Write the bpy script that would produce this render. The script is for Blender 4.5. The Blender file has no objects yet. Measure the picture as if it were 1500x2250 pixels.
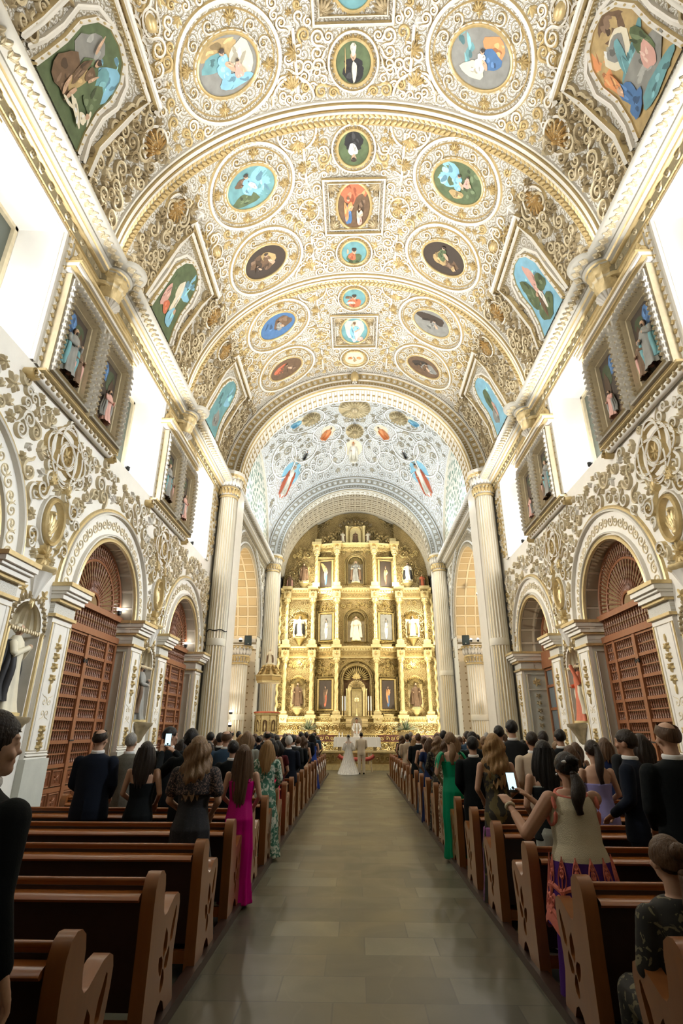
import bpy, math, random
import numpy as np
from mathutils import Vector, Matrix
from mathutils.geometry import tessellate_polygon
PI = math.pi
scene = bpy.context.scene
C = scene.collection

# ---------------------------------------------------------------- camera
cd = bpy.data.cameras.new('camera')
cam = bpy.data.objects.new('camera', cd)
C.objects.link(cam)
pit, yaw, rol = [math.radians(a) for a in (22.35, -1.5, 0.16)]
fw = Vector((math.sin(yaw)*math.cos(pit), math.cos(yaw)*math.cos(pit), math.sin(pit)))
rt = Vector((math.cos(yaw), -math.sin(yaw), 0))
up = rt.cross(fw)
r2 = rt*math.cos(rol)+up*math.sin(rol)
u2 = -rt*math.sin(rol)+up*math.cos(rol)
m3 = Matrix((r2, u2, -fw)).transposed()
cam.matrix_world = Matrix.Translation((-0.06, 0, 1.7)) @ m3.to_4x4()
cd.sensor_fit = 'VERTICAL'
cd.sensor_height = 36.0
cd.lens = 1175/2250*36.0
cd.clip_start = 0.05
cd.clip_end = 200
scene.camera = cam

# ---------------------------------------------------------------- world, exposure
w = bpy.data.worlds.new('world')
scene.world = w
w.use_nodes = True
w.node_tree.nodes['Background'].inputs[0].default_value = (0.9, 0.93, 1.0, 1)
w.node_tree.nodes['Background'].inputs[1].default_value = 0.02
vs = scene.view_settings
vs.view_transform = 'Standard'
vs.look = 'None'
vs.exposure = 0.0
vs.gamma = 1.0
vs.use_curve_mapping = False
scene.cycles.max_bounces = 6
scene.cycles.diffuse_bounces = 4
scene.cycles.glossy_bounces = 3
scene.cycles.transmission_bounces = 3
scene.cycles.sample_clamp_indirect = 6
scene.cycles.use_denoising = True
scene.cycles.caustics_reflective = False
scene.cycles.caustics_refractive = False

# ---------------------------------------------------------------- lights
def area(name, loc, target, size, power, col=(1, .93, .82), sy=None, spread=PI):
    l = bpy.data.lights.new(name, 'AREA')
    l.energy = power; l.color = col; l.size = size; l.spread = spread
    if sy: l.shape = 'RECTANGLE'; l.size_y = sy
    o = bpy.data.objects.new(name, l); C.objects.link(o)
    o.location = loc
    o.rotation_euler = (Vector(target)-Vector(loc)).to_track_quat('-Z', 'Y').to_euler()
    return o
def point(name, loc, power, col=(1, .85, .62), r=.08):
    l = bpy.data.lights.new(name, 'POINT'); l.energy = power; l.color = col; l.shadow_soft_size = r
    o = bpy.data.objects.new(name, l); C.objects.link(o); o.location = loc
    return o
WC = (1, .975, .93)
for y in (0.6, 7.1, 13.72, 20.15):
    for s in (-1, 1):
        # floodlights standing on the window sills: one washes the ceiling, one the splayed recess
        area('sill_floodlight_beam', (s*6.42, y, 8.7), (-s*1.6, y-.3, 17.0), .5, 270 if y > 3 else 60, WC, spread=2.0)
        area('recess_floodlight_beam', (s*6.7, y-.7, 8.8), (s*6.95, y+1.3, 10.4), .4, 80, (1, .97, .93))
for y in (7.1, 13.72, 20.15):
    for s in (-1, 1):    # wash lights added at the sills to brighten the arcade opposite
        area('added_arcade_wash_beam', (-s*6.3, y-1.0, 8.75), (s*6.4, y-.8, 4.6), .4, 165 if s < 0 else 135, (.90, .96, 1) if s < 0 else (1, .96, .88), spread=1.2)
for y in (-3.0, 4.0, 10.2, 16.6):
    for s in (-1, 1):
        area('cornice_uplight_beam', (s*5.8, y, 12.75), (-s*2.5, y, 19.0), .4, 72 if y > 0 else 6, (1, .975, .92))
for x, y in ((-5.3, 27), (5.3, 27), (-5.3, 33), (5.3, 33)):
    area('crossing_floodlight_beam', (x, y, 13.1), (0, 29.6, 21), .6, 200, (.84, .93, 1))
for s in (-1, 1):
    area('altar_spotlight_beam', (s*5.0, 36.6, 9.8), (-s*1.5, 40.0, 5.0), .5, 360, (1, .90, .68))
    area('altar_spotlight_beam', (s*4.9, 36.4, 1.2), (s*2.0, 40.0, 8.0), .5, 300, (1, .90, .68))
    area('altar_spotlight_beam', (s*4.15, 38.8, 6.35), (s*4.15, 39.9, 5.5), .4, 34, (1, .88, .62))
    area('altar_spotlight_beam', (s*2.6, 38.2, 11.9), (0, 40.0, 14.5), .5, 150, (1, .90, .68))
    area('altar_spotlight_beam', (s*3.3, 38.5, 12.0), (s*2.2, 40.0, 15.2), .4, 70, (1, .90, .68))  # extra pair added to brighten the arch field above the top tier
    area('chancel_uplight_beam', (s*5.3, 37.0, 12.9), (-s*1, 38.0, 18), .4, 34, (1, .95, .88))
    point('transept_lamp_light', (s*7.6, 30.4, 8.6), 260, (1, .8, .55))
    point('transept_lamp_light', (s*7.3, 29.5, 3.4), 120, (1, .95, .9))
    for y in (7.0, 13.4, 19.8):
        point('chapel_lamp_light', (s*8.6, y+1.0, 4.9), 60, (1, .8, .55))
for s in (-1, 1):      # fill lights added at cornice level without fixtures, turned down to the people
    area('added_fill_beam', (s*5.45, 26.0, 12.8), (-s*.6, 28.5, 0), .5, 250, (1, .93, .82))
    area('added_fill_beam', (s*5.45, 33.5, 12.8), (-s*.6, 31.0, 0), .5, 170, (1, .93, .82))
    area('added_fill_beam', (s*5.6, 19.0, 12.75), (-s*.3, 19.0, 0), .4, 60, (1, .92, .78))

# ---------------------------------------------------------------- materials
def nt(m):
    m.use_nodes = True
    t = m.node_tree
    b = t.nodes['Principled BSDF']
    return t, b
def node(t, ty, **kw):
    n = t.nodes.new(ty)
    for k, v in kw.items():
        if k.startswith('i_'):
            n.inputs[int(k[2:])].default_value = v
        else: setattr(n, k, v)
    return n
def math_(t, op, a, b=None, c=None):
    n = t.nodes.new('ShaderNodeMath'); n.operation = op
    for i, x in enumerate((a, b, c)):
        if x is None: continue
        if isinstance(x, (int, float)): n.inputs[i].default_value = x
        else: t.links.new(x, n.inputs[i])
    return n.outputs[0]
def mixc(t, fac, a, b):
    n = t.nodes.new('ShaderNodeMix'); n.data_type = 'RGBA'
    if isinstance(fac, (int, float)): n.inputs[0].default_value = fac
    else: t.links.new(fac, n.inputs[0])
    for i, x in ((6, a), (7, b)):
        if isinstance(x, tuple): n.inputs[i].default_value = (*x[:3], 1)
        else: t.links.new(x, n.inputs[i])
    return n.outputs[2]
def bump(t, b, h, strength, dist=.02):
    n = t.nodes.new('ShaderNodeBump'); n.inputs['Strength'].default_value = strength
    n.inputs['Distance'].default_value = dist
    t.links.new(h, n.inputs['Height']); t.links.new(n.outputs[0], b.inputs['Normal'])
def coord(t, kind='Object', scale=(1, 1, 1)):
    n = t.nodes.new('ShaderNodeTexCoord'); mp = t.nodes.new('ShaderNodeMapping')
    mp.inputs['Scale'].default_value = scale
    t.links.new(n.outputs[kind], mp.inputs[0])
    return mp.outputs[0]
MATS = {}
def pm(name, col, rough=.5, metal=0., vary=.12, scale=5, bmp=0., bscale=40, coat=0, sheen=0, stretch=(1, 1, 1), emit=0, spec=.5):
    """plain procedural material: noise-varied colour and a fine bump"""
    if name in MATS: return MATS[name]
    m = bpy.data.materials.new(name); t, b = nt(m)
    c = coord(t, 'Object', stretch)
    n = node(t, 'ShaderNodeTexNoise'); n.inputs['Scale'].default_value = scale; n.inputs['Detail'].default_value = 4
    t.links.new(c, n.inputs['Vector'])
    dark = tuple(x*(1-vary) for x in col); light = tuple(min(1, x*(1+vary)) for x in col)
    t.links.new(mixc(t, n.outputs['Fac'], dark, light), b.inputs['Base Color'])
    b.inputs['Roughness'].default_value = rough; b.inputs['Metallic'].default_value = metal
    b.inputs['Specular IOR Level'].default_value = spec
    if coat: b.inputs['Coat Weight'].default_value = coat; b.inputs['Coat Roughness'].default_value = .15
    if sheen: b.inputs['Sheen Weight'].default_value = sheen
    if emit:
        b.inputs['Emission Color'].default_value = (*col, 1); b.inputs['Emission Strength'].default_value = emit
    if bmp:
        n2 = node(t, 'ShaderNodeTexNoise'); n2.inputs['Scale'].default_value = bscale; n2.inputs['Detail'].default_value = 3
        t.links.new(c, n2.inputs['Vector']); bump(t, b, n2.outputs['Fac'], bmp, .01)
    MATS[name] = m
    return m
def swirl(t, uv, scale, k=2.2, lw=.22):
    """volutes: a spiral drawn round every Voronoi cell centre. returns ridge height 0..1"""
    sc = t.nodes.new('ShaderNodeVectorMath'); sc.operation = 'SCALE'; sc.inputs['Scale'].default_value = scale
    t.links.new(uv, sc.inputs[0])
    vo = node(t, 'ShaderNodeTexVoronoi'); vo.voronoi_dimensions = '2D'; vo.inputs['Scale'].default_value = 1
    vo.inputs['Randomness'].default_value = .55
    t.links.new(sc.outputs[0], vo.inputs['Vector'])
    sub = t.nodes.new('ShaderNodeVectorMath'); sub.operation = 'SUBTRACT'
    t.links.new(sc.outputs[0], sub.inputs[0]); t.links.new(vo.outputs['Position'], sub.inputs[1])
    sp = t.nodes.new('ShaderNodeSeparateXYZ'); t.links.new(sub.outputs[0], sp.inputs[0])
    sc2 = t.nodes.new('ShaderNodeSeparateColor'); t.links.new(vo.outputs['Color'], sc2.inputs[0])
    hand = math_(t, 'SIGN', math_(t, 'SUBTRACT', sc2.outputs[0], .5))
    ang = math_(t, 'MULTIPLY', math_(t, 'ARCTAN2', sp.outputs[1], sp.outputs[0]), 1/(2*PI))
    ang = math_(t, 'MULTIPLY', ang, hand)
    fr = math_(t, 'FRACT', math_(t, 'ADD', math_(t, 'ADD', ang, 5), math_(t, 'MULTIPLY', vo.outputs['Distance'], k*1.6)))
    tri = math_(t, 'ABSOLUTE', math_(t, 'SUBTRACT', fr, .5))      # 0 at the ridge
    h = math_(t, 'SUBTRACT', 1, math_(t, 'DIVIDE', tri, lw))
    n = t.nodes.new('ShaderNodeClamp'); t.links.new(h, n.inputs[0])
    return n.outputs[0]
def ornate(name, base, gold, scale, rough=.5, metal=.0, amount=.8, bstr=.6, bd=.03, kind='UV', lw=.22, fine=True, gm=None):
    if name in MATS: return MATS[name]
    m = bpy.data.materials.new(name); t, b = nt(m)
    uv = coord(t, kind)
    h1 = swirl(t, uv, scale, 2.2, lw)
    h = h1
    if fine:
        h2 = swirl(t, uv, scale*2.3, 2.0, .2)
        h = math_(t, 'MAXIMUM', h1, math_(t, 'MULTIPLY', h2, .55))
    mask = math_(t, 'MULTIPLY', math_(t, 'SMOOTH_MIN', math_(t, 'MULTIPLY', h, 2.0), 1.0, .1), amount)
    nz = node(t, 'ShaderNodeTexNoise'); nz.inputs['Scale'].default_value = .7; nz.inputs['Detail'].default_value = 5
    t.links.new(uv, nz.inputs['Vector'])
    bc = mixc(t, math_(t, 'MULTIPLY', nz.outputs['Fac'], .5), base, tuple(x*.78 for x in base))
    t.links.new(mixc(t, mask, bc, gold), b.inputs['Base Color'])
    b.inputs['Roughness'].default_value = rough
    mt = math_(t, 'MULTIPLY', mask, gm if gm is not None else metal)
    if metal and gm is None: b.inputs['Metallic'].default_value = metal
    else: t.links.new(mt, b.inputs['Metallic'])
    bump(t, b, h, bstr, bd)
    MATS[name] = m
    return m
WHITE = (.80, .77, .70); GOLDC = (.62, .45, .20)
plaster = pm('cream_plaster', (.80, .77, .70), .6, vary=.08, scale=3, bmp=.15, bscale=30)
gold = pm('gilded_plaster', (.66, .52, .27), .38, metal=.4, vary=.25, scale=9, bmp=.3, bscale=60)
goldl = pm('pale_gilding', (.72, .63, .44), .45, metal=.25, vary=.2, scale=7, bmp=.25, bscale=50)
golddk = pm('old_gilding', (.49, .40, .25), .45, metal=.4, vary=.3, scale=9, bmp=.4, bscale=50)
greyp = pm('grey_shaded_stucco', (.50, .45, .36), .6, vary=.2, scale=8, bmp=.3)
vaultm = ornate('white_and_gold_vault_stucco', (.82, .80, .74), (.47, .40, .26), 2.9, gm=.25, amount=.78, bstr=.9)
vaultd = ornate('dense_gold_stucco', (.70, .64, .50), (.45, .32, .14), 3.6, gm=.4, amount=.85, bstr=1)
wallm = ornate('strapwork_stucco', (.80, .79, .75), (.55, .43, .24), 2.0, gm=.3, amount=.5, bstr=.9, fine=False)
domem = ornate('silver_white_dome_stucco', (.80, .83, .86), (.50, .46, .38), 2.2, gm=.2, amount=.7, bstr=.8)
retm = ornate('carved_gold_leaf', (.80, .63, .32), (.46, .32, .12), 3.2, metal=.55, amount=.85, rough=.36, bstr=1, bd=.08)
retl = pm('plain_gold_leaf', (.84, .66, .34), .34, metal=.45, vary=.3, scale=9, bmp=.5, bscale=25)
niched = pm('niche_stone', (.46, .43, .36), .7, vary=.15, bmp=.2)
marble = pm('pale_green_grey_stone', (.55, .56, .50), .5, vary=.12, scale=4, bmp=.2, bscale=15)
wood = pm('polished_pew_wood', (.27, .082, .016), .2, vary=.25, scale=3, stretch=(1, 6, 6), coat=.8, bmp=.05)
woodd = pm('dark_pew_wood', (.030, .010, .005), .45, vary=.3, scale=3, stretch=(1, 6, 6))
woodend = pm('pew_end_wood', (.235, .085, .022), .33, vary=.2, scale=4, stretch=(6, 6, 1), coat=.3)
gatew = pm('reddish_cedar', (.27, .105, .043), .45, vary=.25, scale=3, stretch=(5, 5, 1), bmp=.1)
gated = pm('dark_turned_cedar', (.17, .06, .025), .4, vary=.3, scale=6)
black = pm('black_plastic', (.012, .014, .015), .5, vary=.2)
ropem = pm('rope_black', (.01, .012, .01), .8)  # near-black of the rope round the left crossing column
white = pm('white_linen', (.83, .83, .82), .8, vary=.05, bmp=.2, bscale=80)
lampm = pm('lamp_glass', (1, .96, .88), .3, vary=0, emit=60)

def mat_floor():
    m = bpy.data.materials.new('worn_green_stone_floor'); t, b = nt(m)
    c = coord(t, 'UV')
    br = node(t, 'ShaderNodeTexBrick')
    br.offset = .37; br.offset_frequency = 2; br.squash = 1.35; br.squash_frequency = 3
    for k, v in (('Scale', 1), ('Mortar Size', .006), ('Brick Width', .62), ('Row Height', .42), ('Bias', 0)): br.inputs[k].default_value = v
    br.inputs['Color1'].default_value = (0, 0, 0, 1); br.inputs['Color2'].default_value = (1, 1, 1, 1); br.inputs['Mortar'].default_value = (.3, .3, .3, 1)
    t.links.new(c, br.inputs['Vector'])
    ramp = node(t, 'ShaderNodeValToRGB')
    e = ramp.color_ramp.elements
    e[0].color = (.038, .038, .026, 1); e[1].color = (.20, .195, .14, 1)
    for p, q in ((.3, (.085, .080, .052, 1)), (.55, (.10, .083, .048, 1)), (.8, (.118, .114, .078, 1))):
        x = e.new(p); x.color = q
    t.links.new(br.outputs['Color'], ramp.inputs[0])
    n = node(t, 'ShaderNodeTexNoise'); n.inputs['Scale'].default_value = 1.4; n.inputs['Detail'].default_value = 8; n.inputs['Distortion'].default_value = 1
    t.links.new(c, n.inputs['Vector'])
    n3 = node(t, 'ShaderNodeTexNoise'); n3.inputs['Scale'].default_value = 45; n3.inputs['Detail'].default_value = 3
    t.links.new(c, n3.inputs['Vector'])
    col = mixc(t, math_(t, 'MULTIPLY', n.outputs['Fac'], .3), ramp.outputs[0], (.09, .085, .056))
    n2 = node(t, 'ShaderNodeTexWave'); n2.inputs['Scale'].default_value = .35; n2.inputs['Distortion'].default_value = 14; n2.inputs['Detail'].default_value = 4
    t.links.new(c, n2.inputs['Vector'])
    vein = math_(t, 'GREATER_THAN', n2.outputs['Fac'], .9985)
    col = mixc(t, math_(t, 'MULTIPLY', vein, .06), col, (.3, .29, .22))
    col = mixc(t, math_(t, 'MULTIPLY', n3.outputs['Fac'], .35), col, (.06, .06, .04))
    col = mixc(t, br.outputs['Fac'], col, (.05, .048, .035))
    t.links.new(col, b.inputs['Base Color'])
    t.links.new(math_(t, 'ADD', math_(t, 'MULTIPLY', n.outputs['Fac'], .3), .24), b.inputs['Roughness'])
    bump(t, b, math_(t, 'SUBTRACT', n.outputs['Fac'], math_(t, 'MULTIPLY', br.outputs['Fac'], 1.0)), .25, .01)
    return m
floorm = mat_floor()
def mat_lattice(name, c1, c2, bw, rh, ms, rough=.5, off=.5, metal=.2):
    m = bpy.data.materials.new(name); t, b = nt(m)
    c = coord(t, 'UV')
    br = node(t, 'ShaderNodeTexBrick'); br.offset = off
    for k, v in (('Scale', 1), ('Mortar Size', ms), ('Mortar Smooth', .3), ('Brick Width', bw), ('Row Height', rh)): br.inputs[k].default_value = v
    br.inputs['Color1'].default_value = (*c1, 1); br.inputs['Color2'].default_value = (*[x*.8 for x in c1], 1); br.inputs['Mortar'].default_value = (*c2, 1)
    t.links.new(c, br.inputs['Vector']); t.links.new(br.outputs['Color'], b.inputs['Base Color'])
    b.inputs['Roughness'].default_value = rough; b.inputs['Metallic'].default_value = metal
    bump(t, b, br.outputs['Fac'], 1, .06)
    return m
lattice = mat_lattice('woven_lattice_stucco', (.10, .07, .035), (.42, .39, .32), .42, .24, .05)
soffitm = mat_lattice('coffered_soffit', (.46, .42, .33), (.66, .62, .52), .5, .5, .05, off=0, metal=.05)
impostm = ornate('guilloche_frieze', (.70, .69, .64), (.50, .42, .27), 9, amount=.5, fine=False, bstr=.6, bd=.01)
cofferm = mat_lattice('gilded_coffers', (.58, .46, .27), (.72, .63, .45), .62, .62, .07, off=0)
def mat_spots(name, base, dot, scale, size=.2):
    m = bpy.data.materials.new(name); t, b = nt(m)
    c = coord(t, 'UV')
    v = node(t, 'ShaderNodeTexVoronoi'); v.voronoi_dimensions = '2D'; v.inputs['Scale'].default_value = scale; v.inputs['Randomness'].default_value = .0 if size < .18 else .7
    t.links.new(c, v.inputs['Vector'])
    f = math_(t, 'LESS_THAN', v.outputs['Distance'], size)
    t.links.new(mixc(t, f, base, dot), b.inputs['Base Color']); b.inputs['Roughness'].default_value = .7
    return m
wallpaper = mat_spots('cream_wall_with_small_gold_motifs', (.72, .64, .50), (.30, .20, .09), 2.6, .12)
lunettem = mat_spots('pale_lunette_with_green_leaves', (.80, .80, .74), (.16, .28, .22), 2.6, .3)
# ---------------------------------------------------------------- mesh helper
class M:
    def __init__(s): s.v = []; s.f = []; s.mi = []; s.uv = []; s.n = 0; s.hasuv = False
    def add(s, v, f, mi=0, uv=None):
        v = np.asarray(v, float).reshape(-1, 3); s.v.append(v)
        k = s.n; s.n += len(v)
        for j, q in enumerate(f):
            s.f.append(tuple(k+i for i in q))
            s.mi.append(mi if isinstance(mi, int) else mi[j])
        if uv is not None: s.hasuv = True; s.uv.append(np.asarray(uv, float).reshape(-1, 2))
        else: s.uv.append(v[:, :2]*0+v[:, 1:3])
        return s
    def box(s, c, d, mi=0, rz=0, taper=1.):
        x, y, z = [a/2 for a in d]; v = []
        for dz in (-z, z):
            k = taper if dz > 0 else 1
            v += [(-x*k, -y*k, dz), (x*k, -y*k, dz), (x*k, y*k, dz), (-x*k, y*k, dz)]
        v = np.array(v)
        if rz: a, b = math.cos(rz), math.sin(rz); v = np.c_[v[:, 0]*a-v[:, 1]*b, v[:, 0]*b+v[:, 1]*a, v[:, 2]]
        return s.add(v+np.array(c), [(0, 3, 2, 1), (4, 5, 6, 7), (0, 1, 5, 4), (1, 2, 6, 5), (2, 3, 7, 6), (3, 0, 4, 7)], mi)
    def grid(s, P, mi=0, uv=None, closed=False, flip=False):
        """P: (a,b,3); closed wraps the second axis"""
        P = np.asarray(P, float); a, b = P.shape[:2]; f = []; ms = []
        for i in range(a-1):
            for j in range(b if closed else b-1):
                j2 = (j+1) % b
                q = (i*b+j, i*b+j2, (i+1)*b+j2, (i+1)*b+j)
                f.append(q[::-1] if flip else q)
                ms.append(mi if isinstance(mi, int) else mi[j % len(mi)])
        return s.add(P.reshape(-1, 3), f, ms, None if uv is None else np.asarray(uv).reshape(-1, 2))
    def lathe(s, prof, c=(0, 0, 0), n=24, mi=0, flute=0, fl=0, a0=0, a1=2*PI, sx=1, sy=1, mis=None, cap=True):
        full = abs(a1-a0-2*PI) < 1e-6
        th = np.linspace(a0, a1, n, endpoint=not full)
        P = []
        for r, z in prof:
            k = 1-(fl*np.abs(np.sin(th*flute/2)) if fl else 0)
            P.append(np.c_[c[0]+r*k*np.cos(th)*sx, c[1]+r*k*np.sin(th)*sy, np.full(len(th), c[2]+z)])
        P = np.array(P); b = len(th); f = []; ms = []
        for i in range(len(prof)-1):
            for j in range(b if full else b-1):
                f.append((i*b+j, i*b+(j+1) % b, (i+1)*b+(j+1) % b, (i+1)*b+j))
                ms.append(mis[i] if mis else (mi if isinstance(mi, int) else mi[j % len(mi)]))
        if full and cap:
            f.append(tuple(range(b))[::-1]); f.append(tuple((len(prof)-1)*b+j for j in range(b)))
            m0 = mis[0] if mis else (mi if isinstance(mi, int) else mi[0]); ms += [m0, m0]
        return s.add(P.reshape(-1, 3), f, ms)
    def tube(s, pts, r, n=8, mi=0, closed=False, flat=1.):
        pts = np.asarray(pts, float); k = len(pts)
        r = np.broadcast_to(np.asarray(r, float), (k,))
        T = np.gradient(pts, axis=0) if not closed else np.roll(pts, -1, 0)-np.roll(pts, 1, 0)
        T /= np.linalg.norm(T, axis=1)[:, None]+1e-9
        ref = np.array([0, 0, 1.]) if abs(T[:, 2]).mean() < .8 else np.array([0, 1., 0])
        A = np.cross(T, ref); A /= np.linalg.norm(A, axis=1)[:, None]+1e-9; B = np.cross(T, A)
        th = np.linspace(0, 2*PI, n, endpoint=False)
        P = pts[:, None]+r[:, None, None]*(A[:, None]*np.cos(th)[None, :, None]+flat*B[:, None]*np.sin(th)[None, :, None])
        if closed: P = np.concatenate([P, P[:1]])
        s.grid(P, mi, closed=True, flip=True)
        if not closed:
            kk = s.n-k*n
            s.f.append(tuple(kk+j for j in range(n))); s.mi.append(mi)
            s.f.append(tuple(kk+(k-1)*n+j for j in range(n))[::-1]); s.mi.append(mi)
        return s
    def ell(s, c, r, n=12, m=8, mi=0, R=None):
        ph = np.linspace(.0001, PI-.0001, m); th = np.linspace(0, 2*PI, n, endpoint=False)
        P = np.stack([np.outer(np.sin(ph), np.cos(th))*r[0], np.outer(np.sin(ph), np.sin(th))*r[1], np.outer(np.cos(ph), np.ones(n))*r[2]], -1)
        if R is not None: P = P @ np.array(R).T
        return s.grid(P+np.array(c), mi, closed=True, flip=True)
    def poly(s, outline, holes, fn, mi=0, flip=False):
        """flat polygon with holes in (u,v); fn maps arrays (u,v)->xyz"""
        loops = [outline]+list(holes)
        pts = [p for l in loops for p in l]
        tri = tessellate_polygon([[Vector((p[0], p[1], 0)) for p in l] for l in loops])
        P = np.array(pts, float)
        f = [tuple(t)[::-1] if flip else tuple(t) for t in tri]
        return s.add(fn(P[:, 0], P[:, 1]), f, mi, P)
    def prism(s, outline, fn0, fn1, mi=0, holes=(), edge=None):
        s.poly(outline, holes, fn0, mi); s.poly(outline, holes, fn1, mi)
        for l in [outline]+list(holes):
            P = np.array(l, float); a = fn0(P[:, 0], P[:, 1]); b = fn1(P[:, 0], P[:, 1]); n = len(l)
            s.add(np.concatenate([a, b]), [(i, (i+1) % n, n+(i+1) % n, n+i) for i in range(n)], mi if edge is None else edge)
        return s
    def sweep(s, prof, pts, mi=0, closed=False):
        """prof: list of (out, z) extruded along a 2D xy polyline (left-hand side is out)"""
        pts = np.asarray(pts, float); k = len(pts)
        T = np.gradient(pts, axis=0) if k > 2 else np.repeat((pts[1]-pts[0])[None], 2, 0)
        T /= np.linalg.norm(T, axis=1)[:, None]; N = np.c_[-T[:, 1], T[:, 0]]
        P = np.array([[(*(p+n*o), z) for o, z in prof] for p, n in zip(pts, N)])
        return s.grid(P, mi)
    # ---- reliefs on a surface S(u,v,h)
    def ribbon(s, S, path, w, h, mi=(0, 1, 1, 0), closed=False, h0=0.):
        path = np.asarray(path, float); k = len(path)
        w = np.broadcast_to(np.asarray(w, float), (k,))
        T = np.roll(path, -1, 0)-np.roll(path, 1, 0)
        if not closed: T[0] = path[1]-path[0]; T[-1] = path[-1]-path[-2]
        T /= np.linalg.norm(T, axis=1)[:, None]+1e-9; N = np.c_[-T[:, 1], T[:, 0]]
        if len(mi) == 4: prof = [(-.5, 0), (-.36, 1), (0, .62), (.36, 1), (.5, 0)]
        elif len(mi) == 2: prof = [(-.5, 0), (0, 1), (.5, 0)]
        else: prof = [(-.5, 0), (-.3, 1), (.3, 1), (.5, 0)]
        if closed: path = np.concatenate([path, path[:1]]); N = np.concatenate([N, N[:1]]); w = np.append(w, w[0])
        hs = h*np.minimum(1, w/(w.max()+1e-9)+.25)
        cols = [S(path[:, 0]+N[:, 0]*o*w, path[:, 1]+N[:, 1]*o*w, h0+hs*q) for o, q in prof]
        return s.grid(np.stack(cols, 1), list(mi))
    def ring(s, S, u, v, a, b, w, h, mi=(0, 1, 1, 0), n=40, h0=0.):
        t = np.linspace(0, 2*PI, n, endpoint=False)
        return s.ribbon(S, np.c_[u+a*np.cos(t), v+b*np.sin(t)], w, h, mi, True, h0)
    def scroll(s, S, u, v, r, rot=0, hand=1, turns=1.6, w=.05, h=.03, mi=(0, 1, 1, 0), tail=1.2):
        n = int(12*turns)+4
        t = np.linspace(0, 1, n); a = rot+hand*2*PI*turns*t; q = r*(1-.88*t)
        p = np.c_[u+q*np.cos(a), v+q*np.sin(a)]
        ww = w*(1-.55*t)
        if tail:
            k = np.linspace(1, .15, 6); d = np.array([math.sin(rot), -math.cos(rot)])*hand
            nrm = np.array([math.cos(rot), math.sin(rot)])
            tl = p[0]+np.outer(k*r*tail, d)+np.outer((k**2)*r*.5*tail, nrm)
            p = np.concatenate([tl, p]); ww = np.concatenate([w*(1.05-k*.9), ww])
        s.ribbon(S, p, ww, h, mi)
        return s.boss(S, u, v, r*.16+w*.2, h*1.3, mi[0])
    def boss(s, S, u, v, r, h, mi=0, n=8, rv=None, h0=0):
        t = np.linspace(0, 2*PI, n, endpoint=False); rv = rv or r
        rows = [(1, 0), (.8, .6), (.4, .93)]
        P = np.stack([S(u+r*q*np.cos(t), v+rv*q*np.sin(t), np.full(n, h0+h*z)) for q, z in rows])
        s.grid(P, mi, closed=True)
        k = s.n-n; s.f.append(tuple(k+j for j in range(n))); s.mi.append(mi)
        return s
    def leaf(s, S, u, v, L, rot, w=.3, h=.04, mi=0, h0=0, curl=.0):
        t = np.array([0, .2, .45, .7, .9, 1.]); ww = np.array([.25, .8, 1., .75, .35, .02])*L*w
        a = rot+curl*t
        cx = u+np.cumsum(np.r_[0, np.diff(t)]*L*np.cos(a)); cy = v+np.cumsum(np.r_[0, np.diff(t)]*L*np.sin(a))
        nx, ny = -np.sin(a), np.cos(a); hh = h*np.array([.5, .9, 1, 1, .9, .3])
        cols = [S(cx-nx*ww, cy-ny*ww, np.full(6, h0)), S(cx-nx*ww*.5, cy-ny*ww*.5, h0+hh*.8), S(cx, cy, h0+hh*.55), S(cx+nx*ww*.5, cy+ny*ww*.5, h0+hh*.8), S(cx+nx*ww, cy+ny*ww, np.full(6, h0))]
        return s.grid(np.stack(cols, 1), mi)
    def fan(s, S, u, v, L, rot, n=5, spread=2.2, h=.05, mi=0, w=.22):
        for i in range(n):
            a = rot+spread*((i/(n-1))-.5) if n > 1 else rot
            s.leaf(S, u, v, L*(1-.25*abs(i/(max(n-1, 1))-.5)*2), a, w, h, mi)
        return s.boss(S, u, v, L*.16, h*1.2, mi, 6)
    def fill(s, S, inside, u0, u1, v0, v1, dmin, rnd, mirror=None, w=.05, h=.035, sizes=(.14, .26), tries=900, mg=0, mw=1):
        """pack volutes, leaf fans and bosses where inside(u,v); mirror=[S2,...] repeats on other surfaces"""
        pts = []
        sf = [S]+list(mirror or [])
        for _ in range(tries):
            u = rnd.uniform(u0, u1); v = rnd.uniform(v0, v1); r = rnd.uniform(*sizes)
            if not inside(u, v, r): continue
            if any((u-a)**2+(v-b)**2 < (dmin*(r+c))**2 for a, b, c in pts): continue
            pts.append((u, v, r)); k = rnd.random(); rot = rnd.uniform(0, 2*PI); hd = rnd.choice((-1, 1))
            for q in sf:
                if k < .62: s.scroll(q, u, v, r, rot, hd, rnd.choice((1.4, 1.7)), w*(.7+r*1.8), h, (mg, mw, mw, mg) if k < .45 else (mg, mg, mg, mg), 1.0)
                elif k < .88: s.fan(q, u, v, r*1.35, rot, 4 if k < .75 else 3, 2.0, h*1.2, mg if k < .8 else mw)
                else: s.fan(q, u, v, r*1.0, rot, 7, 5.4, h*1.2, mg, .2)
        return pts
    def obj(s, name, mats, parent=None, smooth=True, ang=40, kind=None, label=None, cat=None, group=None, link=True):
        me = bpy.data.meshes.new(name)
        V = np.concatenate(s.v) if s.v else np.zeros((0, 3))
        me.from_pydata(V.tolist(), [], s.f)
        if s.hasuv:
            U = np.concatenate(s.uv); uvl = me.uv_layers.new(name='UVMap')
            li = np.empty(len(me.loops), dtype=np.int32); me.loops.foreach_get('vertex_index', li)
            uvl.data.foreach_set('uv', U[li].astype(np.float32).ravel())
        for m in (mats if isinstance(mats, (list, tuple)) else [mats]): me.materials.append(m)
        me.polygons.foreach_set('material_index', np.array(s.mi, dtype=np.int32))
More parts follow.
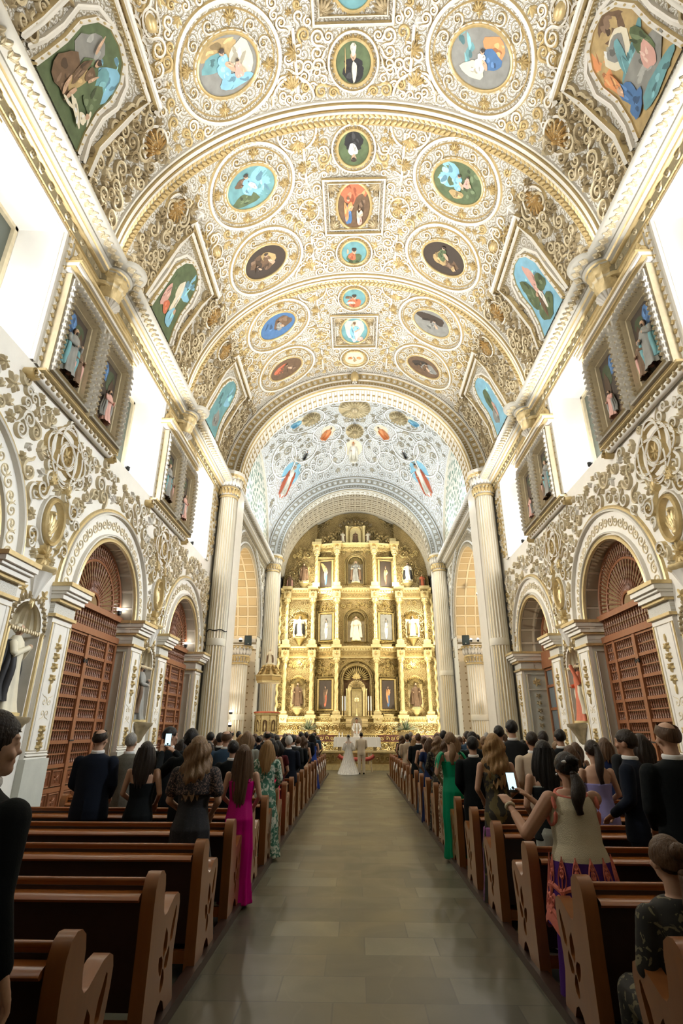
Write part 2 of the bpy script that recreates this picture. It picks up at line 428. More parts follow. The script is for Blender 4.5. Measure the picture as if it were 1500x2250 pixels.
        if smooth:
            me.polygons.foreach_set('use_smooth', np.ones(len(me.polygons), dtype=bool))
            me.set_sharp_from_angle(angle=math.radians(ang))
        me.update()
        o = bpy.data.objects.new(name, me)
        if link: C.objects.link(o)
        if parent is not None: o.parent = parent
        return tag(o, kind, label, cat, group)
def tag(o, kind=None, label=None, cat=None, group=None):
    if kind: o['kind'] = kind
    if label: o['label'] = label
    if cat: o['category'] = cat
    if group: o['group'] = group
    return o
def thing(name, label, cat, loc=(0, 0, 0), rz=0, group=None, scale=1):
    o = bpy.data.objects.new(name, None); C.objects.link(o); o.location = loc; o.rotation_euler = (0, 0, rz)
    o.scale = (scale,)*3 if isinstance(scale, (int, float)) else scale
    o.empty_display_size = .1
    return tag(o, None, label, cat, group)
def dup(root, loc, rz=0, label=None, group=None, scale=None):
    r = root.copy(); C.objects.link(r); r.location = loc; r.rotation_euler = (0, 0, rz)
    if scale is not None: r.scale = (scale,)*3 if isinstance(scale, (int, float)) else scale
    if label: r['label'] = label
    if group: r['group'] = group
    for ch in list(root.children):
        c = ch.copy(); C.objects.link(c); c.parent = r
        for g in list(ch.children):
            d = g.copy(); C.objects.link(d); d.parent = c
    return r
STR = 'structure'

# ---------------------------------------------------------------- surfaces of the place
W = 6.4; ZC = 12.6; YX = 23.0
def S_vault(u, v, h=0):
    a = np.asarray(v)/W; r = W-h
    return np.stack(np.broadcast_arrays(r*np.sin(a), u, ZC+r*np.cos(a)), -1)
def S_vaultm(u, v, h=0): return S_vault(u, -np.asarray(v), h)
def S_wall(side, x=W):
    return lambda u, v, h=0: np.stack(np.broadcast_arrays(side*(x-np.asarray(h)), u, v), -1)
def S_face(y):       # faces the nave (towards -Y)
    return lambda u, v, h=0: np.stack(np.broadcast_arrays(u, y-np.asarray(h), v), -1)
def S_sph(cx, cy, cz, R):
    def f(u, v, h=0):
        u, v, h = np.broadcast_arrays(np.asarray(u, float), np.asarray(v, float), np.asarray(h, float))
        z = np.sqrt(np.maximum(R*R-u*u-v*v, .01)); k = (R-h)/R
        return np.stack([cx+u*k, cy+v*k, cz+z*k], -1)
    return f
def arc(cu, cv, r, a0, a1, n): t = np.linspace(a0, a1, n); return [(cu+r*math.cos(x), cv+r*math.sin(x)) for x in t]
BAYS = (0.64, 7.02, 13.4, 19.78)
WINS = (0.6, 7.1, 13.72, 20.15)
NICH = (3.83, 10.21, 16.6)
RIBS = (-2.5, 3.87, 10.25, 16.63)
# ================================================================ THE SETTING
m = M()
m.grid([[(-6.4, -8, 0), (6.4, -8, 0)], [(-6.4, 41, 0), (6.4, 41, 0)]], 0, uv=[[(-6.4, -8), (6.4, -8)], [(-6.4, 41), (6.4, 41)]])
for s in (-1, 1):
    m.grid([[(s*6.4, -8, 0), (s*12, -8, 0)], [(s*6.4, 41, 0), (s*12, 41, 0)]], 0, uv=[[(s*6.4, -8), (s*12, -8)], [(s*6.4, 41), (s*12, 41)]])
m.obj('floor', [floorm], kind=STR)
m = M()
for s in (-1, 1):
    m.box((s*1.30, 12.2, .035), (.09, 27, .07)); m.box((s*4.15, 12.2, .035), (.09, 27, .07))
m.obj('trim_1', [woodd], kind=STR)

# ---- side walls
def wall_outline():
    o = [(-8, 0)]
    for c in BAYS:
        o += [(c-1.7, 0), (c-1.7, 4.6)]+arc(c, 4.6, 1.7, PI, 0, 25)[1:-1]+[(c+1.7, 4.6), (c+1.7, 0)]
    return o+[(23.0, 0), (23.0, 12.62), (-8, 12.62)]
def niche_outline(c): return [(c-.5, 1.95), (c+.5, 1.95)]+arc(c, 3.55, .5, 0, PI, 13)
WO = [[(c-1.28, 8.45), (c+1.28, 8.45), (c+1.28, 11.85), (c-1.28, 11.85)] for c in WINS]
def build_wall(s, nm):
    S = S_wall(s); m = M()
    fn = lambda u, v: S(u, v)
    m.poly(wall_outline(), WO+[niche_outline(c) for c in NICH], fn, 0)
    # jambs of the arches
    for c in BAYS:
        o = [(c-1.7, 0), (c-1.7, 4.6)]+arc(c, 4.6, 1.7, PI, 0, 25)[1:-1]+[(c+1.7, 4.6), (c+1.7, 0)]
        P = np.array(o); L = np.r_[0, np.cumsum(np.hypot(*np.diff(P, axis=0).T))]
        dep = .5 if not (s > 0 and c == BAYS[3]) else .85
        Pa = np.array([p for p in o if p[1] >= 4.6]); La = np.r_[0, np.cumsum(np.hypot(*np.diff(Pa, axis=0).T))]
        m.grid(np.stack([S(Pa[:, 0], Pa[:, 1], 0), S(Pa[:, 0], Pa[:, 1], -dep)], 1), 3, uv=np.stack([np.c_[La*0, La], np.c_[La*0+dep, La]], 1))
        for q in (-1, 1):
            m.grid([[S(c+q*1.7, 0, 0), S(c+q*1.7, 4.6, 0)], [S(c+q*1.7, 0, -dep), S(c+q*1.7, 4.6, -dep)]], 6)
    for q in WO:      # splayed window recesses
        P = np.array(q+q[:1]); cu, cv = P[:4].mean(0); Q = P.copy(); Q[:, 0] = cu+(P[:, 0]-cu)*.86; Q[:, 1] = cv+(P[:, 1]-cv)*.93
        m.grid(np.stack([S(P[:, 0], P[:, 1], 0), S(Q[:, 0], Q[:, 1], -1.0)], 1), 2)
    for c in NICH:    # half-round statue niches
        t = np.linspace(0, PI, 9); r = .5
        P = np.array([[(s*(W+r*math.sin(a)), c+r*math.cos(a), z) for a in t] for z in (1.95, 3.55)])
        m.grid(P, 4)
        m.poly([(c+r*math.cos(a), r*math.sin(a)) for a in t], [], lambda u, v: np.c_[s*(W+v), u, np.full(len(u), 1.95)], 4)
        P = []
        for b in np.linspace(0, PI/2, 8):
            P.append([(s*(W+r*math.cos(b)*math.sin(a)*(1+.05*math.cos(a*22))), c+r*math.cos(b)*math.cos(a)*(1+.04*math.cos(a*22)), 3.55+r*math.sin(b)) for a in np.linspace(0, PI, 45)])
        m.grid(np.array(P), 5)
    wl = m.obj(nm, [plaster, gold, pm('whitewashed_reveal', (.86, .85, .81), .7, vary=.03), soffitm, niched, goldl, marble], kind=STR, smooth=True, ang=35)
    # ---- upper and lower wall reliefs, one surface with the wall
    m = M(); rnd = random.Random(5 if s < 0 else 6)
    for ci, c in enumerate(BAYS):
        # archivolt: two mouldings, painted band of scrolls
        for r0, ww, hh, mi in ((1.74, .12, .06, (1, 1, 1, 1)), (1.86, .06, .09, (0, 0, 0, 0)), (2.42, .08, .1, (0, 0, 0, 0)), (2.5, .1, .06, (1, 1, 1, 1))):
            m.ribbon(S, arc(c, 4.6, r0, 0, PI, 41), ww, hh, mi)
        for k in range(26):
            a = PI*(k+.5)/26
            m.scroll(S, c+2.14*math.cos(a), 4.6+2.14*math.sin(a), .135, a+(1.5 if k % 2 else -1.5), 1 if k % 2 else -1, 1.4, .035, .022, (2, 2, 2, 2), .8)
            m.leaf(S, c+2.14*math.cos(a+.05), 4.6+2.14*math.sin(a+.05), .14, a+PI*.4*(1 if k % 2 else -1), .3, .02, 2)
    def inside(u, v, r):
        if v-r*.7 < 4.75 or v+r > 8.1: return False
        for c in BAYS:
            if math.hypot(u-c, v-4.6) < 2.56+r*.75: return False
        for c in NICH:
            if abs(u-c) < .42+r*.6 and abs(v-5.7) < .62+r*.6: return False
            if abs(u-c) < .3 and v < 5.4: return False
            if math.hypot(u-c, v-7.25) < .62+r*.4: return False
        return u-r > -2 and u+r < 22.45
    m.fill(S, inside, -2, 22.5, 4.7, 8.1, .80, rnd, None, .085, .08, (.10, .27), 9000, 2, 0)
    for c in NICH+(-2.55, 22.98):
        if c < 22:
            # interlaced straps above the oval medallion
            for du, dv, a, b in ((0, 0, .62, .62), (.28, .0, .5, .36), (-.28, 0, .5, .36), (0, .24, .34, .5), (0, -.22, .34, .5), (0, 0, .3, .3)):
                m.ring(S, c+du, 7.25+dv, a, b, .085, .09, (1, 0, 0, 1), 30)
            m.fan(S, c, 7.25, .26, PI/2, 8, 5.5, .08, 1, .2)
            # oval medallion with a leafy spray
            m.ring(S, c, 5.72, .33, .47, .11, .14, (1, 1, 1, 1), 32)
            m.ring(S, c, 5.72, .42, .56, .05, .08, (0, 0, 0, 0), 32)
            m.fan(S, c, 5.42, .55, PI/2, 6, 1.3, .09, 1, .17); m.boss(S, c, 5.9, .07, .12, 1)
            for q in (-1, 1):
                m.scroll(S, c+q*.62, 6.2, .2, 0 if q < 0 else PI, q, 1.5, .1, .12, (1, 0, 0, 1), 1.4)
                m.scroll(S, c+q*.6, 5.25, .16, 0 if q < 0 else PI, -q, 1.4, .08, .1, (1, 0, 0, 1), 1.2)
                m.fan(S, c+q*.35, 6.45, .4, PI/2+q*.5, 4, 1.2, .12, 1)
            m.fan(S, c, 4.98, .34, -PI/2, 5, 2.4, .14, 1); m.fan(S, c, 5.0, .3, PI/2, 5, 2.4, .14, 1)
            # fluted pendant corbel below
            m.lathe([(.03, 4.05), (.07, 4.1), (.2, 4.42), (.3, 4.62), (.36, 4.66), (.37, 4.72), (.30, 4.75), (.02, 4.76)], (s*W, c, 0), 26, 0, 10, .16, mis=[1, 0, 0, 1, 1, 1, 0])
            m.fan(S, c, 4.1, .2, -PI/2, 3, 1.2, .05, 1)
            # leafy frame of the statue niche
            for a in np.linspace(-.1, PI+.1, 17):
                m.fan(S, c+.56*math.cos(a), 3.55+.56*math.sin(a), .13, a, 3, 1.6, .06, 3)
            for k in range(-6, 7):
                m.leaf(S, c+.075*k, 3.53-.012*abs(k % 2), .09, -PI/2, .5, .05, 3)
            for q in (-1, 1):
                m.ribbon(S, [(c+q*.56, 1.9), (c+q*.56, 3.5)], .07, .05, (1, 1, 1, 1))
                m.fan(S, c+q*.36, 4.22, .16, PI/2*(1-q*.3), 5, 5, .05, 1)
            # pilaster strips either side with floral drops
        for q in (-1, 1):
            u = c+q*1.1
            if u > 22.3: continue
            y0, y1 = u-.4, u+.4
            m.box((s*(W-.045), u, 2.0), (.09, .8, 3.9), 0)
            for a, b in ((.37, 1), (.27, 0)):
                m.ribbon(lambda uu, vv, h=0, S=S: S(uu, vv, np.asarray(h)+.088), [(u-a, 1.35), (u+a, 1.35), (u+a, 3.78), (u-a, 3.78)], .05, .02, (b, b, b, b), True)
            So = lambda uu, vv, h=0, S=S: S(uu, vv, np.asarray(h)+.085)
            for z in (3.35, 3.15, 2.95, 2.72, 1.75, 1.6, 1.45):
                m.fan(So, u, z, .13, -PI/2, 5, 4.2, .07, 1, .3); m.boss(So, u, z-.03, .05, .1, 1)
            m.leaf(So, u, 3.42, .17, PI/2, .2, .05, 1); m.leaf(So, u, 2.6, .2, -PI/2, .2, .05, 1)
            for k in (-1, 1):
                m.scroll(So, u+k*.09, 2.25, .09, PI/2, k, 1.3, .02, .012, (2, 2, 2, 2), 1.5)
                m.scroll(So, u+k*.08, 2.02, .08, -PI/2, -k, 1.3, .02, .012, (2, 2, 2, 2), 1.2)
            m.ribbon(S, [(u-.4, 1.28), (u+.4, 1.28)], .08, .13, (0, 0, 0, 0))
            m.box((s*(W-.07), u, .6), (.14, .84, 1.2), 4)
            # impost block in steps, white and gold
            for k, (z0, z1, o, mi) in enumerate(((3.9, 3.96, .16, 1), (3.96, 4.2, .1, 5), (4.2, 4.26, .2, 1), (4.26, 4.36, .26, 0), (4.36, 4.42, .32, 0), (4.42, 4.52, .38, 0), (4.52, 4.6, .42, 1))):
                m.box((s*(W-o/2+.2), u, (z0+z1)/2), (o+.4, .8+o*.55, z1-z0), mi)
    # string course under the windows
    for c in NICH:
        m.tube([(s*(W-.1), y, 8.2) for y in np.linspace(c-1.75, c+1.75, 12)], .09, 8, 0)
        for k in range(16): m.fan(lambda uu, vv, h=0: S(uu, vv, np.asarray(h)+.17), c-1.6+k*.21, 8.16, .11, PI/2, 3, 2.4, .05, 3, .4)
        for q in (-1, 1): m.scroll(S, c+q*1.8, 8.12, .13, 0, q, 1.6, .08, .2, (1, 1, 1, 1), 0)
    m.sweep([(0, 8.28), (-.14, 8.28), (-.16, 8.34), (-.16, 8.38), (0, 8.42)], [(s*W, -8), (s*W, 22.6)] if s > 0 else [(s*W, 22.6), (s*W, -8)], 0)
    for c in WINS:    # ornamented window surrounds
        for a, ww, mi in ((.06, .10, (0, 1, 0, 0)), (.24, .2, (0, 0, 0, 0)), (.38, .07, (0, 1, 1, 0))):
            m.ribbon(S, [(c-1.28-a, 8.45), (c-1.28-a, 11.85+a*.8), (c+1.28+a, 11.85+a*.8), (c+1.28+a, 8.45)], ww, .07, mi)
        for k in range(15):
            for q in (-1, 1): m.fan(lambda uu, vv, h=0, S=S: S(uu, vv, np.asarray(h)+.05), c+q*1.51, 8.6+k*.22, .1, PI/2, 3, 2.2, .05, 1, .4)
        for k in range(13):
            m.fan(lambda uu, vv, h=0, S=S: S(uu, vv, np.asarray(h)+.05), c-1.3+k*.217, 12.04, .1, 0, 3, 2.2, .05, 1, .4)
    # slim painted panel beside the crossing column
    m.fill(S, lambda u, v, r: 22.0 < u-r*.5 and u+r*.5 < 22.62 and not 7.7 < v < 8.8, 22, 22.6, 4.8, 11.6, .8, rnd, None, .05, .06, (.1, .16), 500, 1, 0)
    for c in BAYS[1:]:
        dep = .5 if not (s > 0 and c == BAYS[3]) else .85
        for q in (-1, 1):     # panelled jambs and the impost carried round the corner
            J = lambda u, v, h=0: np.stack(np.broadcast_arrays(s*(W+np.asarray(u)), c+q*(1.7-np.asarray(h)), v), -1)
            m.ribbon(J, [(.08, .4), (dep-.06, .4), (dep-.06, 3.75), (.08, 3.75)], .05, .03, (1, 0, 0, 1), True)
            if dep > .6:
                m.ribbon(J, [(.08, 3.2), (dep-.06, 3.2)], .05, .03, (1, 0, 0, 1)); m.fan(J, dep/2, 3.47, .2, 0, 6, 5.6, .04, 1, .3)
                for k in range(9): m.fan(J, dep/2, 3.0-k*.26, .13, -PI/2, 5, 4.2, .05, 3, .3)
            for z0, z1, o_, mi in ((3.9, 3.96, .03, 1), (3.96, 4.2, .015, 5), (4.2, 4.26, .05, 1), (4.26, 4.42, .08, 0), (4.42, 4.52, .11, 0), (4.52, 4.6, .13, 1)):
                m.box((s*(W+dep/2), c+q*(1.7-o_/2), (z0+z1)/2), (dep, o_, z1-z0), mi)
    m.hasuv = True
    m.obj('wall_relief', [plaster, gold, goldl, golddk, marble, impostm], wl, ang=50)
    return wl
wl = build_wall(-1, 'wall_left')
wr = build_wall(1, 'wall_right')
m = M(); m.poly([(-6.4, 0), (6.4, 0), (6.4, 12.6)]+arc(0, 12.6, 6.4, 0, PI, 30), [], lambda u, v: np.c_[u, np.full(len(u), -8.), v])
m.obj('wall_back', [plaster], kind=STR)

# ---- windows: dark leaded panes at the back of each recess
for i, c in enumerate(WINS[1:]):
    for s in (-1, 1):
        m = M(); x = s*(W+.99)
        m.box((x, c, 10.15), (.04, 2.16, 3.1), 0)
        w_ = m.obj('window_%d' % (1+i*2+(s > 0)), [ornate('leaded_dark_glass', (.05, .065, .055), (.13, .15, .125), 1.6, .5, .0, .6)], kind=STR)
        m = M()
        for a in (-1, 1):
            m.box((x-s*.06, c+a*1.06, 10.15), (.1, .1, 3.2), 0); m.box((x-s*.06, c, 10.15+a*1.56), (.1, 2.2, .1), 0)
        m.box((x-s*.05, c, 10.15), (.05, .03, 3.1), 0)
        m.obj('window_frame', [goldl], w_)

# ---- main cornice, one per side
PROF = [(0, 11.9), (.06, 11.9), (.06, 11.98), (.1, 12.0), (.1, 12.02), (.12, 12.2), (.16, 12.2), (.2, 12.22), (.2, 12.27), (.28, 12.29), (.3, 12.35), (.36, 12.38), (.37, 12.42), (.44, 12.44), (.66, 12.46), (.7, 12.5), (.72, 12.58), (0, 12.66)]
PM = [1, 1, 1, 2, 3, 1, 1, 1, 0, 1, 0, 4, 0, 0, 0, 0, 0]
for s, nm in ((-1, 'trim_2'), (1, 'trim_3')):
    m = M()
    # plan line with round break-outs over the hanging capitals
    px = [-8.]; po = [0.]
    for c in RIBS:
        px += [c-.42]; po += [0.]
        for a in np.linspace(PI, 0, 13): px.append(c+.4*math.cos(a)); po.append(.30*math.sin(a)+.02)
        px += [c+.42]; po += [0.]
    px.append(22.55); po.append(0.)
    P = []
    for y, o in zip(px, po):
        P.append([(s*(W-k-(o if k > .0 else 0)), y, z) for k, z in PROF])
    m.grid(np.array(P), PM)
    S = S_wall(s)
    for y in np.arange(-1.0, 22.4, .2):           # acanthus leaves under the lip
        o = 0
        for c in RIBS:
            if abs(y-c) < .4: o = math.sqrt(.16-(y-c)**2)*.75
        Sl = lambda u, v, h=0: np.stack(np.broadcast_arrays(s*(W-.42-o-np.asarray(v)), u, 12.44-np.asarray(h)), -1)
        m.fan(Sl, y, .03, .2, PI/2, 3, 1.3, .05, 5, .34)
    for y in np.arange(-1.0, 22.4, .34):          # running scroll in the frieze
        m.scroll(lambda u, v, h=0: S(u, v, np.asarray(h)+.11), y, 12.1, .075, (int(y*3) % 2)*PI, 1 if int(y/.34) % 2 else -1, 1.3, .03, .03, (5, 5, 5, 5), 1.1)
    m.obj(nm, [pm('cornice_plaster', (.56, .54, .47), .6, vary=.12), gold, pm('olive_grey_band', (.20, .18, .12), .5, vary=.2), pm('dull_gold_frieze', (.26, .22, .13), .5, vary=.3, scale=20), pm('mid_grey_band', (.24, .225, .18), .5), goldl], kind=STR, ang=50)

# ---- the painted and gilded vault
m = M()
v = np.linspace(-W*PI/2, W*PI/2, 61); u = np.array([-8, 0, 5, 10, 15, 20, 23.])
U, V = np.meshgrid(u, v, indexing='ij')
m.grid(S_vault(U, V), 0, uv=np.stack([U, V], -1))
vault = m.obj('ceiling', [vaultm], kind=STR)
# relief of the vault
m = M(); rnd = random.Random(11)
deg = lambda a: a*PI/180*W
SV, SM = S_vault, S_vaultm
EG = []
def med(u, a): EG.append((u, deg(a)))
BC = [-5.8, .70, 7.05, 13.43, 19.8]
ovals = []
for b in BC:
    for d in (-1.48, 1.48):
        if b+d > 4: ovals.append((b+d, deg(31.8)))
cen = []
for b in BC:
    for d, hv, hu in ((-2.02, .50, .56), (0, .60, .88), (1.98, .50, .53)):
        if b+d > 4: cen.append((b+d, hv, hu))
LUN = [b for b in BC if b > 0]
def free(u, v, r):
    if v < 0: return False
    for b in RIBS+(YX,):
        if abs(u-b-.1) < .42+r*.6: return False
    for cu, cv in ovals:
        if ((u-cu)/(1.42+r*.8))**2+((v-cv)/(1.62+r*.8))**2 < 1: return False
    for cu, hv, hu in cen:
        if abs(hu-.88) < .01:
            if abs(u-cu) < 1.12+r*.5 and v < 1.14+r*.5: return False
        elif ((u-cu)/(hu+.26+r*.7))**2+((v)/(hv+.26+r*.7))**2 < 1: return False
    for b in LUN:
        if abs(u-b) < 1.12+r*.5 and deg(55)-r*.5 < v: return False
    return v+r < W*PI/2-.05
def free_hi(u, v, r): return v < deg(52) and free(u, v, r)
def free_lo(u, v, r): return v >= deg(52) and free(u, v, r)
m.fill(SV, free_hi, 4.3, 22.6, 0.1, deg(52), .8, rnd, [SM], .085, .05, (.09, .24), 9000, 1, 0)
m.fill(SV, free_lo, 4.3, 22.6, deg(52), deg(89), .66, rnd, [SM], .10, .10, (.12, .28), 7000, 2, 3)
for S in (SV, SM):
    for cu, cv in ovals:      # big double rings, scrolls between
        m.ring(S, cu, cv, 1.34, 1.52, .13, .08, (1, 0, 0, 1), 64)
        m.ring(S, cu, cv, 1.18, 1.36, .05, .05, (1, 1), 64)
        m.ring(S, cu, cv, .76, .96, .07, .07, (1, 0, 0, 1), 56)
        for k in range(12):
            a = 2*PI*(k+.5)/12; x = cu+.97*math.cos(a); y = cv+1.15*math.sin(a)
            if k % 3 == 0: m.fan(S, x, y, .26, a, 7, 2.6, .08, 1, .16); m.fan(S, x, y, .15, a+PI, 3, 1.6, .06, 1)
            else: m.scroll(S, x, y, .16, a+(PI if k % 2 else 0), 1 if k % 2 else -1, 1.4, .06, .06, (1, 0, 0, 1), 1.2)
        for k in range(36):
            a = 2*PI*k/36; m.boss(S, cu+.70*math.cos(a), cv+.9*math.sin(a), .03, .03, 0, 6)
    for b in LUN:
        if b < 4: continue
        # gilded moulding round the tear-shaped picture
        m.ribbon(S, [(b+x*1.13, deg(y)) for x, y in ((-1.0, 79), (-.86, 74), (-.8, 68), (-.86, 63), (-.66, 58.5), (-.3, 56.6), (0, 56.2), (.3, 56.6), (.66, 58.5), (.86, 63), (.8, 68), (.86, 74), (1.0, 79))], .13, .07, (0, 0, 0, 0))
        m.ribbon(S, [(b+x*1.35, deg(y)) for x, y in ((-1.0, 80), (-.92, 73), (-.95, 60), (-.95, 54.5), (.95, 54.5), (.95, 60), (.92, 73), (1.0, 80))], .16, .14, (1, 0, 0, 1))
        m.ribbon(S, [(b-1.55, deg(54.2)), (b-1.55, deg(52.6)), (b+1.55, deg(52.6)), (b+1.55, deg(54.2))], .2, .2, (1, 0, 0, 1))
        for k in range(30):
            t = k/29; x = -1.2+2.4*t; m.boss(S, b+x, deg(55.3), .03, .12, 3, 5)
        m.boss(S, b, deg(47.6), .2, .2, 1, 14, .15)       # gilded egg
        m.ring(S, b, deg(47.6), .28, .23, .06, .06, (1, 0, 0, 1), 24)
        for q in (-1, 1):
            m.scroll(S, b+q*.5, deg(47.6), .22, 0 if q < 0 else PI, q, 1.6, .09, .07, (1, 0, 0, 1), 1.4)
            m.fan(S, b+q*.75, deg(50), .3, PI/2*(1-q*.6), 5, 2, .1, 1)
    for r in RIBS:            # shells and big palmettes flanking each rib
        for q in (-1, 1):
            if r+q*.9 > 4.4:
                m.ring(S, r+q*.95, deg(56.5), .42, .45, .09, .08, (1, 0, 0, 1), 26)
                m.fan(S, r+q*.78, deg(56.5), .58, 0 if q > 0 else PI, 9, 2.6, .14, 4, .15)
                m.fan(S, r+q*.75, deg(16), .42, 0 if q > 0 else PI, 7, 2.2, .1, 1, .17)
                m.ribbon(S, arc(r+q*.42, deg(16), .62, -PI/2*1.0 if q > 0 else PI/2, PI/2 if q > 0 else 3*PI/2, 16), .09, .06, (1, 0, 0, 1))
    for b in BC:
        if b < 4: continue
        for u0, v0, u1, v1 in ((b-2.6, 1.62, b-1.05, 1.62), (b+1.05, 1.62, b+2.6, 1.62)):
            m.ribbon(S, [(u0, v0), (u1, v1)], .11, .06, (1, 0, 0, 1))
        m.fan(S, b, 1.62, .34, 0, 7, 5.5, .09, 1, .18); m.ring(S, b, 1.62, .42, .36, .07, .05, (1, 0, 0, 1), 24)
        for q in (-1, 1): m.fan(S, b+q*1.6, 1.62, .3, PI/2, 7, 3.0, .1, 1, .16)
for b in BC:                  # square frames with carved corners round the centre pictures
    if b < 4: continue
    for a, ww, hh in ((1.06, .13, .1), (.9, .06, .07)):
        m.ribbon(SV, [(b-a, -a), (b+a, -a), (b+a, a), (b-a, a)], ww, hh, (1, 0, 0, 1), True)
    for q in (-1, 1):
        for k in (-1, 1):
            m.fan(SV, b+q*.84, k*.84, .42, math.atan2(-k, -q), 7, 2.0, .08, 2, .16)
            m.fan(SV, b+q*.5, k*.82, .2, math.atan2(-k, -q), 5, 2.0, .07, 2, .2)
for cu, hv, hu in cen:
    if hu < .8:
        m.ring(SV, cu, 0, hu+.2, hv+.2, .08, .07, (1, 0, 0, 1), 40)
        for k in range(20):
            a = 2*PI*k/20; m.leaf(SV, cu+(hu+.03)*math.cos(a), (hv+.03)*math.sin(a), .1, a, .4, .05, 1)
        for q in (-1, 1): m.scroll(SV, cu, q*(hv+.5), .18, -q*PI/2, 1, 1.5, .08, .06, (1, 0, 0, 1), 1.2)
m.obj('vault_relief', [plaster, gold, golddk, goldl, pm('bronze_gilding', (.55, .36, .14), .4, metal=.5, vary=.2)], vault, ang=50)
# ---- ribs with a garland, and the crossing arch
for i, r in enumerate(RIBS[1:]):
    m = M()
    va = np.linspace(-deg(83), deg(83), 81)
    for off, ww, hh, mi in ((-.26, .07, .07, (0, 0, 0, 0)), (-.14, .14, .13, (1, 0, 0, 1)), (-.02, .05, .10, (1, 1, 1, 1)), (.07, .09, .08, (0, 0, 0, 0)), (.42, .06, .05, (1, 1, 1, 1))):
        m.ribbon(S_vault, np.c_[np.full(81, r+off), va], ww, hh, mi)
    for k, vv in enumerate(np.arange(-deg(81), deg(81), .17)):
        q = 1 if vv > 0 else -1
        for du in (-1, 1): m.leaf(S_vault, r+.25+du*.03, vv, .24, -q*(PI/2-du*.65)+0, .34, .09, 1)
    m.obj('trim_%d' % (4+i), [plaster, gold], kind=STR, ang=50)
def arch_trim(name, y, r0, r1, zc, depth, mats, npan, step=0):
    """an arch seen face-on: front face with two rows of raised frames, coffered soffit"""
    m = M(); n = 61; t = np.linspace(0, PI, n)
    F = lambda u, v, h=0: np.stack(np.broadcast_arrays(-np.cos(np.asarray(u)/r0)*np.asarray(v), y-np.asarray(h), zc+np.sin(np.asarray(u)/r0)*np.asarray(v)), -1)
    L = PI*r0
    m.grid(np.stack([F(t*r0, np.full(n, r0)), F(t*r0, np.full(n, r1))], 1), 0)
    m.grid(np.stack([F(t*r0, np.full(n, r0)), F(t*r0, np.full(n, r0), -depth)], 1), 0)
    m.grid(np.stack([F(t*r0, np.full(n, r0), -depth), F(t*r0, np.full(n, r1), -depth)], 1), 0)
    d = r1-r0
    for rr, ww, hh, mi in ((r0+.03*d, .08, .07, (1, 1, 1, 1)), (r0+.1*d, .07, .09, (0, 0, 0, 0)), (r0+.44*d, .06, .07, (0, 0, 0, 0)), (r1-.07*d, .08, .1, (0, 0, 0, 0)), (r1+.03, .07, .07, (1, 1, 1, 1))):
        m.ribbon(F, np.c_[t*r0, np.full(n, rr)], ww, hh, mi)
    for k in range(npan):
        a = L*(k+.5)/npan; q = L/npan*.38
        for c0, hh, qq in ((r0+.72*d, .15*d, q), ):
            m.ribbon(F, [(a-qq, c0-hh), (a+qq, c0-hh), (a+qq, c0+hh), (a-qq, c0+hh)], .07, .05, (1, 1, 1, 1), True)
            m.boss(F, a, c0, qq*.5, .05, 0, 4, hh*.5)
    for k in range(npan*2):
        a = L*(k+.5)/npan/2; q = L/npan/2*.32; c0 = r0+.27*d; hh = .09*d
        m.ribbon(F, [(a-q, c0-hh), (a+q, c0-hh), (a+q, c0+hh), (a-q, c0+hh)], .045, .045, (1, 1, 1, 1), True)
    Sf = lambda u, v, h=0: np.stack(np.broadcast_arrays(-np.cos(np.asarray(u)/r0)*(r0-np.asarray(h)), y+np.asarray(v), zc+np.sin(np.asarray(u)/r0)*(r0-np.asarray(h))), -1)
    for k in range(npan):
        a = L*(k+.5)/npan; q = L/npan*.4
        m.ribbon(Sf, [(a-q, depth*.14), (a+q, depth*.14), (a+q, depth*.86), (a-q, depth*.86)], .08, .05, (1, 0, 0, 1), True)
        m.fan(Sf, a, depth*.5, q*.9, 0, 6, 5.2, .05, 1)
    return m.obj(name, mats, kind=STR, ang=50)
arch_trim('trim_10', 23.0, 5.5, 6.38, ZC, 1.3, [plaster, gold], 60)
# walls carrying the crossing arch
m = M()
for s in (-1, 1):
    m.box((s*6.0, 23.7, 6.3), (.9, 1.35, 12.6), 0)
m.poly([(-6.6, 12.6), (-5.5, 12.6)]+arc(0, ZC, 5.5, PI, 0, 40)[1:-1]+[(5.5, 12.6), (6.6, 12.6), (6.6, 19.6), (-6.6, 19.6)], [], lambda u, v: np.c_[u, np.full(len(u), 23.06), v], 0)
m.obj('wall_crossing', [plaster], kind=STR)
# shield at the crown
m = M(); S = S_face(22.92)
m.boss(S, 0, 18.66, .22, .2, 1, 10, .36); m.fan(S, 0, 18.95, .3, PI/2, 5, 2.2, .12, 0); m.fan(S, 0, 18.4, .25, -PI/2, 3, 1.5, .12, 0)
m.obj('carved_keystone', [plaster, gold], label='small gilded shield carved at the crown of the crossing arch', cat='carving')
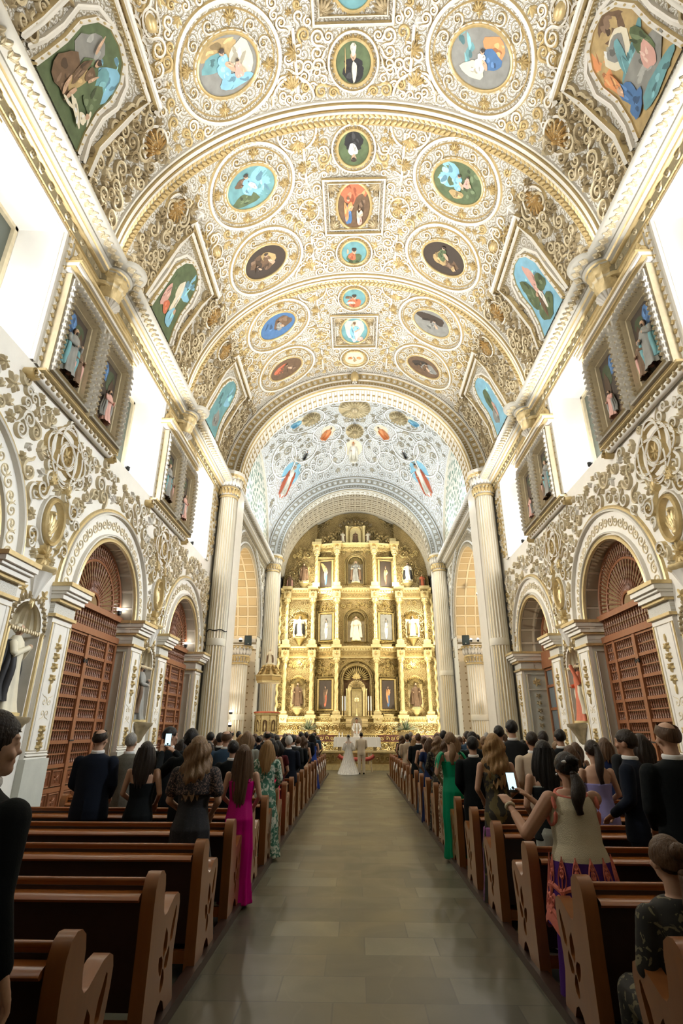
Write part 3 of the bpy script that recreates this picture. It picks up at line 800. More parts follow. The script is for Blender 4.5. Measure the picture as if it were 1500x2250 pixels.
# ================================================================ CROSSING, DOME, CHANCEL
DC = (0, 29.5, 12.9); DR = 8.6
S_dome = S_sph(*DC, DR)
m = M()
U, V = np.meshgrid(np.linspace(-6.2, 6.2, 49), np.linspace(-5.95, 5.95, 49), indexing='ij')
m.grid(S_dome(U, V), 0, uv=np.stack([U, V], -1))
dome = m.obj('ceiling_crossing', [domem], kind=STR)
m = M(); rnd = random.Random(3)
feat = [(0, .55, 1.2), (-2.9, .9, .9), (2.9, .9, .9), (0, 2.6, .8), (-2.1, 2.6, .7), (2.1, 2.6, .7), (0, 4.3, .9), (-4.9, 4.75, 1.0), (4.9, 4.75, 1.0)]
sil = pm('silvered_stucco', (.80, .82, .83), .5, vary=.08)
silg = pm('grey_gold_stucco', (.46, .42, .33), .5, metal=.3, vary=.25)
ok = lambda u, v, r: all(math.hypot(u-a, v-b) > c*.8+r for a, b, c in feat) and math.hypot(u, v) < 8.0 and abs(u) < 5.9 and abs(v) < 5.7
m.fill(S_dome, ok, 0, 5.9, -3, 5.7, .95, rnd, [lambda u, v, h=0: S_dome(-np.asarray(u), v, h)], .07, .06, (.14, .34), 2600, 1, 0)
for q in (-1, 1):
    for cu, cv, a, b in ((1.9, 2.6, 1.0, .8), (3.5, 3.2, .9, 1.0), (1.2, 4.2, .6, .9), (2.4, 4.7, .8, .6), (4.9, 3.2, .8, 1.2), (3.3, .9, 1.3, 1.0)):
        m.ring(S_dome, q*cu, cv, a, b, .11, .06, (1, 0, 0, 1), 40)
    m.scroll(S_dome, q*3.6, 5.1, .42, 0, q, 1.8, .12, .08, (1, 0, 0, 1), 1.2)
m.obj('dome_relief', [sil, silg], dome, ang=50)
def shell(name, u, v, L, n, mats, label, spread=5.6, rot=0):
    m = M(); m.boss(S_dome, u, v, L*1.02, .1, 0, 24)
    for k in range(n):
        a = rot+spread*(k/n-.5); m.leaf(lambda x, y, h=0: S_dome(x, y, np.asarray(h)+.08), u, v, L, a, .16, .16, 0)
    m.boss(lambda x, y, h=0: S_dome(x, y, np.asarray(h)+.1), u, v, L*.3, .3, 1, 10)
    m.fan(lambda x, y, h=0: S_dome(x, y, np.asarray(h)+.15), u, v-L*.9, L*.4, -PI/2, 5, 2, .15, 1)
    return m.obj(name, mats, label=label, cat='ceiling ornament', group='gilded shells and rosettes of the crossing vault', ang=50)
gd = [pm('dull_bronze_gold', (.52, .43, .26), .45, metal=.3, vary=.3), golddk]
shell('gilded_shell', 0, .55, 1.05, 22, gd, 'large oval gilded shell at the top of the bluish crossing vault')
shell('gilded_shell', -2.9, 0.95, .62, 14, gd, 'smaller gilded shell on the crossing vault, left of the large oval one')
shell('gilded_shell', 2.9, 0.95, .62, 14, gd, 'smaller gilded shell on the crossing vault, right of the large oval one')
shell('gilded_rosette', 0, 2.75, .62, 16, gd, 'star-shaped gilded rosette just below the large oval shell of the crossing vault')
FIGM = dict(skin=pm('painted_skin', (.55, .36, .24), .5, vary=.2), red=pm('brick_red_robe', (.60, .16, .08), .6, vary=.2, scale=9), blue=pm('sky_blue_paint', (.24, .50, .66), .6, vary=.35, scale=3), white=pm('white_habit', (.80, .78, .70), .6, vary=.12, bmp=.4, bscale=25),
    dark=pm('dark_brown_paint', (.05, .035, .025), .6), grey=pm('grey_habit', (.26, .26, .24), .6, vary=.4, scale=4), green=pm('moss_green_paint', (.10, .14, .065), .6, vary=.6, scale=4), orange=pm('orange_robe', (.72, .30, .12), .6, vary=.2), dblue=pm('deep_blue_paint', (.07, .17, .36), .6, vary=.3, scale=6),
    brown=pm('brown_habit', (.15, .09, .05), .6, vary=.5, scale=6), ochre=pm('ochre_paint', (.46, .33, .15), .6, vary=.45, scale=5), pink=pm('rose_paint', (.66, .38, .32), .6, vary=.2), cream=pm('cream_paint', (.74, .68, .52), .6, vary=.15), teal=pm('teal_sky', (.15, .34, .37), .6, vary=.5, scale=3), black=pm('black_habit', (.02, .02, .022), .6))
_pal = dict(skin=(.55, .36, .24), red=(.60, .16, .08), blue=(.24, .50, .66), white=(.80, .78, .70), dark=(.05, .035, .025), grey=(.26, .26, .24), green=(.10, .14, .065), orange=(.72, .30, .12), dblue=(.07, .17, .36), brown=(.15, .09, .05), ochre=(.46, .33, .15), pink=(.66, .38, .32), cream=(.74, .68, .52), teal=(.15, .34, .37), black=(.02, .02, .022))
for k_, c_ in _pal.items():      # lighter and darker mixes of the painters' colours
    FIGM[k_+'_l'] = pm('light_'+k_+'_pigment', tuple(min(.85, x*1.45+.03) for x in c_), .6, vary=.3, scale=9)
    FIGM[k_+'_d'] = pm('deep_'+k_+'_pigment', tuple(x*.5 for x in c_), .6, vary=.3, scale=9)
MK = list(FIGM); ML = [FIGM[k] for k in MK]; MI = {k: i for i, k in enumerate(MK)}
def relief_saint(name, S, u, v, H, rot, cols, label, back='blue', cat='relief figure'):
    """robed figure in half relief lying on surface S, head towards angle rot"""
    c, s_ = math.cos(rot), math.sin(rot)
    T = lambda x, y, h=0: S(u+np.asarray(x)*s_+np.asarray(y)*c, v-np.asarray(x)*c+np.asarray(y)*s_, h)
    m = M(); m.boss(T, 0, H*.2, H*.42, .03, MI[back], 18, H*.42)
    m.boss(T, 0, -H*.08, H*.24, .08*H, MI[cols[1]], 14, H*.44); m.boss(T, 0, -H*.1, H*.15, .13*H, MI[cols[0]], 12, H*.42); m.boss(T, 0, H*.16, H*.15, .12*H, MI[cols[0]], 10, H*.2)
    for q in (-1, 1):
        m.leaf(T, q*H*.15, H*.27, H*.72, -PI/2+q*.03, .09, .16*H, MI[cols[1]]); m.leaf(T, q*H*.12, H*.22, H*.2, -PI/2+q*.5, .2, .14*H, MI[cols[1]])
        for k in range(3): m.leaf(T, q*H*.03*k, H*.1, H*.55, -PI/2+q*.05*k, .05, .17*H, MI[cols[0]])
    m.boss(T, 0, H*.41, H*.062, .16*H, MI['skin'], 10, H*.085); m.boss(T, 0, H*.47, H*.05, .1*H, MI[cols[3]], 8, H*.06)
    m.boss(T, H*.12, H*.12, H*.035, .17*H, MI['skin'], 6)
    return m.obj(name, ML, label=label, cat=cat, ang=50)
relief_saint('relief_saint', S_dome, -4.75, 4.7, 1.6, math.atan2(-4.7, 4.75), ('white', 'red', 'blue', 'white'), 'painted bishop in white and red robes on the left pendentive over the chancel arch')
relief_saint('relief_saint', S_dome, 4.75, 4.7, 1.6, math.atan2(-4.7, -4.75), ('white', 'red', 'blue', 'dark'), 'painted bishop in white and red robes on the right pendentive over the chancel arch')
relief_saint('relief_saint', S_dome, -1.95, 2.7, 1.15, -.9, ('orange', 'orange', 'pink', 'dark'), 'small orange-robed half figure left of the rosette on the crossing vault', 'cream')
relief_saint('relief_saint', S_dome, 1.95, 2.7, 1.15, PI+.9, ('orange', 'orange', 'blue', 'dark'), 'small orange-robed half figure right of the rosette on the crossing vault', 'cream')
relief_saint('relief_saint', S_dome, -.1, 4.4, 1.5, -PI/2, ('white', 'white', 'blue', 'orange'), 'tall white-robed figure with a blue wing above the crown of the chancel arch', 'cream')
relief_saint('relief_saint', S_dome, -3.8, .9, .9, -.3, ('blue', 'blue', 'orange', 'dark'), 'small blue-clad figure on the far left of the crossing vault', 'cream')
relief_saint('relief_saint', S_dome, 3.8, .9, .9, PI+.3, ('blue', 'blue', 'orange', 'dark'), 'small blue-clad figure on the far right of the crossing vault', 'cream')
for q, n in ((-1, 'left'), (1, 'right')):
    relief_saint('relief_cherub', S_dome, q*3.5, 3.85, .62, -PI/2-q*.6, ('black', 'grey', 'pink', 'dark'), 'small dark winged cherub above the painted bishop on the %s pendentive' % n, 'grey')

def column(x, y, z0, z1, r, label, capH=1.25, capR=.68, n=20, group=None, warm=0, ring=5.3):
    t = thing('fluted_column', label, 'column', (x, y, 0), 0, group)
    base = M(); base.box((0, 0, z0/2), (r*3.1, r*3.1, z0), 2); base.lathe([(r*1.5, z0), (r*1.5, z0+.1), (r*1.25, z0+.16), (r*1.35, z0+.26), (r*1.1, z0+.34)], n=32, mi=0)
    base.obj('base', [plaster, gold, marble], t)
    sh = M(); zt = z1-capH
    zz = [z0+.3, ring-.35, ring]
    prof = [(r*.98, z0+.3), (r*1.02, ring-.3)]
    sh.lathe(prof, (0, 0, 0), n*6, [0, 0, 1, 1, 0, 0], n, .12, cap=False)
    sh.lathe([(r*1.02, ring-.3), (r*1.04, ring-.28), (r*1.04, ring-.02), (r*1.02, ring)], (0, 0, 0), 40, 0)
    sh.lathe([(r*1.02, ring), (r*1.0, zt)], (0, 0, 0), n*6, [0, 0, 1, 0, 0, 0], n, .10, cap=False)
    sh.obj('shaft', [pm('fluted_cream_stone', (.76, .72, .61), .45, vary=.1, scale=2, stretch=(1, 1, .3)), gold], t, ang=60)
    cp = M(); k = capR/.68
    cp.lathe([(r, 0), (r+.05, .03), (r+.05, .09), (r+.01, .12), (r+.02, .2), (r+.07, .42), (r+.1, .45), (r+.1, .5), (r+.06, .54), (r+.08, .8), (capR*.9, .98), (capR*.94, 1.04), (capR, 1.08), (capR, capH), (.05, capH)], (0, 0, zt), 40, 0, mis=[1, 1, 1, 0, 0, 1, 1, 1, 0, 0, 1, 1, 0, 0], cap=False)
    Sc = lambda u, v, h=0: np.stack(np.broadcast_arrays((r+.05+np.asarray(h)+(np.asarray(v)-.1)*.12)*np.cos(u), (r+.05+np.asarray(h)+(np.asarray(v)-.1)*.12)*np.sin(u), zt+np.asarray(v)), -1)
    for j in range(20):
        a = 2*PI*j/20
        for v0, L in ((.14, .3), (.56, .36)):
            U = lambda uu, vv, h=0: Sc(a+np.asarray(uu)/r, vv, h)
            cp.leaf(U, 0, v0, L, PI/2, .22, .09, 1 if v0 < .3 else 0)
        U = lambda uu, vv, h=0: Sc(a+np.asarray(uu)/r, vv, np.asarray(h)+.12*k)
        cp.boss(U, 0, .92, .05, .09, 1, 6)
    cp.obj('capital', [plaster, gold], t, ang=50)
    return t
column(-5.93, 22.75, .9, 12.95, .39, 'tall fluted column with gilded capital left of the crossing arch, tied with rope')
column(5.93, 22.75, .9, 12.95, .39, 'tall fluted column with gilded capital right of the crossing arch, without rope')
column(-5.72, 35.5, 1.2, 13.0, .44, 'fluted grey-white column at the left of the chancel arch behind the pulpit', 1.2, .66)
column(5.72, 35.5, 1.2, 13.0, .44, 'fluted grey-white column at the right of the chancel arch', 1.2, .66)
m = M(); t_ = np.linspace(0, 2*PI, 28, endpoint=False)
m.tube(np.c_[-5.93+.405*np.cos(t_), 22.75+.405*np.sin(t_), 5.62+.03*np.sin(t_*5)], .022, 5, 0, True)
m.obj('cable_tie', [ropem], label='dark rope tied round the left crossing column', cat='rope')
for s, n in ((-1, 'left'), (1, 'right')):
    column(s*6.85, 32.2, .9, 6.35, .46, 'short fluted column with gilded capital in the %s transept' % n, 1.05, .74, ring=2.6)
# chancel arch and barrel vault
arch_trim('trim_11', 35.5, 5.15, 6.15, 12.9, .8, [sil, silg], 44)
m = M()
m.poly([(-6.25, 0), (-5.15, 0), (-5.15, 12.9)]+arc(0, 12.9, 5.15, PI, 0, 40)[1:-1]+[(5.15, 12.9), (5.15, 0), (6.25, 0), (6.25, 19.6), (-6.25, 19.6)], [], lambda u, v: np.c_[u, np.full(len(u), 35.56), v], 0)
for s in (-1, 1):
    m.grid([[(s*5.72, 35.6, 0), (s*5.72, 35.6, 12.5)], [(s*5.72, 40.8, 0), (s*5.72, 40.8, 12.5)]], 1)
m.poly([(-5.8, 0), (5.8, 0), (5.8, 12.5)]+arc(0, 12.5, 5.8, 0, PI, 30), [], lambda u, v: np.c_[u, np.full(len(u), 40.75), v], 2)
m.obj('wall_chancel', [plaster, pm('grey_white_ashlar', (.62, .61, .57), .6, vary=.1, scale=2), retm], kind=STR)
m = M(); RV = 5.6
S_ch = lambda u, v, h=0: np.stack(np.broadcast_arrays((RV-h)*np.sin(np.asarray(v)/RV), u, 12.5+(RV-h)*np.cos(np.asarray(v)/RV)), -1)
U, V = np.meshgrid(np.linspace(36.2, 40.8, 3), np.linspace(-RV*PI/2, RV*PI/2, 61), indexing='ij')
m.grid(S_ch(U, V), 0, uv=np.stack([V, U], -1))
for v in np.arange(-8.6, 8.7, .43):
    m.ribbon(S_ch, [(36.2, v), (39.6, v)], .11, .05, (1, 1))
for u in np.arange(36.35, 39.6, .36):
    m.ribbon(S_ch, [(u, v) for v in np.linspace(-8.6, 8.6, 60)], .09, .06, (1, 1))
m.ribbon(S_ch, [(39.7, v) for v in np.linspace(-8.6, 8.6, 60)], .2, .12, (2, 1, 1, 2)); m.ribbon(S_ch, [(39.95, v) for v in np.linspace(-8.6, 8.6, 60)], .14, .2, (2, 2, 2, 2))
m.obj('ceiling_chancel', [lattice, pm('pale_lattice_stucco', (.38, .35, .28), .5, vary=.15), silg], kind=STR)
# crossing side walls with transept arches
for s, n in ((-1, 'left'), (1, 'right')):
    X = 6.2; S = S_wall(s, X); yc, ra, zs = 29.5, 4.2, 7.2
    m = M()
    o = [(23.6, 0), (yc-ra, 0), (yc-ra, zs)]+arc(yc, zs, ra, PI, 0, 33)[1:-1]+[(yc+ra, zs), (yc+ra, 0), (35.5, 0), (35.5, 12.9)]+arc(29.5, 12.9, 6.0, 0, PI, 33)[1:-1]+[(23.6, 12.9)]
    m.poly([p for p in o if p[1] <= 12.9][:0]+[(23.6, 0), (yc-ra, 0), (yc-ra, zs)]+arc(yc, zs, ra, PI, 0, 33)[1:-1]+[(yc+ra, zs), (yc+ra, 0), (35.5, 0), (35.5, 12.7), (23.6, 12.7)], [], lambda u, v: S(u, v), 0)
    m.poly([(23.5, 12.6), (35.5, 12.6)]+arc(29.5, 12.9, 6.0, 0, PI, 33), [], lambda u, v: S(u, v), 1)
    A = np.array(arc(yc, zs, ra, 0, PI, 41)); L = np.arange(41)*PI*ra/40
    m.grid(np.stack([S(A[:, 0], A[:, 1], 0), S(A[:, 0], A[:, 1], -3.6)], 1), 2, uv=np.stack([np.c_[L*0, L], np.c_[L*0+3.6, L]], 1))
    for q in (-1, 1):
        m.grid([[S(yc+q*ra, 0, 0), S(yc+q*ra, zs, 0)], [S(yc+q*ra, 0, -3.6), S(yc+q*ra, zs, -3.6)]], 3, uv=[[(0, 0), (0, zs)], [(3.6, 0), (3.6, zs)]])
    bw = S_wall(s, X+3.6)
    m.poly([(yc-ra, 0), (yc+ra, 0), (yc+ra, zs)]+arc(yc, zs, ra, 0, PI, 30), [], lambda u, v: bw(u, v), 3)
    wn = m.obj('wall_crossing_%s' % n, [pm('silvery_wall', (.74, .75, .72), .6, vary=.08), lunettem, cofferm, wallpaper], kind=STR)
    m = M(); rnd = random.Random(9)
    for rr, ww, hh, mi in ((ra+.08, .14, .1, (1, 1, 1, 1)), (ra+.3, .1, .08, (0, 0, 0, 0)), (ra+.62, .07, .08, (1, 1, 1, 1)), (ra+.95, .14, .12, (0, 0, 0, 0))):
        m.ribbon(S, arc(yc, zs, rr, 0, PI, 49), ww, hh, mi)
    for k in range(46):
        a = PI*(k+.5)/46
        m.ribbon(S, [(yc+q*math.cos(a+.032), zs+q*math.sin(a+.032)) for q in (ra+.12, ra+.9)], .05, .07, (1, 1))
        m.boss(S, yc+(ra+.46)*math.cos(a), zs+(ra+.46)*math.sin(a), .09, .05, 1, 8); m.boss(S, yc+(ra+.78)*math.cos(a), zs+(ra+.78)*math.sin(a), .09, .05, 0, 8)
    m.fill(S, lambda u, v, r: math.hypot(u-yc, v-zs) > ra+1.1+r*.7 and v+r < 11.9 and v > 6, 23.6, 35.2, 6, 11.9, .95, rnd, None, .07, .07, (.14, .3), 1500, 1, 0)
    P = [[(s*(X-k), y, z) for k, z in PROF] for y in (23.4, 35.6)]
    m.grid(np.array(P), [1 if q in (1, 3, 4) else 0 for q in PM])
    for y in np.arange(23.6, 35.4, .25):
        m.fan(lambda u, v, h=0: np.stack(np.broadcast_arrays(s*(X-.42-np.asarray(v)), u, 12.44-np.asarray(h)), -1), y, .03, .2, PI/2, 3, 1.3, .05, 1, .34)
        m.scroll(lambda u, v, h=0: S(u, v, np.asarray(h)+.11), y, 12.1, .075, 0, 1, 1.3, .03, .03, (1, 1, 1, 1), 1.1)
    m.ribbon(S, [(35.3, z) for z in (13, 15, 17)], .3, .15, (0, 1, 1, 0)); m.ribbon(S, arc(29.5, 12.9, 5.75, 0, PI, 41), .3, .14, (1, 0, 0, 1))
    # small cornice inside the transept
    Pb = [[(s*(X+3.6-k), y, z) for k, z in ((0, 6.35), (.1, 6.4), (.1, 6.7), (.25, 6.8), (.35, 7.0), (0, 7.05))] for y in (yc-ra, yc+ra)]
    m.grid(np.array(Pb), [1, 0, 1, 0, 1])
    y = yc+ra
    Pb = [[(x, y-k, z) for k, z in ((0, 6.35), (.1, 6.4), (.1, 6.7), (.25, 6.8), (.35, 7.0), (0, 7.05))] for x in (s*X, s*(X+3.6))]
    m.grid(np.array(Pb), [1, 0, 1, 0, 1])
    m.obj('crossing_relief', [sil, silg], wn, ang=50)
# raised sanctuary floor
m = M(); m.box((0, 34.8, .06), (11.4, 12.3, .12)); m.box((0, 35.4, .25), (11.0, 11.4, .5))
m.obj('floor_sanctuary', [pm('sanctuary_stone', (.20, .18, .13), .35, vary=.25, scale=2)], kind=STR)
# ================================================================ CARVED FIGURES
def robed(name, H, cols, mats=None, seed=0, parent=None, arms=((.12, .62), (-.12, .6)), halo=False, cape=None, face=-1, base=True):
    """standing robed statue about H tall, facing -Y by default; cols = (robe, cloak, skin, hair)"""
    rnd = random.Random(seed); m = M(); mi = [MI[c] for c in cols]
    zs = np.array([0, .04, .12, .3, .45, .55, .63, .72, .79, .83, .855]); 
    rx = np.array([.175, .165, .15, .14, .135, .125, .13, .145, .13, .075, .045]); ry = np.array([.15, .14, .125, .11, .1, .095, .1, .1, .085, .06, .045])
    th = np.linspace(0, 2*PI, 40, endpoint=False); ph = rnd.random()*6
    P = []
    for z, a, b in zip(zs, rx, ry):
        k = 1+(.11*np.cos(th*9+ph+z*3)+.07*np.cos(th*5-ph*2+z*6))*max(0, 1-z*1.25)
        sway = .02*math.sin(z*5+ph)
        P.append(np.c_[(a*k*np.cos(th)+sway)*H, b*k*np.sin(th)*H, np.full(40, z*H)])
    m.grid(np.array(P), mi[0], closed=True)
    for q in (-1, 1):   # cloak falling from the shoulders
        t = np.linspace(0, 1, 10)
        for j in range(3):
            x = q*(.13+.035*j*t)*H; y = (-.03+.05*j)*H
            m.tube(np.c_[x+0*t+q*.03*H*np.sin(t*3), np.full(10, y)+.02*H*np.cos(t*7+j), (.78-.66*t)*H], np.linspace(.035, .055, 10)*H, 7, mi[1])
    t = np.linspace(0, 1, 8)
    for (ax, az), q in zip(arms, (1, -1)):
        sh = np.array([q*.135, 0, .77]); el = np.array([q*.19, -.05, .62]); ha = np.array([ax, -.15, az])
        pts = np.concatenate([sh+(el-sh)*t[:, None], el+(ha-el)*t[1:, None]])*H
        m.tube(pts, np.linspace(.045, .032, len(pts))*H, 8, mi[0]); m.ell(ha*H, (.022*H, .03*H, .028*H), 8, 6, mi[2])
    m.tube(np.array([[0, 0, .84], [0, -.01, .88]])*H, .033*H, 8, mi[2])
    m.ell((0, -.012*H, .925*H), (.047*H, .056*H, .066*H), 14, 10, mi[2]); m.ell((0, -.068*H, .915*H), (.009*H, .014*H, .015*H), 6, 5, mi[2])
    m.ell((0, .008*H, .94*H), (.053*H, .058*H, .062*H), 14, 8, mi[3])
    if cols[3] != 'white' and seed % 2: m.ell((0, -.045*H, .885*H), (.032*H, .03*H, .04*H), 8, 6, mi[3])
    if halo: m.tube([( .11*H*math.cos(a), .03*H, .93*H+.11*H*math.sin(a)) for a in np.linspace(0, 2*PI, 20)], .008*H, 5, len(ML))
    if base: m.lathe([(.2*H, -.03*H), (.2*H, 0), (.16*H, .012*H)], n=16, mi=len(ML))
    return m.obj(name, ML+[retl], parent, ang=70)

# ================================================================ ALTARPIECE
YR = np.array([[-6, 39.8], [-3.02, 39.8], [-2.98, 40.2], [-1.25, 39.75], [1.25, 39.75], [2.98, 40.2], [3.02, 39.8], [6, 39.8]])
yd = lambda x: np.interp(x, YR[:, 0], YR[:, 1])
S_ret = lambda u, v, h=0: np.stack(np.broadcast_arrays(u, yd(u)-np.asarray(h), v), -1)
alt = thing('altarpiece', 'towering gilded altarpiece of three tiers with twisted columns, filling the chancel', 'altarpiece', (0, 0, 0))
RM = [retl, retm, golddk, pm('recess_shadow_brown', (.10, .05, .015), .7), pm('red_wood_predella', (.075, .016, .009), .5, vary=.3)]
XS = (-5.1, -3.2, -1.42, 1.42, 3.2, 5.1)
T1, T2, T3 = (2.7, 6.65), (7.55, 10.9), (11.85, 14.7)
m = M()
U, V = np.meshgrid(np.r_[-5.72, -3.02, -2.98, -1.25, 0, 1.25, 2.98, 3.02, 5.72], np.r_[.5, 4, 8, 11.8], indexing='ij')
m.grid(S_ret(U, V), 1, uv=np.stack([U, V], -1))
xs_ = np.unique(np.r_[np.linspace(-5.54, 5.54, 41), -3.02, -2.98, -1.25, 1.25, 2.98, 3.02]); zt_ = 12.4+np.sqrt(5.55**2-xs_**2)
q_ = np.linspace(0, 1, 8)[:, None]; U = xs_[None]+0*q_; V = 11.8+(zt_-11.8)[None]*q_
m.grid(S_ret(U, V), 1, uv=np.stack([U, V], -1))
m.obj('backing', RM, alt, smooth=False)
def entab(name, z0, xs, hgt=.9, wmax=5.62):
    m = M(); pts = [(x, yd(x)) for x in (-wmax, -3.02, -2.98, -1.27, 1.27, 2.98, 3.02, wmax)]
    pr = [(.0, 0), (.1, .02), (.1, .1), (.16, .12), (.16, .42), (.24, .46), (.24, .54), (.38, .6), (.48, .68), (.5, .76), (0, .8)]
    P = np.array([[(x, y-k*1.1, z0+z*hgt/.8) for k, z in pr] for x, y in pts])
    m.grid(P, [0, 0, 0, 1, 0, 0, 0, 0, 0, 0])
    Sf = lambda u, v, h=0: S_ret(u, v, np.asarray(h)+.18)
    for x in np.arange(-wmax+.2, wmax-.1, .2):
        m.box(tuple(S_ret(x, z0+.56*hgt/.8, .33)), (.09, .16, .1), 0); m.scroll(Sf, x, z0+.28*hgt/.8, .11, 0, 1 if int(x*5) % 2 else -1, 1.4, .045, .05, (0, 0, 0, 0), 1)
    for x in xs:
        y = yd(x+(.0 if abs(x) < 3.1 else (.1 if x > 0 else -.1)))
        m.box((x, y-.35, z0+.28), (.56, .5, .5), 0); m.box((x, y-.42, z0+.74*hgt/.8), (.74, .66, .22), 0); m.boss(lambda u, v, h=0: np.stack(np.broadcast_arrays(u, y-.6-np.asarray(h), v), -1), x, z0+.3, .15, .08, 1)
    return m.obj(name, RM, alt, ang=40)
entab('predella_cornice', 2.25, XS, .45); entab('entablature', 6.62, XS, .85); entab('entablature', 10.9, XS, .85)
entab('entablature', 14.7, (-3.0, -1.42, 1.42, 3.0), .6, 3.3)
m = M()
for z in (1.05, 1.55): m.ribbon(S_ret, [(x, z) for x in np.linspace(-5.6, 5.6, 30)], .12, .12, (0, 0, 0, 0))
for x in np.arange(-5.5, 5.6, .3): m.scroll(S_ret, x, 1.95, .17, 0, 1 if int(x*3.3) % 2 else -1, 1.5, .06, .08, (0, 1, 1, 0), 1.1)
for x in np.arange(-5.5, 5.6, .13): m.box(tuple(S_ret(x, 1.3, .05)), (.05, .1, .3), 0)
for s in (-1, 1):
    m.box((s*3.5, 39.65, 1.3), (4.0, .12, .42), 4)
    for k in range(11): m.scroll(S_face(39.58), s*3.5-1.8+k*.36, 1.3, .13, 0, 1 if k % 2 else -1, 1.4, .05, .05, (0, 0, 0, 0), 1.1)
m.obj('predella', RM, alt)
proto = {}
def tcol(x, z0, z1, kind):
    """spirally carved gilt column with pedestal and leafy capital"""
    H = z1-z0; m = M(); y = yd(x+(.0 if abs(x) < 3.1 else (.1 if x > 0 else -.1)))-.38
    m.box((x, y+.05, z0+.15), (.52, .5, .3), 0); m.lathe([(.2, .3), (.2, .36), (.15, .4), (.16, .42)], (x, y, z0), 14, 0)
    zb = z0+.42; zt = z1-.34; n = 20; th = np.linspace(0, 2*PI, n, endpoint=False); P = []
    for t in np.linspace(0, 1, 60):
        r = .14*(1-.15*t)*(1+(.14*np.cos(th*3-t*34) if t > .33 else .10*np.cos(th*6)*np.cos(t*60)))
        P.append(np.c_[x+r*np.cos(th), y+r*np.sin(th), np.full(n, zb+(zt-zb)*t)])
    m.grid(np.array(P), 1 if kind else 0, closed=True)
    m.lathe([(.17, -.02), (.2, .02), (.16, .05), (.15, .08), (.24, .28), (.25, .34)], (x, y, zt), 16, 0)
    for k in range(8): 
        a = k*PI/4; m.ell((x+.2*math.cos(a), y+.2*math.sin(a), zt+.2), (.05, .05, .1), 6, 5, 0)
    m.ell((x, y-.17, zb+(zt-zb)*.2), (.07, .06, .12), 8, 6, 0)
    m.obj('column', RM, alt, ang=60)
for (z0, z1), xs in ((T1, XS), (T2, XS), (T3, (-3.0, -1.42, 1.42, 3.0))):
    for x in xs: tcol(x, z0, z1, 0)
def side_niche(x, z, w, h, i):
    """shell-headed niche with a console"""
    m = M(); S = S_ret; y = yd(x)
    m.poly([(x-w, z), (x+w, z), (x+w, z+h)]+arc(x, z+h, w, 0, PI, 12), [], lambda u, v: S_ret(u, v, .03), 0)
    for k in range(15): a = PI*(k+.5)/15; m.leaf(S, x, z+h-.15, w*1.25, a, .09, .3, 0)
    for k in range(9): m.leaf(S, x+(k-4)*w*.23, z+h+w*.95-.04*abs(k-4), w*.5, -PI/2, .25, .35, 0)
    for q in (-1, 1):
        for k in range(6): m.scroll(S, x+q*(w+.16+.05*(k % 2)), z+.1+k*h/5.2, .14, 0 if q < 0 else PI, q*(1 if k % 2 else -1), 1.3, .06, .1, (0, 1, 1, 0), 1.3)
    m.lathe([(.03, -.62), (.12, -.5), (.16, -.42), (.38, -.12), (.44, -.1), (.46, -.02), (.02, 0)], (x, y-.12, z), 20, 0, 8, .12)
    return m.obj('shell_niche', RM, alt, ang=50)
side_niche(-4.15, 3.25, .5, 1.7, 0); side_niche(4.15, 3.25, .5, 1.7, 0); side_niche(-4.15, 8.1, .5, 1.5, 0); side_niche(4.15, 8.1, .5, 1.5, 0)
side_niche(-3.95, 12.2, .4, 1.3, 0); side_niche(3.95, 12.2, .4, 1.3, 0)
def arch_niche(x, z, w, h, deep, inner=None):
    m = M(); S = S_ret; o = [(x-w, z), (x+w, z), (x+w, z+h)]+arc(x, z+h, w, 0, PI, 17)[1:-1]+[(x-w, z+h)]
    m.poly(o, [], lambda u, v: S_ret(u, v, .02), 2 if not deep else 3)  # niche back in darker tones, recess shade put into the colour
    P = np.array(o+o[:1]); m.grid(np.stack([S(P[:, 0], P[:, 1], .02), S(x+(P[:, 0]-x)*1.12, z+(P[:, 1]-z)*1.06, .32)], 1), 0)
    for k in range(17): a = PI*(k+.5)/17; m.leaf(lambda u, v, h=0: S_ret(u, v, np.asarray(h)+.05), x+math.cos(a)*w*.45, z+h+math.sin(a)*w*.45, w*.68, a, .09, .2, 0)
    A = np.array([(x-w*1.2, z), (x-w*1.2, z+h)]+arc(x, z+h, w*1.2, PI, 0, 19)+[(x+w*1.2, z)])
    m.ribbon(S, A, .2, .34, (0, 1, 1, 0)); m.ribbon(S, (A-[x, z])*[1.2, 1.06]+[x, z], .1, .3, (0, 0, 0, 0))
    return m.obj('arched_niche', RM, alt, ang=50)
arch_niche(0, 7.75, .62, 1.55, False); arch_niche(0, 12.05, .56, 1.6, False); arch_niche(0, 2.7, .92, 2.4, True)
# tabernacle inside the lowest niche
m = M(); Yt = 39.25
m.box((0, Yt+.1, 2.35), (1.5, .5, .7), 1); 
for q in (-1, 1):
    m.lathe([(.1, 0), (.09, .1), (.08, 1.6), (.12, 1.75), (.12, 1.85)], (q*.5, Yt, 2.7), 12, 0)
    m.lathe([(.08, 0), (.06, .1), (.06, 1.7), (.1, 1.8)], (q*.66, Yt+.2, 2.7), 12, 0)
o = [(-.62, 4.45), (.62, 4.45)]+arc(0, 4.45, .62, 0, PI, 17)[1:-1]
S_t = S_face(Yt)
m.prism(o, lambda u, v: S_t(u, v, .05), lambda u, v: S_t(u, v, -.2), 0, holes=[[(-.36, 4.451), (.36, 4.451)]+arc(0, 4.46, .36, .01, PI-.01, 13)[1:-1]])
for k in range(9): m.leaf(S_t, 0, 4.6, .6, PI*(k+.5)/9, .1, .12, 1)
m.fan(S_t, 0, 5.15, .45, PI/2, 7, 2.5, .15, 0)
m.box((0, Yt+.25, 3.7), (.72, .06, 2.0), 0)
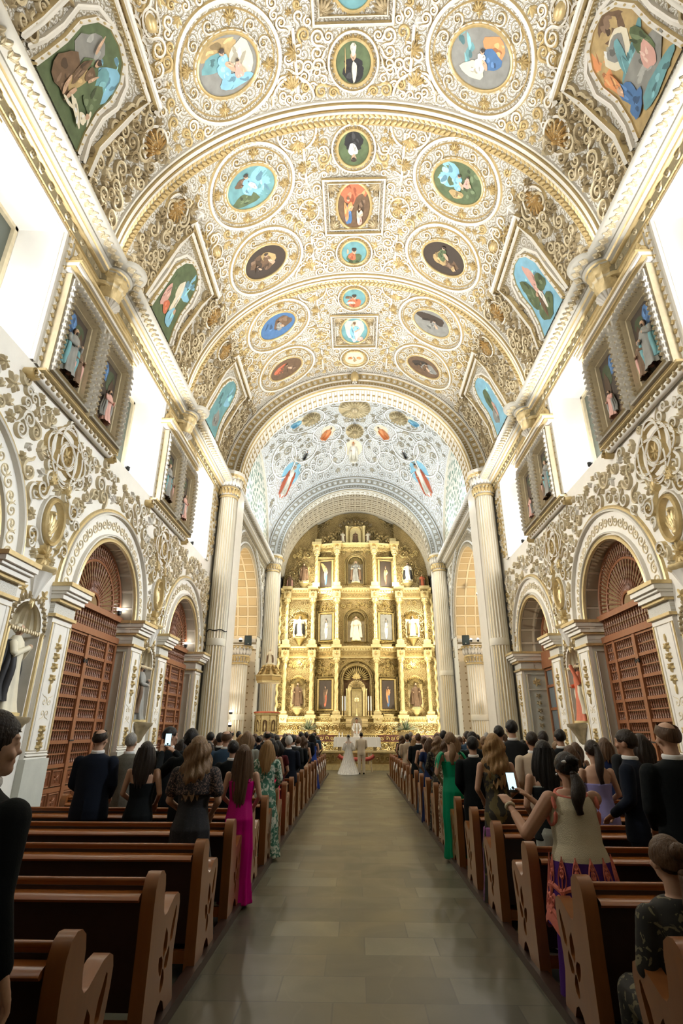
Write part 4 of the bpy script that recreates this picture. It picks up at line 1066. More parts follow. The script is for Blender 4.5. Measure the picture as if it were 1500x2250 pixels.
m.lathe([(.1, 0), (.04, .15), (.03, .5)], (0, Yt, 2.7), 10, 0); m.box((0, Yt, 3.6), (.04, .04, 1.0), 2); m.box((0, Yt, 3.75), (.5, .04, .04), 2); m.boss(S_face(Yt-.02), 0, 3.75, .16, .05, 0, 12)
m.obj('tabernacle', RM, alt, ang=50)
def crest():
    m = M(); S = lambda u, v, h=0: np.stack(np.broadcast_arrays(u, 39.7-np.asarray(h), v), -1)
    m.box((0, 39.65, 15.95), (1.5, .3, 1.5), 0)
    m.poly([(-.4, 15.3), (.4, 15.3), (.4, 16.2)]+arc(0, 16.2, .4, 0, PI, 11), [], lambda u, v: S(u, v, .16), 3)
    m.ribbon(lambda u, v, h=0: S(u, v, np.asarray(h)+.15), [(-.48, 15.3), (-.48, 16.2)]+arc(0, 16.2, .48, PI, 0, 13)+[(.48, 15.3)], .12, .12, (0, 1, 1, 0))
    for q in (-1, 1):
        m.lathe([(.11, 0), (.1, 1.2), (.15, 1.4)], (q*.68, 39.45, 15.3), 10, 0)
        for x, z, r, l in ((1.15, 16.1, .4, 0), (1.75, 15.75, .38, 0), (2.4, 15.5, .34, 0), (2.0, 15.25, .2, 0), (3.1, 15.2, .28, 0), (.55, 16.95, .35, 0), (4.3, 13.6, .3, 0), (4.7, 12.9, .3, 0), (5.0, 12.3, .28, 0), (3.7, 14.4, .3, 0)):
            m.scroll(S, q*x, z, r, 0 if q > 0 else PI, q, 1.7, .14, .16, (0, 1, 1, 0), 1.3); m.fan(S, q*(x+.1), z+r*.5, r*1.3, PI/2-q*.5, 5, 1.9, .2, 1)
        m.boss(S, q*1.75, 15.45, .22, .15, 2, 14); m.ring(S, q*1.75, 15.45, .26, .26, .09, .16, (0, 0, 0, 0), 20)
        m.box((q*2.9, 39.7, 15.45), (.5, .35, .5), 0)
    m.fan(S, 0, 16.9, .75, PI/2, 11, 3.4, .3, 1, .14)
    for k in range(9): m.fan(S, (k-4)*.27, 17.1-.02*(k-4)**2, .3, PI/2-(k-4)*.25, 3, 1.2, .3, 2)
    for k in range(40):
        a = PI*(k+.5)/40; m.scroll(S_face(40.0), 5.3*math.cos(a), 12.5+5.3*math.sin(a)*.95, .2, a, 1 if k % 2 else -1, 1.4, .08, .1, (0, 1, 1, 0), 1.2)
    return m.obj('crest', RM, alt, ang=50)
crest()
for s in (-1, 1):        # side twisted borders
    m = M()
    for z0, z1 in ((1.0, 6.6), (7.5, 11.3)):
        z = np.linspace(z0, z1, 120); n = 10; th = np.linspace(0, 2*PI, n, endpoint=False)
        P = [np.c_[s*5.62+.1*(1+.35*np.cos(th-q*9))*np.cos(th), 39.6+.1*(1+.35*np.cos(th-q*9))*np.sin(th), np.full(n, q)] for q in z]
        m.grid(np.array(P), 0, closed=True)
    m.obj('twisted_border', RM, alt)
m = M(); rnd = random.Random(4)    # loose carving filling the plain fields
def rin(u, v, r):
    for x in XS:
        if abs(u-x) < .3: return False
    for z in (2.25, 6.62, 10.9):
        if z-.1-r < v < z+.95+r*.5: return False
    if abs(u) < 1.2 and (v < 6.4 or 7.5 < v < 10.4 or 11.8 < v < 14.6): return False
    if 1.7 < abs(u) < 2.85 and (3.0 < v < 5.4 or 7.7 < v < 10.1 or 11.7 < v < 14.2): return False
    if 3.5 < abs(u) < 4.85 and (2.5 < v < 6.0 or 7.5 < v < 10.6 or 11.8 < v < 14.2): return False
    return math.hypot(u, v-12.3) < 5.2 or v < 12
m.fill(S_ret, rin, -5.5, 5.5, .6, 15, .78, rnd, None, .10, .15, (.08, .18), 9000, 0, 0)
m.obj('carved_fields', RM, alt, ang=50)
# paintings in the altarpiece
def ell2(cx, cy, rx, ry, rot=0, n=14, seed=0):
    t = np.linspace(0, 2*PI, n, endpoint=False); k = 1+.12*np.sin(t*3+cx*9+seed)+.06*np.cos(t*5+cy*7)
    x = rx*k*np.cos(t); y = ry*k*np.sin(t); c, s = math.cos(rot), math.sin(rot)
    return np.c_[cx+x*c-y*s, cy+x*s+y*c]
def paint(m, T, strokes, h0=.006):
    """flat painted shapes; T maps normalised (x right, y up) to the surface"""
    full = []; rn = random.Random(int(abs(strokes[0][0]*97+strokes[-1][1]*31)*100)+len(strokes))
    for st in strokes:
        cx, cy, rx, ry, rot, col = st; full.append(st)
        if max(rx, ry) > .09 and col+'_l' in MI:
            for k in range(2 if max(rx, ry) < .25 else 5):
                a_, q_ = rn.uniform(-.55, .55), rn.uniform(-.6, .6); c_, s_ = math.cos(rot), math.sin(rot); x_, y_ = rx*a_, ry*q_
                full.append((cx+x_*c_-y_*s_, cy+x_*s_+y_*c_, rx*rn.uniform(.08, .3), ry*rn.uniform(.18, .42), rot+rn.uniform(-.5, .5), col+('_l' if (k+(a_ > 0)) % 2 else '_d')))
    h0 = h0*len(strokes)/len(full)
    for i, (cx, cy, rx, ry, rot, col) in enumerate(full):
        P = ell2(cx, cy, rx, ry, rot); P = P/np.maximum(1, np.linalg.norm(P, axis=1)/.97)[:, None] if m.disc else np.clip(P, -.97, .97)
        P = np.concatenate([P, [[cx, cy]]]) if abs(cx) < .97 and abs(cy) < .97 else np.concatenate([P, [P.mean(0)]])
        n = len(P)-1
        m.add(T(P[:, 0], P[:, 1], h0*(i+1)), [(j, (j+1) % n, n) for j in range(n)], MI[col])
def fig(x, y, h, robe, cloak=None, hair='brown', lean=0., arm=0):
    """strokes of one standing figure, feet at (x,y), height h"""
    c, s = math.cos(lean), math.sin(lean); R = lambda a, b: (x+a*c*h+b*s*h, y-a*s*h+b*c*h)
    L = [(*R(0, .3), .17*h, .33*h, -lean, robe)]
    if cloak: L += [(*R(-.1, .42), .1*h, .33*h, -lean+.15, cloak), (*R(.1, .62), .13*h, .15*h, -lean, cloak)]
    else: L += [(*R(0, .6), .13*h, .17*h, -lean, robe)]
    L += [(*R(.13+.1*arm, .55+.12*arm), .16*h, .035*h, -lean+.6+arm, 'skin'), (*R(0, .87), .062*h, .08*h, -lean, 'skin'), (*R(0, .915), .066*h, .06*h, -lean, hair)]
    return L
def panel_painting(name, label, x, z, w, h, strokes, bg, lean=0):
    o = thing(name, label, 'painting', (x, yd(x), z), 0)
    T = lambda a, b, hh=0: S_ret(x+np.asarray(a)*w, z+np.asarray(b)*h, np.asarray(hh)+.14)-np.array([x, yd(x), z])
    m = M(); m.disc = False
    m.poly([(-1, -1), (1, -1), (1, 1), (-1, 1)], [], lambda u, v: T(u, v, 0), MI[bg]); paint(m, T, strokes, .004)
    m.obj('canvas', ML, o, smooth=False)
    m = M(); Tf = lambda u, v, hh=0: S_ret(x+np.asarray(u), z+np.asarray(v), np.asarray(hh)+.05)-np.array([x, yd(x), z])
    a, b = w+.1, h+.1
    m.ribbon(Tf, [(-a, -b), (a, -b), (a, b), (-a, b)], .2, .14, (0, 0, 0, 0), True)
    a, b = w+.26, h+.26; m.ribbon(Tf, [(-a, -b), (a, -b), (a, b), (-a, b)], .14, .2, (0, 0, 0, 0), True)
    for k in range(int(b*2/.14)):
        for q in (-1, 1): m.leaf(lambda u, v, hh=0: Tf(u, v, np.asarray(hh)+.12), q*a-.07, -b+k*.14, .17, .8, .25, .08, 1)
    m.box(tuple(Tf(0, -b-.2, .12)), (w*1.5, .25, .22), 0, 0, 1.2)
    m.obj('frame', RM, o, ang=50)
G = 'paintings of the altarpiece'
for s in (-1, 1):
    l = 'left' if s < 0 else 'right'
    panel_painting('altar_painting', 'dark painting of a %s, top altarpiece tier' % ('saint in blue carrying a beam' if s < 0 else 'brown muscular saint'), s*2.3, 12.92, .42, .98,
        ([(-.3, .5, .25, .7, 1.0, 'ochre')] if s < 0 else [])+fig(0, -.8, 1.5, 'dblue' if s < 0 else 'brown', 'grey' if s < 0 else 'ochre'), 'dark')
    panel_painting('altar_painting', 'grey painting of a pale praying nun, middle altarpiece tier, %s of centre' % l, s*2.22, 8.87, .42, .92, [(0, .3, .6, .5, 0, 'grey')]+fig(0, -.85, 1.6, 'white', None, 'dark'), 'grey')
    panel_painting('altar_painting', 'dark painting of figure in %s, lowest altarpiece tier, %s of centre' % ('red' if s < 0 else 'dark blue and orange', l), s*2.22, 4.15, .42, .93, fig(0, -.8, 1.55, 'red' if s < 0 else 'dblue', 'brown' if s < 0 else 'orange', 'dark', 0, .5), 'dark')
def place(name, H, cols, x, y, z, label, seed, rz=0, cat='statue', **k):
    o = robed(name, H, cols, seed=seed, **k); o.location = (x, y, z); o.rotation_euler = (0, 0, rz); tag(o, None, label, cat); return o
place('saint_statue', 1.6, ('brown', 'brown', 'skin', 'dark'), -4.15, 39.5, 3.3, 'brown-robed saint with a staff in the left niche of the lowest altarpiece tier', 1)
m = M(); m.tube([(-4.5, 39.25, 3.3), (-4.4, 39.25, 4.75)], .025, 6, 0); m.obj('staff', [golddk], bpy.data.objects['saint_statue']).matrix_parent_inverse = Matrix.Translation((4.15, -39.5, -3.3))
place('saint_statue', 1.6, ('brown', 'brown', 'skin', 'dark'), 4.15, 39.5, 3.3, 'brown-robed bearded saint in the right niche of the lowest altarpiece tier', 3)
place('saint_statue', 1.5, ('cream', 'black', 'skin', 'grey'), -4.15, 39.5, 8.15, 'white-robed saint with black cloak, left niche, middle altarpiece tier', 4)
place('saint_statue', 1.5, ('cream', 'ochre', 'skin', 'grey'), 4.15, 39.5, 8.15, 'all-white robed saint in the right niche of the middle altarpiece tier', 5)
place('saint_statue', 1.45, ('brown', 'brown', 'skin', 'dark'), -3.95, 39.5, 12.25, 'brown-robed saint in the left niche of the top altarpiece tier', 6)
place('saint_statue', 1.45, ('white', 'black', 'skin', 'dark'), 3.95, 39.5, 12.25, 'saint in white habit and black cloak, right niche, top altarpiece tier', 7)
place('saint_statue', 1.75, ('cream', 'cream', 'skin', 'brown'), 0, 39.45, 7.85, 'white-robed saint in the central niche of the middle altarpiece tier', 9)
place('saint_statue', 1.7, ('grey', 'brown', 'skin', 'dark'), 0, 39.45, 12.15, 'grey-brown friar with a child in the central niche of the top altarpiece tier', 11)
place('saint_statue', .95, ('brown', 'brown', 'skin', 'dark'), 0, 39.45, 15.3, 'small dark figure in the arched niche at the very top of the altarpiece', 12)
place('angel_statue', .95, ('brown', 'pink', 'skin', 'dark'), -5.0, 39.4, 11.78, 'small reddish-brown angel at the left shoulder of the altarpiece', 13)
place('angel_statue', .95, ('red', 'brown', 'skin', 'dark'), 5.0, 39.4, 11.78, 'small reddish-brown angel at the right shoulder of the altarpiece', 14)
for q, n in ((-1, 'left'), (1, 'right')):
    place('angel_statue', .85, ('cream', 'brown', 'skin', 'brown'), q*.98, 39.35, 15.35, 'pale little angel %s of the top niche of the altarpiece' % n, 15+q)
# ================================================================ VAULT PAINTINGS
def vault_disc(cu, cv, hu, hv, strokes, bg, label, fl=1):
    o = thing('vault_painting', label, 'painting', tuple(S_vault(cu, cv, 0).ravel()))
    org = S_vault(cu, cv, 0).ravel()
    T = lambda x, y, h=0: S_vault(cu-np.asarray(y)*hu*fl, cv+np.asarray(x)*hv*fl, np.asarray(h)+.04)-org
    m = M(); m.disc = True; t = np.linspace(0, 2*PI, 40, endpoint=False)
    r = np.array([0.001, .5, 1.]); P = np.stack([T(q*np.cos(t), q*np.sin(t), 0) for q in r]); m.grid(P, MI[bg], closed=True)
    paint(m, T, strokes, .004); m.obj('painted_panel', ML, o, smooth=False)
    m = M(); F = lambda u, v, h=0: S_vault(u, v, h)-org
    m.ring(F, cu, cv, hu+.03, hv+.03, .1, .08, (0, 0, 0, 0), 44)
    for k in range(30): a = 2*PI*k/30; m.leaf(F, cu+(hu+.02)*math.cos(a), cv+(hv+.02)*math.sin(a), .11, a, .42, .09, 0)
    m.obj('frame', [gold], o, ang=50)
    return o
D = math.radians; ov = deg(31.8)
B2, B3, B4 = BC[2], BC[3], BC[4]
seated = lambda x, y, h, a, b='skin', hair='dark': [(x, y, .3*h, .42*h, 0, a), (x, y+.42*h, .22*h, .25*h, 0, a), (x+.25*h, y+.1*h, .12*h, .3*h, .6, b), (x, y+.75*h, .11*h, .14*h, 0, 'skin'), (x, y+.82*h, .12*h, .1*h, 0, hair)]
L_ = lambda d: -1.48 if d < 0 else 1.48
vault_disc(B2+1.48, -ov, .68, .87, [(-.2, .55, .7, .35, 0, 'ochre'), (-.35, .2, .5, .3, 0, 'teal'), (.5, .1, .4, .6, 0, 'cream'), (.2, -.55, .6, .25, 0, 'blue')]+seated(-.1, -.1, .8, 'blue')+seated(.35, -.3, .5, 'pink'), 'grey', 'oval ceiling painting in blues and ochre with clustered figures, near left of the vault')
vault_disc(B2+1.48, ov, .68, .87, [(-.55, .1, .3, .7, .3, 'teal'), (.35, .5, .4, .3, -.5, 'orange'), (.3, .05, .35, .35, .3, 'dblue'), (-.2, -.4, .4, .3, 0, 'cream')]+seated(.0, -.2, .6, 'white'), 'grey', 'oval ceiling painting with orange and blue robed figures, near right of the vault')
vault_disc(B3-1.48, -ov, .68, .87, [(.45, .1, .5, .75, 0, 'blue'), (-.3, -.5, .6, .3, 0, 'green'), (-.3, .35, .3, .2, 0, 'brown')]+seated(-.1, 0, .8, 'blue', 'white'), 'teal', 'oval ceiling painting with a pale blue-robed figure against turquoise sky, left side')
vault_disc(B3-1.48, ov, .68, .87, [(-.4, .2, .5, .6, 0, 'blue'), (.5, .5, .4, .35, 0, 'green'), (.5, -.3, .3, .3, 0, 'green'), (0, -.55, .3, .2, 0, 'ochre')]+seated(0, -.1, .6, 'blue')+seated(.35, .1, .45, 'pink'), 'green', 'oval ceiling painting with green trees and pastel figures, right side')
vault_disc(B3+1.48, -ov, .68, .87, [(-.3, .1, .5, .4, 0, 'brown'), (.2, .1, .3, .5, .3, 'ochre')]+seated(.1, -.2, .8, 'brown')+seated(-.4, -.3, .4, 'dark'), 'dark', 'darkened brown oval ceiling painting, left side just past the second gilded rib square')
vault_disc(B3+1.48, ov, .68, .87, [(.3, -.2, .5, .3, 0, 'brown'), (-.2, -.1, .3, .4, .3, 'ochre')]+seated(-.1, .1, .7, 'green')+seated(.5, -.4, .3, 'ochre'), 'dark', 'darkened olive oval ceiling painting, right side just past the second gilded rib square')
vault_disc(B4-1.48, -ov, .68, .87, [(-.4, .1, .5, .6, 0, 'dblue'), (.3, .1, .5, .5, 0, 'brown')]+seated(.1, -.2, .6, 'grey'), 'dblue', 'slate-blue oval ceiling painting, left side beyond the farther rib')
vault_disc(B4-1.48, ov, .68, .87, [(-.1, .3, .8, .4, 0, 'dark'), (0, -.3, .6, .3, 0, 'grey')]+seated(.1, -.2, .6, 'grey'), 'grey', 'dark grey oval ceiling painting, right side beyond the farther rib')
vault_disc(B4+1.48, -ov, .66, .87, [(-.2, .1, .6, .4, 0, 'red'), (.3, .0, .5, .5, 0, 'brown')]+seated(.1, -.2, .7, 'brown'), 'brown', 'reddish brown oval ceiling painting nearest the crossing arch, left side')
vault_disc(B4+1.48, ov, .66, .87, [(-.2, .1, .6, .4, 0, 'dark'), (.3, .0, .5, .4, 0, 'grey')]+seated(.1, -.2, .7, 'brown'), 'brown', 'grey-brown oval ceiling painting nearest the crossing arch, right side')
bust = lambda a, b, hair, extra=[]: [(0, -.55, .6, .5, 0, a), (-.15, -.35, .3, .35, .2, b)]+extra+[(0, .12, .17, .24, 0, 'skin'), (0, .26, .19, .16, 0, hair)]
vault_disc(B2+1.98, 0, .53, .5, [(0, -.5, .6, .5, 0, 'black'), (0, -.1, .5, .35, 0, 'black'), (.05, -.4, .14, .5, 0, 'cream'), (0, .3, .16, .18, 0, 'skin'), (0, .62, .16, .3, 0, 'cream'), (-.45, .1, .03, .6, 0, 'ochre')], 'green', 'round centre painting of a mitred bishop in black holding a crozier')
vault_disc(B2-.0, 0, .80, .58, seated(0, -.1, .9, 'cream')+[(0, .7, .4, .2, 0, 'blue')], 'teal', 'pale centre painting cut by the top edge of the view, in the nearest square frame')
vault_disc(B3-2.02, 0, .56, .5, [(0, -.5, .6, .5, 0, 'black'), (0, -.15, .45, .3, 0, 'black'), (.05, .05, .3, .35, .3, 'white'), (0, .5, .16, .2, 0, 'skin'), (0, .62, .18, .14, 0, 'dark')], 'green', 'round centre painting of an upside-down saint in black and white just past the first rib', -1)
vault_disc(B3, 0, .88, .58, [(0, .6, .9, .5, 0, 'red'), (.35, .3, .12, .5, -.7, 'ochre'), (.4, .1, .4, .4, 0, 'brown')]+fig(-.35, -.8, 1.3, 'dblue', 'orange')+fig(.35, -.85, .9, 'pink', 'cream'), 'brown', 'oval centre painting with a red curtain and blue-robed figure in the square gilded frame')
vault_disc(B3+1.98, 0, .53, .5, bust('green', 'red', 'dark', [(-.5, .1, .08, .22, 0, 'skin')]), 'teal', 'round centre painting of a dark-bearded man in green and red on turquoise')
vault_disc(B4-2.02, 0, .53, .5, bust('red', 'red', 'dark', [(-.3, -.5, .4, .14, 0, 'cream'), (-.5, .1, .3, .14, 0, 'brown')]), 'teal', 'round centre painting of a bearded man in red reading, just past the second rib')
vault_disc(B4, 0, .84, .62, [(0, .1, .75, .8, 0, 'cream'), (.45, -.7, .25, .2, 0, 'pink')]+fig(0, -.85, 1.6, 'white', 'blue', 'brown'), 'teal', 'luminous centre painting of a woman in white and blue in the farther square frame')
vault_disc(B4+1.98, 0, .5, .5, [(-.4, .0, .3, .2, 0, 'orange'), (.4, .0, .3, .2, 0, 'orange'), (0, -.1, .2, .5, 0, 'cream')]+seated(0, -.3, .5, 'ochre'), 'cream', 'small pale orange centre painting nearest the crossing arch')
def lunette(b, s, strokes, bg, label):
    org = S_vault(b, s*deg(68), 0).ravel()
    o = thing('lunette_painting', label, 'painting', tuple(org))
    T = lambda x, y, h=0: S_vault(b+np.asarray(x)*.84, s*(deg(79.5)-(np.asarray(y)+1)/2*deg(22.5)), np.asarray(h)+.05)-org
    out = [(-1.0, -1), (-.9, -.6), (-.82, -.1), (-.86, .35), (-.7, .72), (-.4, .94), (0, 1), (.4, .94), (.7, .72), (.86, .35), (.82, -.1), (.9, -.6), (1.0, -1)]
    m = M(); m.disc = False; n = len(out); A = np.array(out)
    P = np.stack([T(A[:, 0]*k, A[:, 1]*k, 0) for k in (.02, .5, 1)]); m.grid(P, MI[bg], closed=True)
    st = [(max(-.7, min(.7, x)), max(-.8, min(.75, y)), min(rx, .95-abs(x)*.6), min(ry, 1-abs(y)*.75), r, c) for x, y, rx, ry, r, c in strokes]
    paint(m, T, st, .005); m.obj('painted_panel', ML, o, smooth=False)
    m = M(); F = lambda u, v, h=0: S_vault(u, v, h)-org
    Q = [(b+x*.88, s*(deg(79.5)-(y+1)/2*deg(22.9))) for x, y in out]
    m.ribbon(F, Q, .13, .09, (1, 0, 0, 1))
    for k in range(len(Q)-1):
        for t in (0, .5): m.boss(F, Q[k][0]*(1-t)+Q[k+1][0]*t, Q[k][1]*(1-t)+Q[k+1][1]*t, .035, .12, 1, 6)
    m.obj('frame', [plaster, gold], o, ang=50)
lunette(B2, -1, [(.1, .72, .6, .22, 0, 'blue'), (.5, .4, .34, .4, 0, 'blue'), (-.3, .3, .4, .4, 0, 'grey'), (.35, .25, .25, .3, .2, 'teal'), (.5, -.05, .28, .3, .3, 'green'), (.0, -.1, .3, .5, 0, 'green'), (-.4, -.4, .4, .4, 0, 'brown')]+fig(-.15, -.5, 1.0, 'ochre', 'brown', 'dark', .15, .8)+[(-.25, -.55, .05, .22, .2, 'skin'), (-.05, -.55, .05, .22, -.2, 'skin'), (-.3, .55, .04, .2, .4, 'skin'), (.3, -.62, .34, .08, -.3, 'cream'), (.55, -.55, .14, .1, 0, 'cream'), (.68, -.4, .04, .16, .5, 'cream'), (.62, -.42, .06, .06, 0, 'skin'), (0, -.72, .2, .04, .2, 'cream')], 'green', 'large tear-shaped dark painting of a man over a pale fallen body, upper left')
lunette(B2, 1, [(.6, .5, .2, .5, .3, 'orange'), (-.3, .7, .4, .25, .4, 'brown'), (0, .35, .45, .3, 0, 'cream'), (0, .4, .3, .2, 0, 'grey'), (-.1, .0, .7, .12, -.2, 'teal'), (.1, .1, .12, .5, .5, 'teal'), (-.1, -.4, .75, .4, 0, 'grey'), (-.2, -.8, .7, .16, 0, 'teal'), (-.5, -.1, .2, .35, 0, 'green'), (-.4, -.35, .2, .25, .4, 'pink'), (.5, -.3, .2, .3, -.3, 'dblue'), (.5, -.6, .3, .16, -.3, 'dblue'), (.6, .1, .12, .3, 0, 'orange'), (.6, -.1, .08, .1, 0, 'skin')], 'ochre', 'large tear-shaped painting of a yellow and teal interior with blue gown, upper right')
lunette(B3, -1, [(.3, .5, .5, .4, 0, 'blue'), (-.2, .2, .4, .7, .2, 'green'), (.1, .0, .2, .6, .3, 'cream'), (-.5, -.3, .2, .35, 0, 'pink'), (-.2, -.5, .2, .2, 0, 'red'), (.3, -.55, .25, .3, -.3, 'blue'), (.4, -.3, .08, .08, 0, 'skin')], 'green', 'tear-shaped painting with a kneeling blue-robed figure below trees, left side middle')
lunette(B3, 1, [(-.1, .5, .7, .45, 0, 'blue'), (-.1, .1, .2, .7, .2, 'pink'), (-.4, .0, .3, .25, 0, 'green'), (.4, .1, .3, .5, 0, 'green'), (0, -.6, .6, .3, 0, 'green'), (.1, -.45, .12, .35, .2, 'brown'), (-.1, -.35, .1, .3, 0, 'white'), (.1, -.1, .07, .07, 0, 'skin')], 'blue', 'tear-shaped painting of blue sky, round green trees and small figures, right side middle')
lunette(B4, -1, [(.2, .5, .6, .45, 0, 'blue'), (-.2, .0, .5, .5, 0, 'teal'), (.2, -.5, .4, .3, 0, 'grey')], 'teal', 'hazy turquoise tear-shaped painting on the left, nearest the crossing arch')
lunette(B4, 1, [(-.2, .5, .6, .45, 0, 'blue'), (.1, .1, .3, .5, .3, 'green'), (.2, -.5, .35, .3, 0, 'grey'), (-.1, -.3, .12, .3, 0, 'pink')], 'blue', 'pale blue tear-shaped painting with green foliage on the right, nearest the crossing arch')

# ================================================================ UPPER WALL: framed reliefs and hanging capitals
def framed_relief(s, y, z0, h, w, label, cols, seed):
    S = S_wall(s); org = np.array([s*W, y, z0])
    o = thing('framed_relief', label, 'relief', tuple(org)); F = lambda u, v, hh=0: S(np.asarray(u)+y, np.asarray(v)+z0, hh)-org
    m = M(); m.disc = False
    m.poly([(-w, 0), (w, 0), (w, h), (-w, h)], [], lambda u, v: F(u, v, .03), MI['dark'])
    Tn = lambda x, yy, hh=0: F(np.asarray(x)*w, h/2+np.asarray(yy)*h/2, np.asarray(hh)+.03)
    paint(m, Tn, [(-.3, .6, .4, .3, 0, 'dblue'), (.3, .5, .5, .3, .5, 'green_d'), (0, -.85, .9, .12, 0, 'brown'), (.5, .0, .3, .6, 0, 'brown_d')], .003)
    m.obj('painted_ground', ML, o, smooth=False)
    m = M()
    for a, ww, hh, mi in ((.04, .08, .12, (1, 1, 1, 1)), (.16, .16, .22, (1, 2, 2, 1)), (.31, .12, .28, (0, 0, 0, 0)), (.4, .06, .24, (1, 1, 1, 1))):
        m.ribbon(F, [(-w-a, -a), (w+a, -a), (w+a, h+a), (-w-a, h+a)], ww, hh, mi, True)
    for k in range(int(h/.13)+3):
        for q in (-1, 1):
            G_ = lambda u, v, hh=0: F(u, v, np.asarray(hh)+.2)
            m.fan(G_, q*(w+.16), k*.13-.16, .07, PI/2, 3, 2.6, .1, 1, .35); m.ring(G_, q*(w+.31), k*.17-.2, .05, .05, .03, .12, (0, 0), 8) if k*.17 < h+.4 else 0
    for k in range(int(w*2/.13)+3):
        m.fan(lambda u, v, hh=0: F(u, v, np.asarray(hh)+.2), -w-.16+k*.13, h+.16, .07, PI/2, 3, 2.6, .1, 1, .35); m.ring(lambda u, v, hh=0: F(u, v, np.asarray(hh)+.2), -w-.2+k*.15, h+.31, .045, .045, .03, .12, (0, 0), 8)
    m.obj('frame', [plaster, goldl, golddk], o, ang=50)
    for i, (cx, hh, cl) in enumerate(cols):
        r = robed('carved_figure', hh, cl, seed=seed+i, parent=o, base=False, arms=((.1, .66), (-.04, .58)))
        r.scale = (1, .8, 1); r.rotation_euler = (0, 0, -s*PI/2); r.location = (-s*.12, cx, .05)
GR = 'carved scenes between the windows'
SN = {(-1, 0): 'nearest left window', (-1, 1): 'middle left window', (-1, 2): 'farthest left window', (1, 0): 'nearest right window', (1, 1): 'middle right window', (1, 2): 'farthest right window'}
for s in (-1, 1):
    for i, c in enumerate((10.38, 16.93)):
        sd = 'left' if s < 0 else 'right'; ps = 'nearer pair' if i == 0 else 'farther pair'
        framed_relief(s, c-.86, 8.78, 1.75, .44, 'gold frame with a standing %s figure, first of the %s, %s wall' % ('blue-grey robed' if s > 0 else 'grey-blue draped', ps, sd), ((-.1, 1.25, ('grey', 'teal', 'skin', 'dark')), (.22, .95, ('brown', 'pink', 'skin', 'brown'))), 20+i*7+s)
        framed_relief(s, c+.86, 8.78, 1.75, .44, 'gold frame with a small %s figure, second of the %s, %s wall' % ('rose-robed' if s < 0 else 'half-draped kneeling', ps, sd), ((.1, .95 if s < 0 else .75, ('pink', 'grey', 'skin', 'dark')),), 30+i*7+s)
    # pediments and corbelled capitals belong to the wall
    S = S_wall(s); m = M()
    for ci, c in enumerate(NICH):
        cc = c+.15
        for k, (z, o_, hh, mi) in enumerate(((11.0, .2, .07, 0), (11.07, .3, .05, 1), (11.12, .36, .09, 0), (11.21, .42, .06, 1), (8.34, .22, .06, 1))):
            m.box((s*(W-o_/2), cc, z+hh/2), (o_, 3.5, hh), mi)
        for q in (-1, 1):
            m.tube([S(cc+q*(1.2+.45*math.cos(a)), 11.3+.38*math.sin(a), .12).ravel() for a in np.linspace(0, PI*1.1, 12)], .06, 7, 1)
            m.lathe([(.06, 0), (.1, .06), (.05, .14), (.12, .22), (.04, .3), (.06, .36), (.01, .48)], (s*(W-.15), cc+q*1.5, 11.27), 10, 1)
            for k in range(3): m.scroll(S, cc+q*(.45+.2*k), 11.5-.06*k, .15, 0 if q < 0 else PI, q, 1.4, .07, .1, (1, 0, 0, 1), 1.2)
        # capital hanging from the cornice, shell and leaves below
        m.lathe([(.02, 10.95), (.06, 11.0), (.05, 11.08), (.1, 11.2), (.22, 11.55), (.24, 11.6), (.22, 11.64), (.26, 11.68), (.26, 11.72), (.30, 11.76), (.32, 11.95), (.36, 12.0), (.38, 12.04), (.38, 12.12), (.42, 12.16), (.42, 12.3)], (s*(W-.18), c+.04, 0), 28, 0, 14, .1, mis=[1, 1, 0, 0, 0, 1, 1, 1, 1, 1, 2, 1, 1, 1, 1])
        for k in range(9):
            a = PI*(k)/8-PI/2
            m.tube([(s*(W-.2-.28*math.cos(a)*t), c+.04+.28*math.sin(a)*t, 11.25+.42*t-.1*t*t) for t in np.linspace(.1, 1, 5)], .05, 6, 0)
        for q in (-1, 1): m.fan(lambda u, v, h=0: S(u, v, np.asarray(h)+.05), c+q*.3, 11.5, .25, PI/2*(1-q*.9), 5, 2.4, .12, 0)
    m.obj('upper_wall_relief', [plaster, gold, goldl], wl if s < 0 else wr, ang=50)

